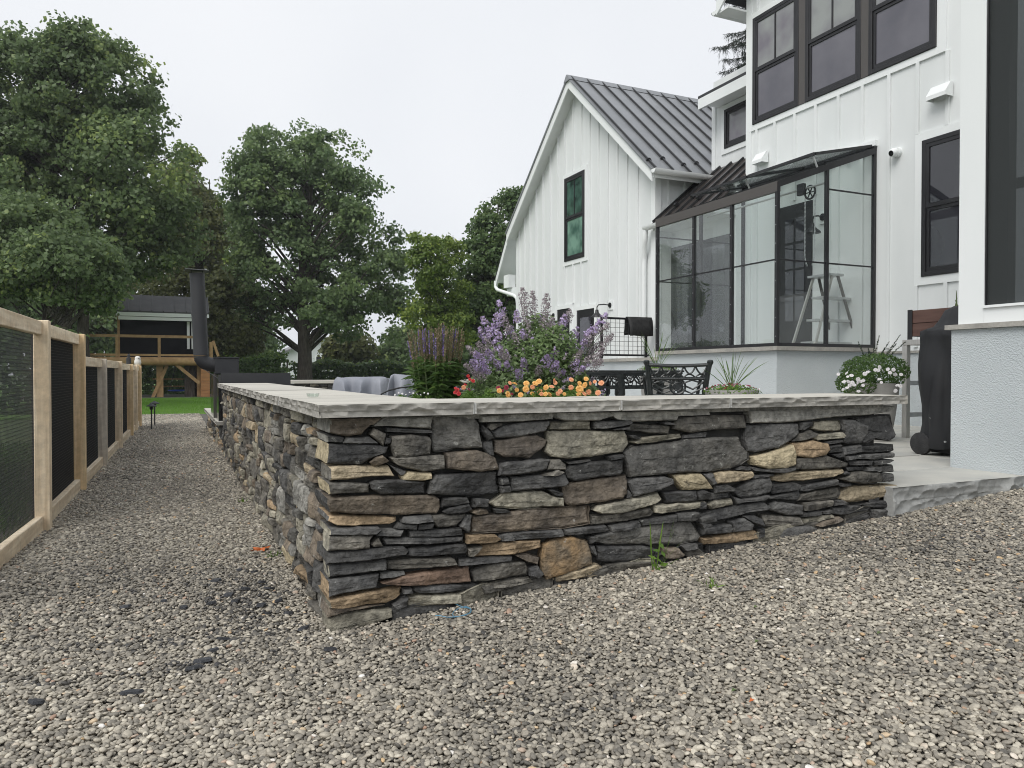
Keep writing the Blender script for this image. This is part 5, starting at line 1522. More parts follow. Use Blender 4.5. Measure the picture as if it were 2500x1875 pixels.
# path lights
def path_light(x, y, label):
    z = gz(x, y)
    r_ = empty('path_light', (x, y, z), label, 'path light', 'low black path lights')
    MB().tube([(x, y, z - 0.05), (x, y, z + 0.36)], 0.012, 8).build('stake', M['blackmetal'], r_)
    MB().lathe((x, y, z + 0.34), [(0.03, 0), (0.03, 0.05)], 12).build('lamp', M['blackmetal'], r_)
    MB().lathe((x, y, z + 0.395), [(0.085, 0), (0.08, 0.012), (0.03, 0.035), (0.006, 0.05)], 16).build('hat', M['blackmetal'], r_, smooth=40)
path_light(-0.83, 11.2, 'nearer of two low black hat-shaped path lights by the fence end')
path_light(-0.80, 12.2, 'farther of two low black hat-shaped path lights by the fence end')

# ================================================================== OUTDOOR FIRE UNIT AND FLUE
fu = empty('outdoor_fireplace', (0.3, 8.0, 0.445), 'black sheet steel outdoor oven with tall flue pipe on the low wall', 'outdoor oven')
MB().box(0.02, 0.05, 7.15, 9.2, 0.447, 1.03).build('side_panel', M['glossblack'], fu)
MB().box(0.052, 0.90, 7.15, 7.18, 0.60, 1.052).build('front_panel', M['blackmetal'], fu)
MB().box(0.052, 0.86, 7.183, 9.2, 0.447, 0.93).build('hearth_box', M['blackmetal'], fu)
b = MB()
b.bar((0.008, 7.9, 0.447), (0.008, 7.9, 1.04), 0.022)
b.build('corner_strip', M['bronze'], fu)
pc = at(487, 880, t=10.3)
bx0, bx1 = at(524, 890, Y=pc.y - 0.1).x, at(583, 890, Y=pc.y - 0.1).x
zb0, zb1 = at(550, 911, Y=pc.y).z, at(550, 871, Y=pc.y).z
MB().box(bx0, bx1, pc.y - 0.13, pc.y + 0.13, zb0 - 0.01, zb1 - 0.02).build('smoke_box', M['blackmetal'], fu, bevel=0.006)
MB().box(bx0 - .01, bx1 + .01, pc.y - 0.14, pc.y + 0.14, zb1 - 0.019, zb1 - 0.008).build('smoke_box_lid', M['blackmetal'], fu)
rp_ = 34.5 * 10.3 / 1830 / 2
zmid = (zb0 + zb1) / 2
ztop = at(480, 668, t=10.3).z
tilt = at(480, 668, t=10.3).x - at(491, 860, t=10.3).x
el = []
for k in range(7):
    a = math.pi / 2 * k / 6
    el.append((bx0 - 0.165 * math.sin(a), pc.y, zmid + 0.115 - 0.115 * math.cos(a)))
b = MB(); cx_ = bx0 - 0.165
b.tube([(bx0 + .01, pc.y, zmid)] + el[1:], [rp_ * 1.0] * 7, 20); b.build('flue_elbow', M['blackmetal'], fu, smooth=25)
b = MB()
for k, e in enumerate(el[1:]):
    d = Vector((-math.cos(math.pi/2*(k+1)/6), 0, math.sin(math.pi/2*(k+1)/6)))
    b.tube([Vector(e) - d * .004, Vector(e) + d * .004], rp_ * 1.03, 20)
b.build('elbow_seam', M['blackmetal'], fu)
zs_ = el[-1][2]
segs = [zs_, zs_ + (ztop - zs_) * 0.02, zs_ + (ztop - zs_) * 0.50, ztop]
for k in range(1, 3):
    xa_ = cx_ + tilt * (segs[k] - zs_) / (ztop - zs_); xb_ = cx_ + tilt * (segs[k+1] - zs_) / (ztop - zs_)
    MB().tube([(xa_, pc.y, segs[k]), (xb_, pc.y, segs[k+1])], rp_ * (1.0 if k == 1 else 0.985), 24).build('flue_pipe', M['blackmetal'], fu, smooth=25)
    MB().tube([(xa_, pc.y, segs[k] - .008), (xa_, pc.y, segs[k] + .012)], rp_ * 1.035, 24).build('flue_band', M['blackmetal'], fu)
xt = cx_ + tilt
b = MB()
for s in (-1, 1): b.bar((xt + s * 0.07, pc.y, ztop - .01), (xt + s * 0.07, pc.y, ztop + 0.05), 0.012)
b.add([(xt - .15, pc.y - .15, ztop + .035), (xt + .15, pc.y - .15, ztop + .03), (xt + .15, pc.y + .15, ztop + .03), (xt - .15, pc.y + .15, ztop + .035), (xt - .15, pc.y, ztop + .06), (xt + .15, pc.y, ztop + .055)],
      [(0,1,5,4), (4,5,2,3), (0,4,3), (1,2,5), (3,2,1,0)])
b.build('rain_cap', M['blackmetal'], fu)
MB().tube([(cx_ + .03, pc.y - .1, zmid - .06), (bx0 + .0, 7.2, 0.98)], 0.004, 5).build('guy_wire', M['black'], fu)

# ================================================================== PLAY TOWER
YP = 28.8
pt = empty('play_tower', (-1.4, YP + 1, 0), 'raised timber playhouse deck with black cabin and dark metal roof', 'playhouse')
X_ = lambda px, Y=YP: at(px, 900, Y=Y).x
Zp = lambda py, px=350, Y=YP: at(px, py, Y=Y).z
xl, xr = X_(200), X_(512)
zd0, zd1 = Zp(888), Zp(873)
MB().box(xl, xr, YP, YP + 3.0, zd1 - 0.04, zd1).build('deck', M['playwood'], pt)
MB().tube([(xl, YP - .05, (zd0 + zd1) / 2 - .02), (xr - .3, YP - .05, (zd0 + zd1) / 2 - .02)], 0.16, 12).build('deck_beam', M['playwood'], pt, smooth=40)
for pxp in (286, 389, 205, 505):
    x = X_(pxp); MB().box(x - .05, x + .05, YP - .04, YP + .06, zd1 - .3, Zp(818)).build('rail_post', M['playwood'], pt)
MB().box(xl, xr - .1, YP - .03, YP + .05, Zp(824), Zp(817.5)).build('handrail', M['playwood'], pt)
MB().box(xl, xr - .1, YP - .02, YP + .03, Zp(869), Zp(864)).build('lower_rail', M['playwood'], pt)
ch = MB(); ch.box(X_(290, YP + 1), X_(476, YP + 1), YP + 1.0, YP + 3.0, zd1, Zp(765, Y=YP + 1)); ch.build('cabin', M['darkclad'], pt)
MB().box(X_(287, YP + .9), X_(293, YP + .9), YP + .92, YP + 1.0, zd1, Zp(768, Y=YP + 1)).build('cabin_post', M['playwood'], pt)
MB().box(X_(457, YP + .9), X_(463.5, YP + .9), YP + .9, YP + .99, Zp(851, Y=YP + 1), Zp(783, Y=YP + 1)).build('white_post', M['trim'], pt)
MB().box(X_(468, YP + .9), X_(474, YP + .9), YP + .9, YP + .99, Zp(851, Y=YP + 1), Zp(783, Y=YP + 1)).build('white_post', M['trim'], pt)
ye, yr_ = YP + .55, YP + 2.0
ze, zr2 = Zp(762, Y=ye), Zp(723, Y=yr_) 
xa_, xb_ = X_(284, ye), X_(511, ye)
b = MB(); b.hexa([(xa_, ye, ze), (xb_, ye, ze), (xb_, yr_, zr2), (xa_, yr_, zr2)], [(xa_, ye, ze + .04), (xb_, ye, ze + .04), (xb_, yr_, zr2 + .04), (xa_, yr_, zr2 + .04)])
b.hexa([(xa_, yr_, zr2), (xb_, yr_, zr2), (xb_, yr_ + 1.45, ze), (xa_, yr_ + 1.45, ze)], [(xa_, yr_, zr2 + .04), (xb_, yr_, zr2 + .04), (xb_, yr_ + 1.45, ze + .04), (xa_, yr_ + 1.45, ze + .04)])
tr_ = b.build('roof', M['shingle'], pt)
for k in range(9):
    x = xa_ + (xb_ - xa_) * k / 8
    MB().bar((x, ye, ze + .05), (x, yr_, zr2 + .05), 0.03, 0.05, up=(0, -.5, 1)).build('seam', M['seam'], tr_)
MB().box(xa_, xb_, ye - .03, ye, Zp(772, Y=ye), Zp(763, Y=ye)).build('eave_board', M['trim'], pt)
MB().box(xa_ + .08, xb_ - .1, ye + .02, ye + .1, Zp(781, Y=ye), Zp(773, Y=ye)).build('eave_beam', M['trim'], pt)
for (pxa, pya, pxb, pyb, yo) in ((430, 890, 487, 936, .0), (408, 892, 370, 977, .3), (440, 895, 470, 920, .9)):
    a_, c_ = at(pxa, pya, Y=YP + yo), at(pxb, pyb, Y=YP + yo)
    MB().bar(a_, c_, 0.12).build('brace', M['playwood'], pt)
for pxp, w, m_ in ((466, .22, 'bark'), (485, .14, 'playwood'), (390, .12, 'playwood')):
    x = X_(pxp); MB().box(x - w, x + w, YP + .3, YP + .3 + 2 * w, -.05, zd1 - .05).build('support_post', M[m_], pt)
for k in range(9):
    z0_ = 0.02 + k * 0.175
    MB().box(X_(490), X_(512), YP - .02 + .004 * (k % 2), YP + .5, z0_, z0_ + .168).build('clad_board', M['playorange'], pt)
a_, c_ = at(520, 832, Y=YP + .2), at(533, 870, Y=YP + .2)
MB().bar(a_, c_, 0.10).build('stair_rail', M['playwood'], pt)
MB().box(X_(512), X_(520), YP + .1, YP + .2, zd1 - .1, Zp(832)).build('stair_post', M['playwood'], pt)
for py in (924, 942, 972):
    MB().box(X_(372, YP + 2), X_(458, YP + 2), YP + 2, YP + 2.08, Zp(py + 3, Y=YP + 2), Zp(py, Y=YP + 2)).build('play_beam', M['playwood'], pt)
sw = empty('saucer_swing', at(434, 954, Y=YP + 1.2), 'round blue saucer swing hanging under the play deck', 'swing')
c_ = at(434, 954, Y=YP + 1.2)
MB().lathe(c_, [(0.1, -.03), (0.30, -.02), (0.36, 0.0), (0.36, 0.035), (0.30, 0.04)], 20).build('seat', M['blueplastic'], sw, smooth=50)
b = MB()
for s in (-1, 1): b.tube([(c_.x + s * .33, c_.y, c_.z), (c_.x, c_.y, zd1 - .1)], 0.012, 5)
b.build('rope', M['blackmetal'], sw)

# ================================================================== REAR PATIO WALL
rw = empty('low_patio_wall', (2.0, 10.4, TZ), 'low stone wall with grey cap behind the tarp-covered furniture', 'stone wall')
MB().box(1.05, 7.2, 10.28, 10.6, TZ, 0.86).build('core', M['core'], rw)
rr_ = random.Random(8)
for i, p in enumerate(rubble(1.05, 3.2, lambda y: 0.38, 0.87, rr_)):
    if p[0][1] < 0.36: continue
    V, F = stone_shape(p, lambda u, v, w: (u, 10.26 - w, v), 0.06, 6000 + i, step=0.08, rough=1.2, rings=(0.0, 0.16, 0.6))
    place_stone(V, F, rr_.choice('ddgglb'), None, rw)
MB().box(1.0, 7.2, 10.18, 10.7, 0.872, 0.93).build('cap_stone', M['cap'], rw, bevel=0.006)

# ================================================================== COVERED FURNITURE
def draped(name, label, t0, cols, depth, group='grey tarps over patio furniture'):
    """cover hanging in folds: cols = (top px, top py, mid px, mid offset, hem px, hem offset)"""
    rows = []
    hem = lambda px, dt: (lambda q: (q.x, q.y, TZ + .012))(at(px, 1000, t=t0 + dt))
    rows.append([hem(c[4], c[5]) for c in cols])
    rows.append([tuple(at(c[2], (c[1] + 985) / 2 + 6, t=t0 + c[3])) for c in cols])
    rows.append([tuple(at(c[0] * .7 + c[2] * .3, c[1] + 10, t=t0 + c[3] * .45)) for c in cols])
    rows.append([tuple(at(c[0], c[1], t=t0 + .02)) for c in cols])
    bk = lambda p, d, dz: (p[0] + d * math.sin(YAW), p[1] + d * math.cos(YAW), p[2] + dz)
    rows.append([bk(p, depth * .5, -.02 - .02 * (k % 3)) for k, p in enumerate(rows[3])])
    rows.append([bk(p, depth, -.015) for p in rows[3]])
    rows.append([(q[0], q[1], TZ + .012) for q in (bk(p, depth * 1.08, 0) for p in rows[3])])
    n_ = len(cols); V = [v for r_ in rows for v in r_]
    F = [(j*n_+i, j*n_+i+1, (j+1)*n_+i+1, (j+1)*n_+i) for j in range(len(rows)-1) for i in range(n_-1)]
    # closed ends
    L_ = [j*n_ for j in range(len(rows))]; R_ = [j*n_+n_-1 for j in range(len(rows))]
    F += [tuple(L_), tuple(R_[::-1])]
    c = Vector((sum(v[0] for v in V)/len(V), sum(v[1] for v in V)/len(V), TZ + .012))
    b = MB(); b.add(V, F); o = b.build(name, M['tarp'], None, smooth=70, loc=c)
    m_ = o.modifiers.new('drape', 'SUBSURF'); m_.levels = 3; m_.render_levels = 3
    me = o.data
    cr = me.attributes.new('crease_edge', 'FLOAT', 'EDGE')
    vals = []
    for e in me.edges:
        a_, b_ = e.vertices; ra, rb_ = a_ // n_, b_ // n_
        fold = ra != rb_ and max(ra, rb_) <= 3 and (a_ % n_) in (1, 2, 4, 6)
        vals.append(0.75 if fold else (0.55 if ra == rb_ == 3 else 0.0))
    cr.data.foreach_set('value', vals)
    return tag(o, label, 'furniture cover', group)
draped('covered_table', 'wide grey tarp over low patio furniture in front of the patio wall', 8.4,
       [(806, 934, 803, 0, 797, 0), (824, 919, 819, -.04, 812, -.08), (834, 922, 845, -.20, 850, -.26), (858, 919, 861, .05, 856, .03), (884, 920, 880, -.22, 862, -.30), (908, 919, 908, .04, 905, .05), (926, 919, 930, -.16, 936, -.22), (944, 919, 946, .02, 950, -.02), (949, 932, 953, .05, 958, .05)], .75)
draped('covered_chair', 'grey tarp over a chair beside the tall speedwell', 7.4,
       [(946, 938, 938, 0, 929, 0), (954, 916, 946, -.10, 940, -.16), (962, 912, 962, .04, 958, .03), (982, 914, 978, -.14, 970, -.20), (1002, 916, 1003, .03, 1004, .02), (1022, 919, 1024, -.10, 1026, -.14), (1028, 934, 1032, .02, 1036, .02)], .5)

# ================================================================== CAST IRON SET
def arc3(a, b, sag, n=6, up=(0, 0, 1)):
    a, b, up = Vector(a), Vector(b), Vector(up)
    return [a.lerp(b, i / n) - up * sag * 4 * (i / n) * (1 - i / n) for i in range(n + 1)]
def iron_chair(loc, rz, label):
    root = empty('iron_chair', (0, 0, 0), label, 'chair', 'cast iron patio set')
    w, I = 0.25, M['iron']
    b = MB(); yb_ = lambda z: -0.24 - 0.20 * (z - 0.40)           # the back leans
    for s in (-1, 1):
        b = MB()
        b.tube([(s*w*1.02, -0.30, 0), (s*w*1.05, -0.25, 0.10), (s*w*.94, -0.20, 0.28), (s*w, -0.235, 0.42), (s*w*1.03, yb_(.55), 0.55), (s*w*1.10, yb_(.68), 0.68), (s*w*1.16, yb_(.75), 0.745)], [.024, .030, .022, .028, .027, .024, .022], 8)
        b.build('back_post', I, root, smooth=45)
        b = MB(); b.lathe((s*w*1.16, yb_(.75), 0.745), [(0.018, -.02), (0.03, 0), (0.026, .022), (0.008, .03)], 10); b.build('finial', I, root, smooth=45)
        b = MB(); b.tube([(s*w*1.0, 0.25, 0), (s*w*1.06, 0.22, .08), (s*w*.9, 0.17, .25), (s*w, 0.22, .42)], [.026, .032, .022, .026], 8); b.build('front_leg', I, root, smooth=45)
        b = MB(); b.tube([(s*w*1.05, yb_(.6), .60), (s*w*1.12, -0.05, .64), (s*w*1.10, 0.15, .60), (s*w*1.05, 0.20, .52), (s*w, 0.20, .43)], .018, 7); b.build('arm', I, root, smooth=45)
    b = MB(); b.tube(arc3((-w*1.14, yb_(.73), .73), (w*1.14, yb_(.73), .73), 0.012, 8), 0.017, 8); b.tube([(-w*1.04, yb_(.60), .60), (w*1.04, yb_(.60), .60)], 0.015, 8); b.tube([(-w, yb_(.44), .44), (w, yb_(.44), .44)], 0.015, 8)
    b.build('back_rail', I, root, smooth=45)
    b = MB()
    for k in range(5):
        xa = -w*1.05 + 2.1*w*k/5; xb = xa + 2.1*w/5
        b.tube(arc3((xa, yb_(.715), .715), (xb, yb_(.715), .715), 0.07, 6), 0.009, 6)
        b.tube(arc3((xa, yb_(.61), .61), (xb, yb_(.61), .61), -0.03, 5), 0.008, 6)
    b.build('swag', I, root, smooth=45)
    b = MB(); zc = .525
    for rr, tr in ((0.070, .011), (0.038, .007)):
        b.tube([(rr*math.cos(2*math.pi*i/18), yb_(zc) - .004, zc + rr*math.sin(2*math.pi*i/18)) for i in range(19)], tr, 6, caps=False)
    for i in range(12):
        a = 2*math.pi*i/12; b.bar((.038*math.cos(a), yb_(zc) - .004, zc + .038*math.sin(a)), (.068*math.cos(a), yb_(zc) - .004, zc + .068*math.sin(a)), .007)
    b.tube([(0, yb_(zc) + .004, zc), (0, yb_(zc) - .012, zc)], .030, 14)
    b.build('medallion', I, root, smooth=45)
    b = MB()
    for s in (-1, 1):
        b.tube([(s*.07, yb_(.53), .53), (s*.14, yb_(.50), .50), (s*.20, yb_(.54), .54), (s*w*1.02, yb_(.59), .59)], .010, 6)
        b.tube([(s*.06, yb_(.49), .49), (s*.13, yb_(.46), .46), (s*w*.98, yb_(.52), .52)], .009, 6)
        b.tube([(s*.06, yb_(.56), .56), (s*.13, yb_(.585), .585), (s*w*.98, yb_(.55), .55)], .009, 6)
    b.build('scroll', I, root, smooth=45)
    b = MB(); b.tube([(-w, -.22, .42), (w, -.22, .42), (w, .24, .42), (-w, .24, .42), (-w, -.22, .42)], .016, 6)
    for k in range(9): y = -.17 + k*.047; b.box(-w, w, y - .012, y + .012, .41, .425)
    b.build('seat', I, root)
    root.location = loc; root.rotation_euler = (0, 0, rz)
    return root
cl = at(1646, 960, t=7.25)
iron_chair((cl.x, cl.y, TZ), R(-30), 'ornate black cast iron chair with round medallion in its back')
def iron_table(loc, rz, L, W, label):
    root = empty('iron_table', (0, 0, 0), label, 'table', 'cast iron patio set')
    I = M['iron']; H = .68
    MB().box(-L/2, L/2, -W/2, W/2, H - .02, H).build('table_top', I, root, bevel=.006)
    MB().box(-L/2 + .015, L/2 - .015, -W/2 + .015, W/2 - .015, H - .04, H - .021).build('rim', I, root)
    b = MB()
    n_ = int(L / .13)
    for s in (-1, 1):
        for k in range(n_):
            xa = -L/2 + .05 + (L - .1)*k/n_; xb = xa + (L - .1)/n_
            b.tube(arc3((xa, s*(W/2 - .03), H - .05), (xb, s*(W/2 - .03), H - .05), .085, 6), .010, 6)
            b.tube(arc3((xa + .02, s*(W/2 - .03), H - .05), (xb - .02, s*(W/2 - .03), H - .05), .045, 5), .007, 5)
            m_ = (xa + xb)/2; b.tube([(m_ + .024*math.cos(2*math.pi*i/10), s*(W/2 - .035), H - .145 + .024*math.sin(2*math.pi*i/10)) for i in range(11)], .006, 5, caps=False)
        b.bar((-L/2 + .03, s*(W/2 - .03), H - .18), (L/2 - .03, s*(W/2 - .03), H - .18), .018, .03)
        b.bar((-L/2 + .03, s*(W/2 - .03), H - .05), (L/2 - .03, s*(W/2 - .03), H - .05), .018, .02)
    for s in (-1, 1):
        b.bar((s*(L/2 - .03), -W/2 + .03, H - .18), (s*(L/2 - .03), W/2 - .03, H - .18), .018, .03)
    b.build('apron', I, root, smooth=45)
    for sx in (-1, 1):
        for sy in (-1, 1):
            b = MB(); x, y = sx*(L/2 - .06), sy*(W/2 - .05)
            b.tube([(x, y, H - .04), (x + sx*.02, y, H - .15), (x + sx*.035, y, H - .24), (x - sx*.03, y, H - .36), (x - sx*.05, y, .22), (x - sx*.01, y, .10), (x + sx*.05, y, .03), (x + sx*.07, y, 0)], [.05, .048, .038, .026, .024, .028, .032, .022], 8)
            b.tube([(x - sx*.03, y, .32), (x + sx*.05, y, .26), (x + sx*.06, y, .16), (x + sx*.0, y, .12)], .014, 6)
            b.build('leg', I, root, smooth=45)
    b = MB(); b.bar((-L/2 + .08, 0, .2), (L/2 - .08, 0, .2), .025, .03); b.tube([(-L/2 + .1, -W/2 + .08, .30), (0, 0, .22), (L/2 - .1, W/2 - .08, .30)], .014, 6); b.tube([(-L/2 + .1, W/2 - .08, .30), (0, 0, .22), (L/2 - .1, -W/2 + .08, .30)], .014, 6)
    b.build('stretcher', I, root, smooth=45)
    root.location = loc; root.rotation_euler = (0, 0, rz)
tl = at(1560, 960, t=8.0); iron_table((tl.x + .08, tl.y + .1, TZ), R(-12), 0.75, 0.62, 'square black cast iron table with swag apron behind the iron chair')
tl = at(1455, 960, t=7.9); iron_table((tl.x, tl.y, TZ), R(-12), 0.46, 0.55, 'black cast iron side table peeking out beside the catmint')

# ================================================================== GRILL, STEEL TABLE, PLANTER BOX
gc = Vector((5.27, 0.93, TZ))
gr = empty('covered_grill', gc, 'barbecue grill under a black fabric cover beside the porch base', 'grill')
V, F = [], []
nu, lv_ = 90, [(0.055, 1.0), (0.09, 1.02), (0.16, 1.01), (0.24, 1.0), (0.32, .99), (0.40, .98), (0.48, .975), (0.56, .97), (0.64, .965), (0.72, .955), (0.80, 0.95), (0.88, .95), (0.93, 0.955), (0.985, 0.97), (1.005, 0.93), (1.02, 0.80), (1.08, 0.68), (1.15, 0.58), (1.185, 0.40), (1.19, 0.05)]
for j, (z, s) in enumerate(lv_):
    for i in range(nu):
        a = 2*math.pi*i/nu; ca, sa = math.cos(a), math.sin(a); k = (abs(ca)**6 + abs(sa)**6) ** (-1/6)
        cr_ = max(1 - abs(mnoise.noise(Vector((ca*3.1 + z*.8, sa*3.1, z*.7)))) * 3, 0)
        f = -0.030 * cr_ ** 2 * (1.05 - min(z, 1)) + 0.030 * math.sin(a*5 + 1.1*z) * (1 - min(z, 1)) + 0.035 * mnoise.noise(Vector((ca*2.5, sa*2.5, z*2.2))) + .012 * mnoise.noise(Vector((ca*7, sa*7, z*9)))
        V.append((gc.x + ca*k*(0.34*s + f*(z < 1.0)), gc.y + sa*k*((0.28 if z < 1.0 else .24)*s + f*(z < 1.0)), gc.z + z + 0.010*mnoise.noise(Vector((ca*4, sa*4, z*5)))))
for j in range(len(lv_) - 1):
    for i in range(nu): F.append((j*nu+i, j*nu+(i+1) % nu, (j+1)*nu+(i+1) % nu, (j+1)*nu+i))
F.append(tuple((len(lv_)-1)*nu + i for i in range(nu)))
b = MB(); b.add(V, F); b.build('cover', M['coverblack'], gr, smooth=55)
for (wx_, wy_) in ((gc.x - .31, gc.y + .20), (gc.x - .31, gc.y - .20)):
    b = MB(); b.tube([(wx_ - .045, wy_, TZ + .088), (wx_ - .04, wy_, TZ + .088), (wx_ + .0, wy_, TZ + .088), (wx_ + .005, wy_, TZ + .088)], [.074, .088, .088, .074], 22); b.build('wheel', M['rubber'], gr, smooth=35)
b = MB(); b.box(gc.x - .25, gc.x + .25, gc.y - .22, gc.y + .22, TZ + .02, TZ + .30); b.build('cart', M['black'], gr)
b = MB()
for (y, z) in ((gc.y + .1, .30), (gc.y - .02, .12)): b.tube([(gc.x - .352, y, TZ + z), (gc.x - .362, y, TZ + z)], .008, 8)
b.build('grommet', M['alu'], gr)
lp = at(2211, 1068, Z=TZ)
stt = empty('steel_side_table', lp, 'stainless steel frame table with two rungs beside the covered grill', 'table')
ztb = at(2211, 830, X=lp.x).z
lw = .055
for (x, y) in ((lp.x, lp.y), (lp.x + .50, lp.y), (lp.x, lp.y - .95), (lp.x + .50, lp.y - .95)):
    MB().box(x - lw/2, x + lw/2, y - lw/2, y + lw/2, TZ, ztb - .056).build('leg', M['steel'], stt, bevel=.003)
MB().box(lp.x - lw/2, lp.x + .50 + lw/2, lp.y - .95 - lw/2, lp.y + lw/2, ztb - .055, ztb).build('top_frame', M['steel'], stt, bevel=.004)
for py in (932, 1009):
    z = at(2225, py, Y=lp.y).z
    MB().box(lp.x + lw/2 + .001, lp.x + .50 - lw/2 - .001, lp.y - .02, lp.y + .02, z - .035, z + .01).build('rung', M['alu'], stt)
bz0, bz1 = ztb + .035, at(2230, 758, X=lp.x + .1).z
pb = empty('planter_box', (lp.x + .1, lp.y, ztb), 'reddish brown board planter box with black corner brackets on the steel table', 'planter')
hb = (bz1 - bz0) / 2
qx0, qx1, qy0, qy1 = lp.x + .05, lp.x + .45, lp.y - .93, lp.y + .01
for k in range(2):
    MB().box(qx0, qx0 + .03, qy0, qy1, bz0 + k*hb, bz0 + (k+1)*hb - .005).build('board', M['redwood'], pb, bevel=.003)
    MB().box(qx0 + .031, qx1, qy0, qy0 + .03, bz0 + k*hb, bz0 + (k+1)*hb - .005).build('board', M['redwood'], pb, bevel=.003)
b = MB(); b.box(qx0 - .008, qx0 + .05, qy1 + .001, qy1 + .012, ztb, bz1 + .004); b.box(qx0 - .008, qx0 - .001, qy1 - .04, qy1 + .0005, ztb, bz1 + .003)
b.build('corner_bracket', M['black'], pb)
b = MB(); b.box(qx0 - .008, qx0 + .05, qy0 - .012, qy0 - .001, ztb, bz1 + .004); b.box(qx0 - .008, qx0 - .001, qy0 - .0005, qy0 + .04, ztb, bz1 + .003)
b.build('corner_bracket', M['black'], pb)
MB().box(qx0 + .031, qx1, qy0 + .031, qy1 - .001, bz0, bz1 - .04).build('soil', M['soil'], pb)
b = MB()
for (dx, h_, ln) in ((.10, .10, .03), (.13, .17, -.01), (.16, .08, -.05), (.12, .06, .05)):
    b.tube([(lp.x + .22, lp.y - .25 - dx, bz1 - .04), (lp.x + .22, lp.y - .25 - dx - ln, bz1 + h_)], [.008, .003], 5)
b.build('seedling', M['stem'], pb)
# ================================================================== FOLIAGE TOOLS
def kites(P, Nn, size, aspect=0.6, rg_=rng, fold=0.25):
    """one 4-vertex leaf per point P, facing Nn; returns V, F, rnd"""
    n = len(P)
    Nn = Nn / (np.linalg.norm(Nn, axis=1, keepdims=True) + 1e-9)
    h = rg_.normal(size=(n, 3)); t = np.cross(Nn, h); t /= np.linalg.norm(t, axis=1, keepdims=True) + 1e-9
    s = np.cross(Nn, t)
    L = (size * rg_.uniform(0.7, 1.3, n))[:, None] if np.isscalar(size) else (size * rg_.uniform(0.75, 1.25, n))[:, None]
    W = L * aspect
    a = P - t * L * 0.5; c = P + t * L * 0.5 - Nn * L * fold * 0.4
    b = P - t * L * 0.05 + s * W * 0.5 - Nn * L * fold * 0.3; d = P - t * L * 0.05 - s * W * 0.5 - Nn * L * fold * 0.3
    V = np.stack([a, b, c, d], 1).reshape(-1, 3)
    F = np.arange(4 * n).reshape(n, 4)
    return V, F
def blades(P, D, L, W, curve=0.3, seg=2, rg_=rng):
    """strap leaves: base P, direction D, length L, width W; bend downwards"""
    n = len(P)
    D = D / (np.linalg.norm(D, axis=1, keepdims=True) + 1e-9)
    h = rg_.normal(size=(n, 3)); S = np.cross(D, h); S /= np.linalg.norm(S, axis=1, keepdims=True) + 1e-9
    L = np.broadcast_to(L, (n,))[:, None]; W = np.broadcast_to(W, (n,))[:, None]
    rows = []
    for k in range(seg + 1):
        q = k / seg
        c = P + D * L * q + np.array([0, 0, -1.0]) * L * curve * q * q
        w = W * (0.35 + 1.3 * q * (1 - q) * 1.6) * (0.15 if k == seg else 1)
        rows += [c - S * w / 2, c + S * w / 2]
    V = np.stack(rows, 1).reshape(-1, 3)
    m = 2 * (seg + 1)
    base = (np.arange(n) * m)[:, None]
    F = np.concatenate([base + np.array([[2*k, 2*k+1, 2*k+3, 2*k+2]]) for k in range(seg)], 1).reshape(-1, 4)
    return V, F
def rep(rnd, V): return np.repeat(rnd, len(V) // len(rnd))

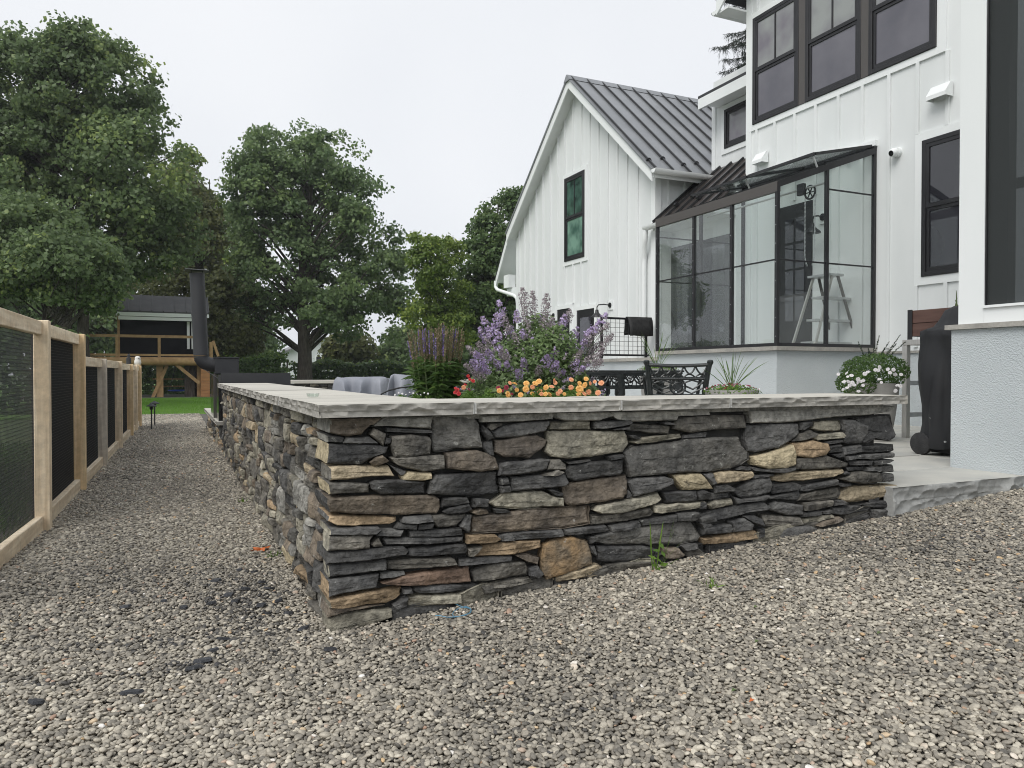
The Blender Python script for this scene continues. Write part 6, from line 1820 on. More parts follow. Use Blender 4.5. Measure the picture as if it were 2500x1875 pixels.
def tree(name, label, t, trunk_px, lobes_px, mat_key, nclump, nleaf, leaf, seed, cat='tree', group=None, ground=None, trunk_r=0.28, clump=0.55, fork=None, open_=0.0, branches=70, zbias=0.35, twin=None):
    """trunk and limbs with leaf clumps spread through a crown made of several lobes"""
    g = np.random.default_rng(seed)
    base = at(trunk_px, 930, t=t); base.z = 0.0 if ground is None else ground
    root = empty(name, base, label, cat, group)
    lobes = []
    for (px, py, rx, ry) in lobes_px:
        tt = t + g.uniform(-0.06, 0.06) * t * 0.6
        c = at(px, py, t=tt); k = t / FPX
        lobes.append((np.array(c), np.array([rx * k, rx * k * 0.95, ry * k])))
    wts = np.array([l[1][0] * l[1][2] for l in lobes]); wts /= wts.sum()
    C = []; O = []
    tries = 0
    while len(C) < nclump and tries < nclump * 30:
        tries += 1
        li = g.choice(len(lobes), p=wts); c, r = lobes[li]
        d = g.normal(size=3); d /= np.linalg.norm(d)
        rad = g.uniform(0.80, 1.0) if g.random() < 0.72 else g.uniform(0.3, 0.8)
        p = c + d * r * rad
        inside = min(np.linalg.norm((p - c2) / r2) for k2, (c2, r2) in enumerate(lobes) if k2 != li) if len(lobes) > 1 else 2
        if inside < 0.55 and g.random() < 0.75: continue
        if open_ and mnoise.noise(Vector(p * 0.75)) < open_ - 0.5 and g.random() < 0.8: continue
        if p[2] < 0.6: continue
        C.append(p); O.append(d)
    C = np.array(C); O = np.array(O)
    # leaves
    m = len(C)
    cr = clump * g.uniform(0.6, 1.35, m)
    n = m * nleaf
    idx = np.repeat(np.arange(m), nleaf)
    q = g.normal(size=(n, 3)); q /= np.linalg.norm(q, axis=1, keepdims=True)
    q *= (g.random(n) ** 0.45)[:, None]
    q *= np.stack([cr[idx], cr[idx], cr[idx] * 0.62], 1)
    P = C[idx] + q
    P[:, 2] -= 0.30 * (q[:, 0] ** 2 + q[:, 1] ** 2) / cr[idx]
    Nn = g.normal(size=(n, 3)) * 0.75 + np.array([0, 0, zbias]) + O[idx] * 0.55 + q / cr[idx][:, None] * 0.5
    V, F = kites(P, Nn, leaf, 0.85, g)
    tone = np.clip(g.normal(0.40, 0.20, n) + g.normal(0, 0.16, m)[idx] + 0.10 * np.sin(C[idx, 2] * 1.7 + C[idx, 0]), 0, 1)
    np_mesh('crown', V, F, M[mat_key], root, attrs={'rnd': rep(tone, V)})
    # wood
    b = MB()
    top = max(l[0][2] for l in lobes)
    cx, cy = np.mean([l[0][0] for l in lobes]), np.mean([l[0][1] for l in lobes])
    def trunk_at(z):
        f = max(0, min(1, z / top)); f2 = f ** 1.4
        return Vector((base.x + (cx - base.x) * f2 + 0.12 * math.sin(z * 0.7 + seed), base.y + (cy - base.y) * f2, z))
    zs = np.linspace(-0.1, top, 12)
    b.tube([trunk_at(z) for z in zs], [trunk_r * (1.25 if i == 0 else 1) * (1 - 0.88 * (i / 11) ** 0.9) for i in range(12)], 9)
    if twin:
        off = at(twin, 930, t=t) - at(trunk_px, 930, t=t)
        b.tube([trunk_at(z) + off * (1 - 0.2 * z / top) + Vector((0, 0.3, 0)) for z in zs[:9]], [trunk_r * .8 * (1 - 0.85 * (i / 11)) for i in range(9)], 8)
    order = g.permutation(m)[:branches]
    for i in order:
        e = Vector(C[i]); hd = math.hypot(e.x - base.x, e.y - base.y)
        z0 = max(top * 0.16, e.z - hd * g.uniform(0.45, 0.95) - 0.4)
        s = trunk_at(min(z0, top * 0.9)); mid = s.lerp(e, 0.5) + Vector((g.normal() * .2, g.normal() * .2, hd * 0.06))
        r0 = trunk_r * 0.30 * (1 - 0.6 * z0 / top)
        b.tube([s, s.lerp(mid, .55), mid, mid.lerp(e, .6), e], [r0, r0 * .8, r0 * .55, r0 * .33, r0 * .12], 5, caps=False)
    b.build('trunk', M['bark'], root, smooth=60)
    return root

# ================================================================== TREES
tree('maple_tree', 'tall dense maple with twin trunks at the left edge', 27.0, 168,
     [(60, 240, 190, 150), (230, 250, 170, 160), (335, 420, 120, 150), (120, 470, 250, 190), (385, 545, 105, 110), (190, 630, 170, 105), (-90, 360, 160, 240), (110, 140, 95, 70), (215, 125, 100, 60), (20, 150, 70, 60)],
     'maple', 900, 105, 0.155, 41, trunk_r=0.30, clump=0.62, group='trees around the yard', twin=212, branches=90)
tree('young_maple', 'lighter green low maple bough over the wire fence', 20.5, 92,
     [(50, 580, 150, 95), (165, 645, 115, 75), (-20, 660, 90, 70), (250, 715, 45, 35)], 'maple', 240, 110, 0.125, 43, trunk_r=0.14, clump=0.5, group='trees around the yard', branches=40)
tree('bronze_tree', 'bronze-green tree filling the gap left of the round maple', 37.0, 470,
     [(440, 520, 75, 120), (505, 640, 85, 140), (430, 720, 110, 110), (560, 770, 80, 110), (480, 830, 120, 60)], 'bronzeleaf', 380, 95, 0.185, 47, trunk_r=0.28, clump=0.7, group='trees around the yard')
tree('pale_tree', 'pale green treetop rising behind the bronze-green tree', 47.0, 530,
     [(455, 435, 38, 75), (505, 545, 40, 85), (560, 660, 50, 90)], 'lightleaf', 130, 90, 0.20, 49, trunk_r=0.25, clump=0.75, group='trees around the yard', branches=30)
tree('round_maple', 'big rounded maple with an airy crown and visible trunk', 36.0, 737,
     [(700, 372, 110, 68), (800, 395, 95, 72), (640, 480, 80, 110), (640, 395, 62, 60), (615, 540, 45, 110), (872, 500, 60, 100), (760, 520, 140, 120), (930, 640, 62, 95), (690, 650, 110, 100), (840, 690, 110, 100), (965, 730, 40, 70), (635, 760, 80, 45), (780, 770, 110, 34), (900, 815, 70, 30), (600, 620, 45, 80)],
     'maple2', 600, 100, 0.17, 51, trunk_r=0.40, clump=0.62, open_=0.31, group='trees around the yard', branches=110)
tree('locust_tree', 'feathery light green locust between the round maple and the house', 30.0, 1090,
     [(1050, 640, 42, 65), (1080, 720, 60, 80), (1040, 770, 45, 55), (1105, 610, 26, 36), (1020, 600, 18, 30), (1095, 800, 60, 60)], 'lightleaf', 200, 110, 0.115, 53, trunk_r=0.14, clump=0.42, group='trees around the yard', branches=40, zbias=0.1)
tree('dark_tree', 'dark green tree standing behind the white gable', 33.0, 1215,
     [(1230, 560, 75, 85), (1185, 660, 75, 90), (1250, 720, 70, 120), (1265, 490, 40, 40), (1150, 760, 70, 80)], 'darkleaf', 340, 90, 0.16, 57, trunk_r=0.25, clump=0.55, group='trees around the yard')
# woodland edge far behind
bgx = [(-20, 700, 170, 150, 44), (150, 790, 150, 110, 46), (330, 760, 140, 130, 50), (575, 810, 85, 90, 52), (1010, 850, 70, 60, 50), (850, 850, 42, 38, 49), (1130, 850, 110, 80, 46), (560, 880, 110, 60, 42)]
lbl = ['woodland tree behind the fence at the far left', 'low woodland tree behind the twin-trunk maple', 'woodland tree behind the playhouse roof', 'woodland tree just right of the flue pipe',
       'dark shrubby tree behind the purple speedwell', 'small far tree in front of the distant white house', 'dark tree below the locust beside the house', 'dark shrub between the flue pipe and the round maple']
for i, (px, py, rx, ry, t_) in enumerate(bgx):
    tree('woodland_tree', lbl[i], float(t_), px, [(px, py, rx, ry), (px - rx * .5, py + ry * .4, rx * .7, ry * .6), (px + rx * .45, py + ry * .35, rx * .7, ry * .6)], ('darkleaf', 'maple', 'bronzeleaf')[i % 3], 150, 50, 0.30, 70 + i,
         trunk_r=0.2, clump=0.85, group='woodland trees behind the yard', branches=25)
def leafy_mass(name, label, cat, boxes, mat_key, n, size, seed, group=None, kind=None):
    g = np.random.default_rng(seed)
    P, Nn = [], []
    for (x0, x1, y0, y1, z0, z1) in boxes:
        k = int(n * (x1 - x0) * (z1 - z0) / sum((b[1]-b[0])*(b[5]-b[4]) for b in boxes))
        c = np.array([(x0+x1)/2, (y0+y1)/2, (z0+z1)/2]); h = np.array([(x1-x0)/2, (y1-y0)/2, (z1-z0)/2])
        u = g.uniform(-1, 1, (k, 3)); face = g.integers(0, 3, k)
        s = g.random(k)
        u[np.arange(k)[s < .45], 1] = -1; u[np.arange(k)[(s >= .45) & (s < .8)], 2] = 1
        p = c + u * h * (1 + 0.10 * g.normal(size=(k, 1))); p[:, 2] += 0.12 * np.sin(p[:, 0] * 2.1 + seed) * (u[:, 2] > .5)
        P.append(p); Nn.append(u * np.abs(u) ** 2 + g.normal(size=(k, 3)) * .6 + np.array([0, -.2, .5]))
    P = np.concatenate(P); Nn = np.concatenate(Nn)
    root = empty(name, (float(P[:, 0].mean()), float(P[:, 1].mean()), 0), label, cat, group)
    V, F = kites(P, Nn, size, 0.75, g)
    hi = (P[:, 2] - P[:, 2].min()) / np.ptp(P[:, 2])
    np_mesh('foliage', V, F, M[mat_key], root, attrs={'rnd': rep(np.clip(g.normal(.35, .2, len(P)) + .25 * (hi > .85), 0, 1), V)})
    b = MB()
    for k in range(6):
        x, y = g.uniform(P[:, 0].min() + .2, P[:, 0].max() - .2), float(P[:, 1].mean())
        b.tube([(x, y, -.05), (x + .1, y, float(P[:, 2].max()) * .8)], [.04, .015], 5)
    b.build('stems', M['bark'], root)
    return root
h0, h1 = at(720, 930, t=41), at(1010, 930, t=41)
leafy_mass('clipped_hedge', 'long clipped hedge with yellow-green top behind the patio wall', 'hedge', [(h0.x, h1.x, h0.y - 1.5, h0.y + .5, 0, 1.55)], 'hedgeleaf', 9000, 0.17, 5)
h0, h1 = at(560, 930, t=33), at(700, 930, t=33)
leafy_mass('garden_shrub', 'loose green shrub beyond the flue pipe left of the maple trunk', 'shrub', [(h0.x, h1.x, h0.y - .8, h0.y + .8, 0, 1.7)], 'hedgeleaf', 4000, 0.15, 6, 'garden shrubs')
leafy_mass('garden_shrub', 'dark shrubs showing under the play deck', 'shrub', [(-4.5, 1.5, 33.5, 35, 0, 1.5)], 'darkleaf', 6000, 0.18, 7, 'garden shrubs')
leafy_mass('garden_shrub', 'leafy bed seen through the first wire mesh panel', 'shrub', [(-3.4, -2.2, 3.0, 6.0, 0, 0.95)], 'darkleaf', 6000, 0.09, 8, 'garden shrubs')
leafy_mass('garden_shrub', 'shrub row rising just above the fence top rail far behind', 'shrub', [(-12, -3.2, 17, 18.5, 0, 1.9)], 'darkleaf', 9000, 0.16, 9, 'garden shrubs')
# spruce behind the upper wall
g = np.random.default_rng(5)
sb_ = at(1880, 600, t=24.0)
spruce = empty('spruce_tree', (sb_.x, sb_.y, 0), 'dark drooping spruce branches showing behind the upper eaves', 'tree', 'trees around the yard')
MB().tube([(sb_.x, sb_.y, 0), (sb_.x, sb_.y, 17)], [.3, .05], 8).build('trunk', M['bark'], spruce)
P, D, tw = [], [], MB()
for k in range(110):
    z = 6.5 + 10 * k / 110 + g.normal() * .25; a = g.uniform(0, 2 * math.pi) if k % 2 else math.pi * (0.80 + 0.4 * g.random())
    Lb = ((17.2 - z) * 0.27 + 0.3) * g.uniform(.65, 1.1)
    g_dr = g.uniform(.15, .55)
    pts = [Vector((sb_.x + math.cos(a) * Lb * q, sb_.y + math.sin(a) * Lb * q, z - g_dr * q * q * Lb + .22 * q ** 4 * Lb)) for q in np.linspace(0, 1, 7)]
    tw.tube(pts, [.03, .027, .024, .02, .015, .01, .005], 4, caps=False)
    for s in np.linspace(0.25, 1, 24):
        i = min(int(s * 6), 5); p = pts[i].lerp(pts[i+1], s * 6 - i)
        for r_ in range(16):
            P.append((p.x + g.normal() * .05, p.y + g.normal() * .05, p.z - abs(g.normal()) * .04)); D.append((g.normal() * .5 + math.cos(a) * .5, g.normal() * .5 + math.sin(a) * .5, -0.6 + g.normal() * .3))
        if g.random() < .7:
            ln = g.uniform(.10, .50) * (.4 + g.random())
            for r_ in range(14): P.append((p.x + g.normal() * .02, p.y + g.normal() * .02, p.z - ln * g.random())); D.append((g.normal() * .3, g.normal() * .3, -1))
tw.build('branch', M['bark'], spruce)
P, D = np.array(P), np.array(D)
V, F = blades(P, D, g.uniform(.07, .16, len(P)), 0.04, 0.0, 1, g)
np_mesh('crown', V, F, M['needle'], spruce, attrs={'rnd': rep(g.random(len(P)), V)})

# far white house
fh0, fh1 = at(690, 900, t=62), at(905, 900, t=62)
fh = empty('far_house', (fh0.x, fh0.y, 0), 'distant white gabled house glimpsed below the round maple', 'house')
zE_, zR_ = at(800, 862, t=62).z, at(800, 824, t=62).z
YH = fh0.y
b = MB(); xm = (fh0.x + fh1.x) / 2
b.add([(fh0.x, YH, 0), (fh1.x, YH, 0), (fh1.x, YH, zE_), (xm, YH, zR_), (fh0.x, YH, zE_)] + [(fh0.x, YH + 8, 0), (fh1.x, YH + 8, 0), (fh1.x, YH + 8, zE_), (xm, YH + 8, zR_), (fh0.x, YH + 8, zE_)],
      [(0,1,2,3,4), (5,9,8,7,6), (0,4,9,5), (1,6,7,2)]); b.build('wall', M['farwhite'], fh)
b = MB()
for (xa, za, xb, zb) in ((fh0.x - .3, zE_ - .15, xm, zR_ + .05), (xm, zR_ + .05, fh1.x + .3, zE_ - .15)):
    b.hexa([(xa, YH - .3, za), (xb, YH - .3, zb), (xb, YH + 8, zb), (xa, YH + 8, za)], [(xa, YH - .3, za + .15), (xb, YH - .3, zb + .15), (xb, YH + 8, zb + .15), (xa, YH + 8, za + .15)])
b.build('roof', M['farroof'], fh)
wc = at(778, 878, Y=YH - .02); wi = MB().box(wc.x - .3, wc.x + .3, YH - .03, YH - .001, wc.z - .35, wc.z + .35).build('window', M['trim'], fh)
MB().box(wc.x - .2, wc.x + .2, YH - .04, YH - .031, wc.z - .25, wc.z + .25).build('pane', M['winglass'], wi)
wc = at(842, 850, Y=YH - .02); wi = MB().box(wc.x - .3, wc.x + .3, YH - .03, YH - .001, wc.z - .35, wc.z + .35).build('window', M['trim'], fh)
MB().box(wc.x - .2, wc.x + .2, YH - .04, YH - .031, wc.z - .25, wc.z + .25).build('pane', M['winglass'], wi)

# ================================================================== LAWN
lx0, lx1, ly0, ly1 = -14.0, 14.0, 15.6, 27.6
b = MB(); b.box(lx0, lx1, ly0, 70, -0.05, 0.115); tag(b.build('lawn', M['lawn']), kind='structure')
b = MB(); b.box(-6, 3.2, 27.6, 33, 0.1151, 0.122); tag(b.build('play_gravel', M['ground']), kind='structure')
g = np.random.default_rng(12)
n = 60000
P = np.stack([g.uniform(-3.0, 3.0, n), g.uniform(ly0, ly1, n), np.full(n, 0.115)], 1)
D = np.stack([g.normal(0, .35, n), g.normal(0, .35, n), np.ones(n)], 1)
V, F = blades(P, D, g.uniform(.05, .10, n), 0.012, 0.25, 1, g)
gr_ = np_mesh('lawn_grass', V, F, M['grass'], attrs={'rnd': rep(np.clip(g.normal(.5, .2, n) + .12 * np.sin(P[:, 0] * 3.0 + P[:, 1] * 1.3), 0, 1), V)})
tag(gr_, 'bright green mown lawn grass beyond the gravel path', 'grass', kind='stuff')
# long grass behind the fence
n = 16000
P = np.stack([g.uniform(-4.5, -1.45, n), g.uniform(1.2, 9.0, n), np.full(n, 0.0)], 1)
D = np.stack([g.normal(0, .4, n), g.normal(0, .4, n), np.ones(n)], 1)
V, F = blades(P, D, g.uniform(.10, .30, n), 0.012, 0.3, 2, g)
tag(np_mesh('rough_grass', V, F, M['verleaf'], attrs={'rnd': rep(np.clip(g.normal(.35, .2, n), 0, 1), V)}), 'long rough grass growing behind the fence mesh', 'grass', kind='stuff')

# ================================================================== PLANTING BED
bed = MB(); bed.box(0.60, 2.62, 0.56, 2.6, TZ - .02, 0.80); tag(bed.build('planting_bed', M['soil']), kind='structure')
BZ = 0.80
# ---- speedwell
vc = at(1066, 940, t=4.95)
ver = empty('speedwell_plant', (vc.x, vc.y, BZ), 'tall speedwell clump with brown faded and violet flower spikes', 'plant')
g = np.random.default_rng(31)
ns = 120
stem = MB(); LP, LD, SP, SN, VP, VN = [], [], [], [], [], []
for k in range(ns):
    a, r_ = g.uniform(0, 6.283), math.sqrt(g.random())
    bx_, by_ = vc.x + .11 * r_ * math.cos(a), vc.y + .11 * r_ * math.sin(a)
    tx_, ty_ = vc.x + .195 * r_ * math.cos(a) + g.normal() * .012, vc.y + .20 * r_ * math.sin(a) + g.normal() * .012
    zt_ = BZ + g.uniform(.50, .585) - .05 * r_ * r_
    bp, tp = Vector((bx_, by_, BZ)), Vector((tx_, ty_, zt_))
    stem.tube([bp, bp.lerp(tp, .5), tp], [.003, .0025, .0015], 4, caps=False)
    for q in g.uniform(.05, .62, 16):
        p = bp.lerp(tp, q); LP.append(p); LD.append((g.normal(), g.normal(), .55))
    viol = g.random() < .16
    for q in np.linspace(.62, 1.0, 52):
        p = bp.lerp(tp, q)
        rr = .0065 * (1.25 - q * .75)
        for _ in range(2):
            d = g.normal(size=3); d /= np.linalg.norm(d)
            tgt = (VP, VN) if (viol and q > .72) else (SP, SN)
            tgt[0].append(np.array(p) + d * rr); tgt[1].append(d)
stem.build('stems', M['stem'], ver)
V, F = blades(np.array([tuple(p) for p in LP]), np.array(LD), g.uniform(.06, .12, len(LP)), 0.021, 0.45, 2, g)
np_mesh('leaves', V, F, M['verleaf'], ver, attrs={'rnd': rep(np.clip(g.normal(.45, .22, len(LP)), 0, 1), V)})
V, F = kites(np.array(SP), np.array(SN), 0.0085, .8, g); np_mesh('faded_spikes', V, F, M['spikebrown'], ver, attrs={'rnd': rep(g.random(len(SP)), V)})
V, F = kites(np.array(VP), np.array(VN), 0.0095, .8, g); np_mesh('violet_spikes', V, F, M['violet'], ver, attrs={'rnd': rep(g.random(len(VP)), V)})

# ---- catmint
nc = at(1318, 940, t=4.75)
nep = empty('catmint_plant', (nc.x, nc.y, BZ), 'large catmint bush with lilac flower spikes over the wall', 'plant')
g = np.random.default_rng(33)
def mound(n, c, rx, ry, rz):
    d = g.normal(size=(n, 3)); d /= np.linalg.norm(d, axis=1, keepdims=True); d[:, 2] = np.abs(d[:, 2])
    rad = g.uniform(.55, 1.0, n) ** .6
    lump = 1 + .10 * np.sin(d[:, 0] * 6 + 1) + .08 * np.sin(d[:, 1] * 7) + .06 * np.sin(d[:, 2] * 9)
    return np.array(c) + d * np.array([rx, ry, rz]) * (rad * lump)[:, None], d
P, Dn = mound(25000, nc - Vector((0, 0, .24)), .44, .36, .60)
P[:, 2] = np.maximum(P[:, 2], BZ)
V, F = kites(P, Dn * .6 + g.normal(size=P.shape) * .6 + np.array([0, 0, .5]), .027, .62, g, fold=.5)
np_mesh('leaves', V, F, M['nepleaf'], nep, attrs={'rnd': rep(np.clip(g.normal(.42, .22, len(P)) + .18 * (P[:, 2] - BZ - .2), 0, 1), V)})
stem = MB(); FP, FN, CP, CN = [], [], [], []
spec_ = []     # (px, py tip, lilac?) tips surveyed from the photograph
for (px, py, lil, ln) in ((1217, 735, 1, .15), (1210, 762, 1, .10), (1178, 775, 1, .14), (1203, 790, 1, .12), (1170, 800, 1, .12), (1276, 703, 0, .26), (1300, 712, 0, .22), (1335, 718, 0, .24), (1243, 790, 1, .10), (1205, 830, 1, .14), (1392, 755, 0, .09), (1380, 768, 1, .08), (1370, 790, 1, .12), (1410, 800, 1, .10),
                          (1480, 766, 1, .08), (1462, 786, 1, .09), (1445, 800, 1, .08), (1470, 803, 0, .07), (1485, 790, 0, .06), (1450, 815, 0, .10), (1496, 815, 0, .13), (1465, 835, 0, .12), (1475, 850, 0, .12), (1430, 830, 1, .10), (1150, 880, 1, .14), (1135, 890, 0, .10), (1160, 860, 1, .12), (1140, 845, 0, .10),
                          (1207, 880, 1, .09), (1276, 875, 1, .12), (1262, 905, 1, .09), (1350, 860, 1, .10), (1335, 870, 1, .09), (1377, 905, 1, .08), (1320, 800, 0, .12), (1255, 812, 0, .12), (1290, 790, 0, .12), (1155, 910, 0, .1), (1315, 895, 0, .1), (1225, 855, 0, .1), (1390, 840, 1, .1), (1440, 870, 0, .1), (1470, 878, 0, .1), (1350, 775, 0, .14), (1230, 770, 0, .12), (1185, 825, 0, .12), (1165, 835, 0, .1), (1420, 855, 0, .12), (1280, 840, 0, .1), (1365, 815, 0, .1), (1300, 825, 1, .07), (1250, 845, 1, .07), (1330, 840, 1, .07), (1275, 805, 1, .07), (1345, 800, 1, .07), (1405, 830, 1, .07), (1235, 885, 1, .07), (1305, 870, 1, .07), (1360, 885, 1, .07), (1410, 880, 1, .07), (1320, 770, 1, .08), (1260, 760, 1, .08), (1425, 895, 1, .06), (1190, 855, 1, .07), (1180, 895, 1, .07)):
    tt = 4.75 - (0.30 if py > 850 else 0.0) + g.normal() * .08
    tp = at(px, py, t=tt)
    root_ = Vector((nc.x + (tp.x - nc.x) * .45, nc.y + (tp.y - nc.y) * .45 + .03, nc.z + .02 if py < 850 else nc.z - .05))
    d = (tp - root_).normalized()
    stem.tube([root_, root_.lerp(tp, .5) + Vector((0, 0, .012)), tp], [.0026, .002, .001], 4, caps=False)
    wh = int(ln / .0125)
    for w in range(wh):
        p = tp - d * (w * .0125 + g.uniform(0, .006)); R_ = .010 + .022 * min(1, (w + 1) / 4) * g.uniform(.7, 1.3)
        if lil and g.random() < .12: continue
        for _ in range(26):
            e = g.normal(size=3); e -= np.array(d) * e.dot(np.array(d)) * .8; e /= np.linalg.norm(e)
            q = np.array(p) + e * R_ * g.uniform(.5, 1.1)
            if lil and g.random() < .62: FP.append(q); FN.append(e)
            else: CP.append(q); CN.append(e)
for k in range(260):                                   # smaller side sprays
    P1, D1 = mound(1, nc - Vector((0, 0, .24)), .44, .37, .56); tp = Vector(P1[0]) + Vector(D1[0]) * .05
    for w in range(4):
        p = tp - Vector(D1[0]) * w * .017
        for _ in range(9):
            e = g.normal(size=3); e /= np.linalg.norm(e)
            (CP if g.random() < .75 else FP).append(np.array(p) + e * .011); (CN if len(CN) < len(CP) else FN).append(e)
stem.build('stems', M['stem'], nep)
V, F = kites(np.array(FP), np.array(FN), .0145, .8, g, fold=.6); np_mesh('flowers', V, F, M['lilac'], nep, attrs={'rnd': rep(np.clip(g.normal(.6, .25, len(FP)), 0, 1), V)})
V, F = kites(np.array(CP), np.array(CN), .0115, .7, g, fold=.6); np_mesh('calyces', V, F, M['calyx'], nep, attrs={'rnd': rep(g.random(len(CP)), V)})

# ---- trailing bedding plants
def flower_mesh(name, mk, r=.0132):
    V, F = [], []
    for k in range(5):
        a = 2 * math.pi * k / 5
        for q, w, h in ((0.10, .45, 0), (.6, 1.05, .14), (1.0, .85, .04)):
            V += [(r * (q * math.cos(a) - w * .5 * math.sin(a)), r * (q * math.sin(a) + w * .5 * math.cos(a)), r * h), (r * (q * math.cos(a) + w * .5 * math.sin(a)), r * (q * math.sin(a) - w * .5 * math.cos(a)), r * h)]
        b_ = k * 6; F += [(b_, b_+1, b_+3, b_+2), (b_+2, b_+3, b_+5, b_+4)]
    for k in range(5):                                    # inner ruffle
        a = 2 * math.pi * (k + .5) / 5; b_ = len(V)
        V += [(0, 0, r * .1), (r * .5 * math.cos(a - .5), r * .5 * math.sin(a - .5), r * .38), (r * .62 * math.cos(a), r * .62 * math.sin(a), r * .30), (r * .5 * math.cos(a + .5), r * .5 * math.sin(a + .5), r * .38)]; F.append((b_, b_+1, b_+2, b_+3))
    me = bpy.data.meshes.new(name); me.from_pydata(V, [], F)
    at_ = me.attributes.new('rnd', 'FLOAT', 'POINT'); at_.data.foreach_set('value', [random.random() for _ in V])
    me.materials.append(M[mk]); return me
FM = {k: flower_mesh('flower', k) for k in ('orange', 'peach', 'red', 'maroon', 'whitepetal', 'pinkmix')}
def put_flowers(root, items, rg_, toward=CAM):
    o_ = ORIGIN[root.name]
    for (p, mk, s) in items:
        f = bpy.data.objects.new('flower', FM[mk]); COL.objects.link(f); f.parent = root
        f.location = Vector(p) - o_
        d = (Vector(toward) - Vector(p)).normalized() * .8 + Vector((rg_.normal() * .4, rg_.normal() * .4, .45 + rg_.normal() * .25))
        q = d.to_track_quat('Z', 'Y'); f.rotation_mode = 'QUATERNION'; f.rotation_quaternion = q
        f.scale = (s, s, s)
def bedding(name, label, px0, px1, t, ztop, mk_leaf, flowers, seed, n=2600, depth=.16, group='bedding plants along the wall'):
    g_ = np.random.default_rng(seed)
    a, b_ = at(px0, 940, t=t), at(px1, 940, t=t)
    c = (a + b_) / 2; hw = (b_ - a).length / 2
    root = empty(name, (c.x, c.y, BZ), label, 'plant', group)
    u = g_.uniform(-1, 1, n); v = g_.uniform(-1, 1, n)
    prof_ = np.sqrt(np.clip(1 - u ** 4, 0, 1)) * (1 + .18 * np.sin(u * 9 + seed))
    z = BZ + (ztop - BZ) * prof_ * np.sqrt(np.clip(1 - v ** 2, 0, 1)) * g_.uniform(.45, 1.0, n)
    dirv = np.array((b_ - a).normalized()); perp = np.array([dirv[1], -dirv[0], 0])
    P = np.array([c.x, c.y, 0]) + u[:, None] * hw * dirv + v[:, None] * depth * perp; P[:, 2] = z
    D = g_.normal(size=(n, 3)); D[:, 2] = np.abs(D[:, 2]) + .2
    V, F = blades(P, D, g_.uniform(.018, .036, n), 0.009, 0.3, 2, g_)
    np_mesh('leaves', V, F, M[mk_leaf], root, attrs={'rnd': rep(np.clip(g_.normal(.45, .25, n), 0, 1), V)})
    it = [(at(px, py, t=t - .10 + g_.uniform(-.05, .10)), mk, (1.25 if mk in ('orange', 'peach') else .95) * s * g_.uniform(.8, 1.2)) for (px, py, mk, s) in flowers]
    put_flowers(root, it, g_)
    return root
og = [(1256, 937, 'orange', 1.1), (1245, 935, 'peach', .8), (1219, 954, 'orange', .8), (1240, 963, 'orange', 1), (1271, 964, 'orange', 1), (1284, 950, 'orange', 1.05), (1285, 936, 'orange', .9), (1307, 936, 'orange', 1), (1316, 931, 'orange', .9), (1300, 962, 'orange', .9),
      (1319, 958, 'peach', 1.1), (1322, 962, 'peach', .9), (1332, 962, 'orange', .9), (1342, 963, 'orange', .9), (1333, 946, 'orange', 1), (1347, 944, 'peach', .8), (1353, 930, 'peach', .95), (1356, 935, 'peach', .8), (1368, 955, 'peach', 1.0), (1362, 961, 'peach', .8),
      (1394, 946, 'peach', .9), (1395, 927, 'peach', .7), (1415, 950, 'orange', 1.1), (1415, 936, 'orange', .9), (1428, 940, 'orange', 1.1), (1431, 925, 'orange', .9), (1441, 936, 'peach', .8), (1413, 963, 'orange', 1), (1426, 961, 'peach', 1), (1437, 957, 'peach', .9), (1460, 959, 'peach', 1), (1468, 935, 'peach', 1.1), (1378, 962, 'orange', .7), (1262, 952, 'orange', .8), (1300, 945, 'peach', .7), (1452, 932, 'peach', .8)]
bedding('trailing_petunia', 'orange and peach double trailing petunias at the foot of the catmint', 1240, 1478, 4.25, .945, 'annleaf', og, 61, n=3600)
rd = [(1143, 918, 'red', .9), (1155, 930, 'red', .9), (1136, 939, 'red', 1), (1117, 952, 'red', 1.1), (1112, 958, 'red', 1), (1120, 961, 'red', 1), (1132, 946, 'peach', .8), (1145, 951, 'maroon', .95), (1216, 946, 'maroon', 1), (1236, 946, 'maroon', 1), (1226, 954, 'maroon', .8), (1242, 960, 'maroon', .9), (1250, 962, 'maroon', .8), (1112, 948, 'red', .8), (1147, 926, 'red', .7)]
bedding('trailing_petunia', 'red and maroon trailing petunias between speedwell and catmint', 1105, 1245, 4.35, .935, 'annleaf', rd, 62, n=2400)
wh = [(1000 + k * 9, 958 + (k * 37) % 7, 'whitepetal', .45) for k in range(-4, 6)]
bedding('white_alyssum', 'small pale green plants with tiny white flowers left of the speedwell', 955, 1060, 4.75, .90, 'annleaf', wh, 63, n=1500)

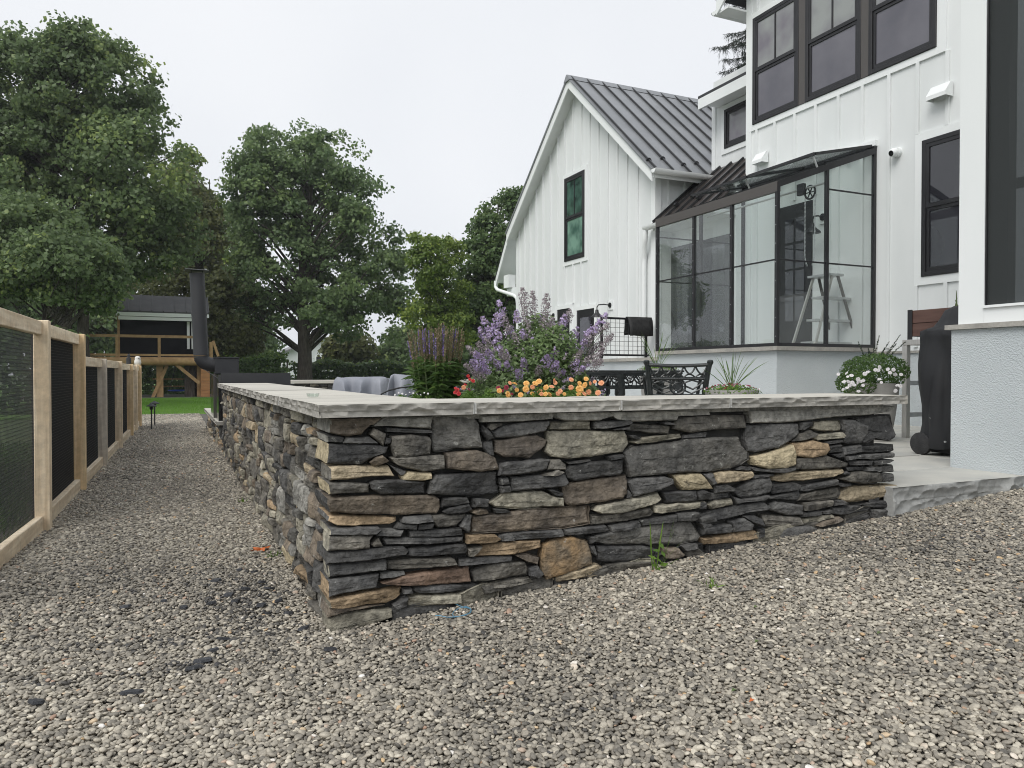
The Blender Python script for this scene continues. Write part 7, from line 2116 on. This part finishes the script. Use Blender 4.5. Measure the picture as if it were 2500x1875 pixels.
# ---- potted plants
def spiky_pot(name, c, pot_r, pot_top, label, seed, spikes, L, flowers, leafm='annleaf'):
    g_ = np.random.default_rng(seed)
    root = empty(name, (c[0], c[1], TZ), label, 'potted plant')
    MB().lathe((c[0], c[1], TZ), [(pot_r * .72, 0), (pot_r * .85, (pot_top - TZ) * .5), (pot_r, pot_top - TZ - .02), (pot_r, pot_top - TZ)], 24).build('pot', M['concrete'], root, smooth=40)
    if spikes:
        P = np.tile(np.array([c[0], c[1], pot_top - .02]), (spikes, 1)) + g_.normal(size=(spikes, 3)) * .012
        D = np.stack([g_.normal(0, .42, spikes), g_.normal(0, .42, spikes), np.ones(spikes)], 1)
        V, F = blades(P, D, g_.uniform(.7, 1.15, spikes) * L, .008, .22, 5, g_)
        np_mesh('spike_leaves', V, F, M['verleaf'], root, attrs={'rnd': rep(g_.uniform(.4, 1, spikes), V)})
    n = 1100
    d = g_.normal(size=(n, 3)); d /= np.linalg.norm(d, axis=1, keepdims=True); d[:, 2] = np.abs(d[:, 2])
    P = np.array([c[0], c[1], pot_top - .03]) + d * np.array([pot_r * 1.15, pot_r * 1.15, .09]) * g_.uniform(.5, 1, n)[:, None]
    V, F = kites(P, d + g_.normal(size=(n, 3)) * .5, .022, .6, g_); np_mesh('leaves', V, F, M[leafm], root, attrs={'rnd': rep(g_.random(n), V)})
    it = []
    for k in range(flowers):
        a, r_ = g_.uniform(0, 6.283), math.sqrt(g_.random()) * pot_r * 1.1
        it.append(((c[0] + r_ * math.cos(a), c[1] + r_ * math.sin(a), pot_top + .06 * (1 - (r_ / pot_r) ** 2 * .8)), g_.choice(['pinkmix', 'maroon', 'pinkmix', 'whitepetal']), .6))
    put_flowers(root, it, g_)
    return root
p1 = at(1786, 960, t=6.9); spiky_pot('dracaena_pot', (p1.x, p1.y), .24, at(1786, 952, t=6.9).z, 'concrete pot with arching spike leaves and pink flowers by the glasshouse plinth', 81, 26, .50, 46)
p2 = at(1606, 960, t=8.9); spiky_pot('dracaena_pot', (p2.x, p2.y), .22, at(1606, 900, t=8.9).z, 'pot of upright spike leaves partly hidden behind the iron chair', 82, 18, .55, 10)
p3 = at(2130, 960, t=7.2)
pp = empty('petunia_pot', (p3.x, p3.y, TZ), 'concrete pot overflowing with white petunias and leafy herbs', 'potted plant')
g = np.random.default_rng(85)
zp = at(2130, 935, t=7.2).z
MB().lathe((p3.x, p3.y, TZ), [(.16, 0), (.20, .25), (.235, zp - TZ - .02), (.235, zp - TZ)], 28).build('pot', M['concrete'], pp, smooth=40)
def shell(n, c, r):
    d = g.normal(size=(n, 3)); d /= np.linalg.norm(d, axis=1, keepdims=True); return np.array(c) + d * np.array(r) * (g.uniform(.6, 1, n) ** .5)[:, None], d
P, D = shell(3800, (p3.x + .03, p3.y, zp + .11), (.33, .30, .18))
V, F = kites(P, D + g.normal(size=P.shape) * .5, .026, .6, g); np_mesh('leaves', V, F, M['verleaf'], pp, attrs={'rnd': rep(np.clip(g.normal(.4, .22, len(P)), 0, 1), V)})
P, D = shell(1200, (p3.x - .24, p3.y - .02, zp - .0), (.17, .2, .13))
V, F = kites(P, D + g.normal(size=P.shape) * .5, .026, .6, g); np_mesh('trailing_leaves', V, F, M['verleaf'], pp, attrs={'rnd': rep(np.clip(g.normal(.45, .22, len(P)), 0, 1), V)})
it = []
for (px, py) in ((2050, 935), (2058, 925), (2066, 918), (2072, 930), (2078, 921), (2085, 915), (2063, 940), (2074, 945), (2090, 930), (2098, 925), (2104, 935), (2100, 945), (2110, 928), (2086, 944), (2130, 910), (2141, 918), (2146, 908), (2158, 905), (2168, 913), (2176, 922), (2185, 930), (2160, 928), (2181, 953), (2195, 955), (2188, 945), (2177, 911), (2190, 918), (2055, 952), (2092, 953), (2070, 955), (2200, 938), (2150, 930), (2124, 916), (2081, 936), (2108, 916), (2095, 938)):
    it.append((at(px + g.normal() * 7, py + g.normal() * 6 - 3, t=6.86 + g.normal() * .03), 'whitepetal', 1.3 * g.uniform(.65, 1.15)))
put_flowers(pp, it, g)
b = MB(); SP, SN = [], []
for (px, py) in ((2095, 835), (2146, 820), (2170, 835), (2198, 818), (2188, 840), (2120, 850), (2080, 880), (2160, 850), (2210, 835), (2135, 845)):
    tp = at(px, py, t=7.25); bp = Vector((p3.x + (tp.x - p3.x) * .5, p3.y + .03, zp + .2)); b.tube([bp, tp], [.003, .0015], 4, caps=False)
    for q in np.linspace(.3, 1, 26):
        p = bp.lerp(tp, q)
        for _ in range(3): e = g.normal(size=3); e /= np.linalg.norm(e); SP.append(np.array(p) + e * .012 * (1.2 - q * .7)); SN.append(e)
b.build('stems', M['stem'], pp)
V, F = kites(np.array(SP), np.array(SN), .013, .6, g); np_mesh('herb_spikes', V, F, M['needle'], pp, attrs={'rnd': rep(g.random(len(SP)), V)})

# ================================================================== SMALL THINGS
# weed at the foot of the wall
wp = at(1602, 1386, Y=-0.02); wz_ = gz(wp.x, -0.02)
wd = empty('grass_weed', (wp.x, -0.02, wz_), 'tall green grass weed growing at the foot of the stone wall', 'weed')
P = np.array([[wp.x + dx, -.02 + dy, wz_ - .01] for dx, dy in ((0, 0), (.01, -.01), (-.02, 0), (.015, .01), (-.01, -.02), (.02, -.02), (-.015, .01), (0, -.03))])
D = np.array([[.10, -.05, 1], [.32, -.05, 1], [-.14, -.1, 1], [.55, -.15, .8], [-.3, -.2, .8], [.15, -.1, 1], [-.05, 0, 1], [.3, -.4, .6]])
V, F = blades(P, D, np.array([.30, .27, .22, .24, .12, .33, .30, .14]), np.array([.009, .008, .008, .007, .009, .007, .006, .008]), .18, 6, g)
np_mesh('blades', V, F, M['annleaf'], wd, attrs={'rnd': rep(g.uniform(.4, .9, len(P)), V)})
P = np.array([[wp.x + dx, -.035, wz_ + h] for dx, h in ((-.02, .03), (.01, .05), (.03, .08), (-.01, .10), (.02, .12), (-.03, .07), (.0, .02), (.035, .03))])
V, F = kites(P, np.array([[g.normal() * .3, -.6, .8] for _ in P]), .045, .5, g); np_mesh('broad_leaves', V, F, M['annleaf'], wd, attrs={'rnd': rep(g.uniform(.3, .9, len(P)), V)})
for k, (px, py, lab) in enumerate(((968 + 620 * 0 + 770, 1417, 'tiny grass tuft in the gravel near the wall end'), (592, 1230, 'small yellow-green weed at the base of the left wall face'), (668, 1358, 'thin green weed beside the fallen orange leaf'))):
    c = at(px, py, Z=gz(0.0 if px < 800 else 1.9, 0) + .01); zc_ = gz(c.x, c.y)
    n = 16
    P = np.tile(np.array([c.x, c.y, zc_]), (n, 1)) + g.normal(size=(n, 3)) * np.array([.014, .014, 0]); D = np.stack([g.normal(0, .5, n), g.normal(0, .5, n), np.ones(n)], 1)
    V, F = blades(P, D, g.uniform(.03, .07, n), .006, .3, 3, g)
    o = np_mesh('weed_tuft', V, F, M['annleaf'], attrs={'rnd': rep(g.uniform(.5, 1, n), V)}, loc=(c.x, c.y, zc_)); tag(o, lab, 'weed', 'small weeds in the gravel')
# fallen orange leaf
c = at(637, 1345, Z=0.012)
b = MB(); pts = []
for k in range(14):
    a = 2 * math.pi * k / 14; rr = .045 * (1 if k % 2 else .55)
    pts.append((c.x + rr * math.cos(a) * 1.5, c.y + rr * math.sin(a), .022 + .012 * math.sin(k * 1.7)))
b.add(pts + [(c.x, c.y, .030)], [(i, (i + 1) % 14, 14) for i in range(14)])
tag(b.build('fallen_leaf', M['deadleaf'], None, loc=(c.x, c.y, 0.02)), 'curled orange dead leaf on the gravel beside the left wall face', 'leaf')
# blue cord
pts = []
for (px, py) in ((1107, 1487), (1120, 1493), (1133, 1499), (1147, 1502), (1151, 1507), (1145, 1514), (1128, 1518), (1110, 1520), (1104, 1514), (1108, 1507), (1120, 1500), (1138, 1497), (1149, 1503), (1150, 1511), (1138, 1517), (1110, 1520), (1090, 1519), (1072, 1514), (1063, 1514)):
    p = at(px, py, Z=0.03); pts.append((p.x, p.y, gz(p.x, p.y) + .014))
tag(MB().tube(pts, .0016, 6).build('blue_cord', M['bluecord'], None, smooth=60, loc=pts[0]), 'thin loop of blue cord lying on the gravel near the corner', 'cord')
# slate chips on the gravel
cs = [(500, 1230, 0), (640, 1480, .9), (660, 1440, 1), (600, 1440, .9), (560, 1455, .8), (515, 1475, .8), (305, 1485, 1), (495, 1612, 1.3), (470, 1630, 1.2), (740, 1538, 1), (545, 1560, .9), (805, 1590, 1), (520, 1588, .8), (320, 1690, 1.2), (90, 1735, 1.1), (530, 1420, .9), (620, 1400, .8), (585, 1395, .7), (680, 1470, .9), (450, 1485, .7), (400, 1470, .6), (655, 1500, .6), (575, 1470, .7), (705, 1500, .7), (640, 1425, .7)]
rq = random.Random(2)
chip_lab = 'thin dark slate chip lying loose on the gravel left of the wall corner'
for (px, py, s) in cs[1:]:
    c = at(px, py, Z=0.012)
    b = MB(); n_ = 7; top = []
    a0 = rq.random() * 6; el_ = rq.uniform(.4, .75)
    for k in range(n_):
        a = a0 + 2 * math.pi * k / n_; rr = .030 * s * rq.uniform(.7, 1.2); top.append((c.x + rr * math.cos(a), c.y + rr * el_ * math.sin(a)))
    zc_ = gz(c.x, c.y) + .008; tx, ty = rq.uniform(-.2, .2), rq.uniform(-.2, .2)
    f_ = lambda p, z: (p[0], p[1], zc_ + z + (p[0] - c.x) * tx + (p[1] - c.y) * ty)
    b.add([f_(p, 0) for p in top] + [f_((c.x + (p[0] - c.x) * .85, c.y + (p[1] - c.y) * .85), .009) for p in top],
          [tuple(range(n_))[::-1], tuple(range(n_, 2 * n_))] + [(i, (i + 1) % n_, n_ + (i + 1) % n_, n_ + i) for i in range(n_)])
    tag(b.build('slate_chip', M['chip'], None, loc=(c.x, c.y, zc_)), chip_lab, 'stone', 'slate chips scattered on the gravel')
# yellow leaf bits on the right of the gravel
for k, (px, py) in enumerate(((1845, 1508), (1848, 1584), (2146, 1583), (1792, 1688), (1836, 1713))):
    c = at(px, py, Z=gz(1.2, -1.2)); zc_ = gz(c.x, c.y) + .014
    b = MB(); rr = .011
    b.add([(c.x - rr, c.y, zc_), (c.x, c.y - rr * .6, zc_ + .006), (c.x + rr, c.y, zc_ + .002), (c.x, c.y + rr * .6, zc_ + .008)], [(0, 1, 2, 3)])
    o = b.build('fallen_leaf', M['deadleaf'] if k == 4 else M['stem'], None, loc=(c.x, c.y, zc_)); tag(o, ('small orange-brown leaf scrap on the gravel at the lower right' if k == 4 else 'small yellow-green leaf scrap on the gravel in front of the wall'), 'leaf', None if k == 4 else 'leaf scraps on the gravel')
# glass dish on the cap
c = at(764, 969, Z=CAPZ + .002)
gd = MB(); gd.lathe((c.x, c.y, CAPZ + .0015), [(.022, 0), (.030, .004), (.033, .018), (.030, .018), (.026, .006), (.004, .005)], 20)
tag(gd.build('glass_dish', M['clear'], None, smooth=40, loc=(c.x, c.y, CAPZ + .0015)), 'small clear glass dish standing on the wall cap near the corner', 'dish')
# irrigation hose
pts = [at(931, 962, t=5.4), at(950, 953, t=5.4), at(975, 947, t=5.4), at(1005, 944, t=5.4), at(1040, 942, t=5.4)]
pts = [Vector((pts[0].x - .02, pts[0].y, .80))] + pts + [Vector((pts[-1].x + .05, pts[-1].y + .1, .80))]
tag(MB().tube(pts, .006, 7).build('irrigation_hose', M['rubber'], None, smooth=60, loc=pts[0]), 'black irrigation hose arching in front of the grey tarps', 'hose')
# ================================================================== HAZE (damp overcast air)
hz = MB(); hz.box(-410, 410, -70, 410, -1.2, 19.0)
m, N, L, out = _new('haze')
pv = N.new('ShaderNodeVolumePrincipled'); pv.inputs['Color'].default_value = (0.93, 0.96, 1.0, 1); pv.inputs['Density'].default_value = 0.0007
pv.inputs['Anisotropy'].default_value = 0.2
L.new(pv.outputs[0], out.inputs['Volume'])
tag(hz.build('haze', m), kind='stuff')
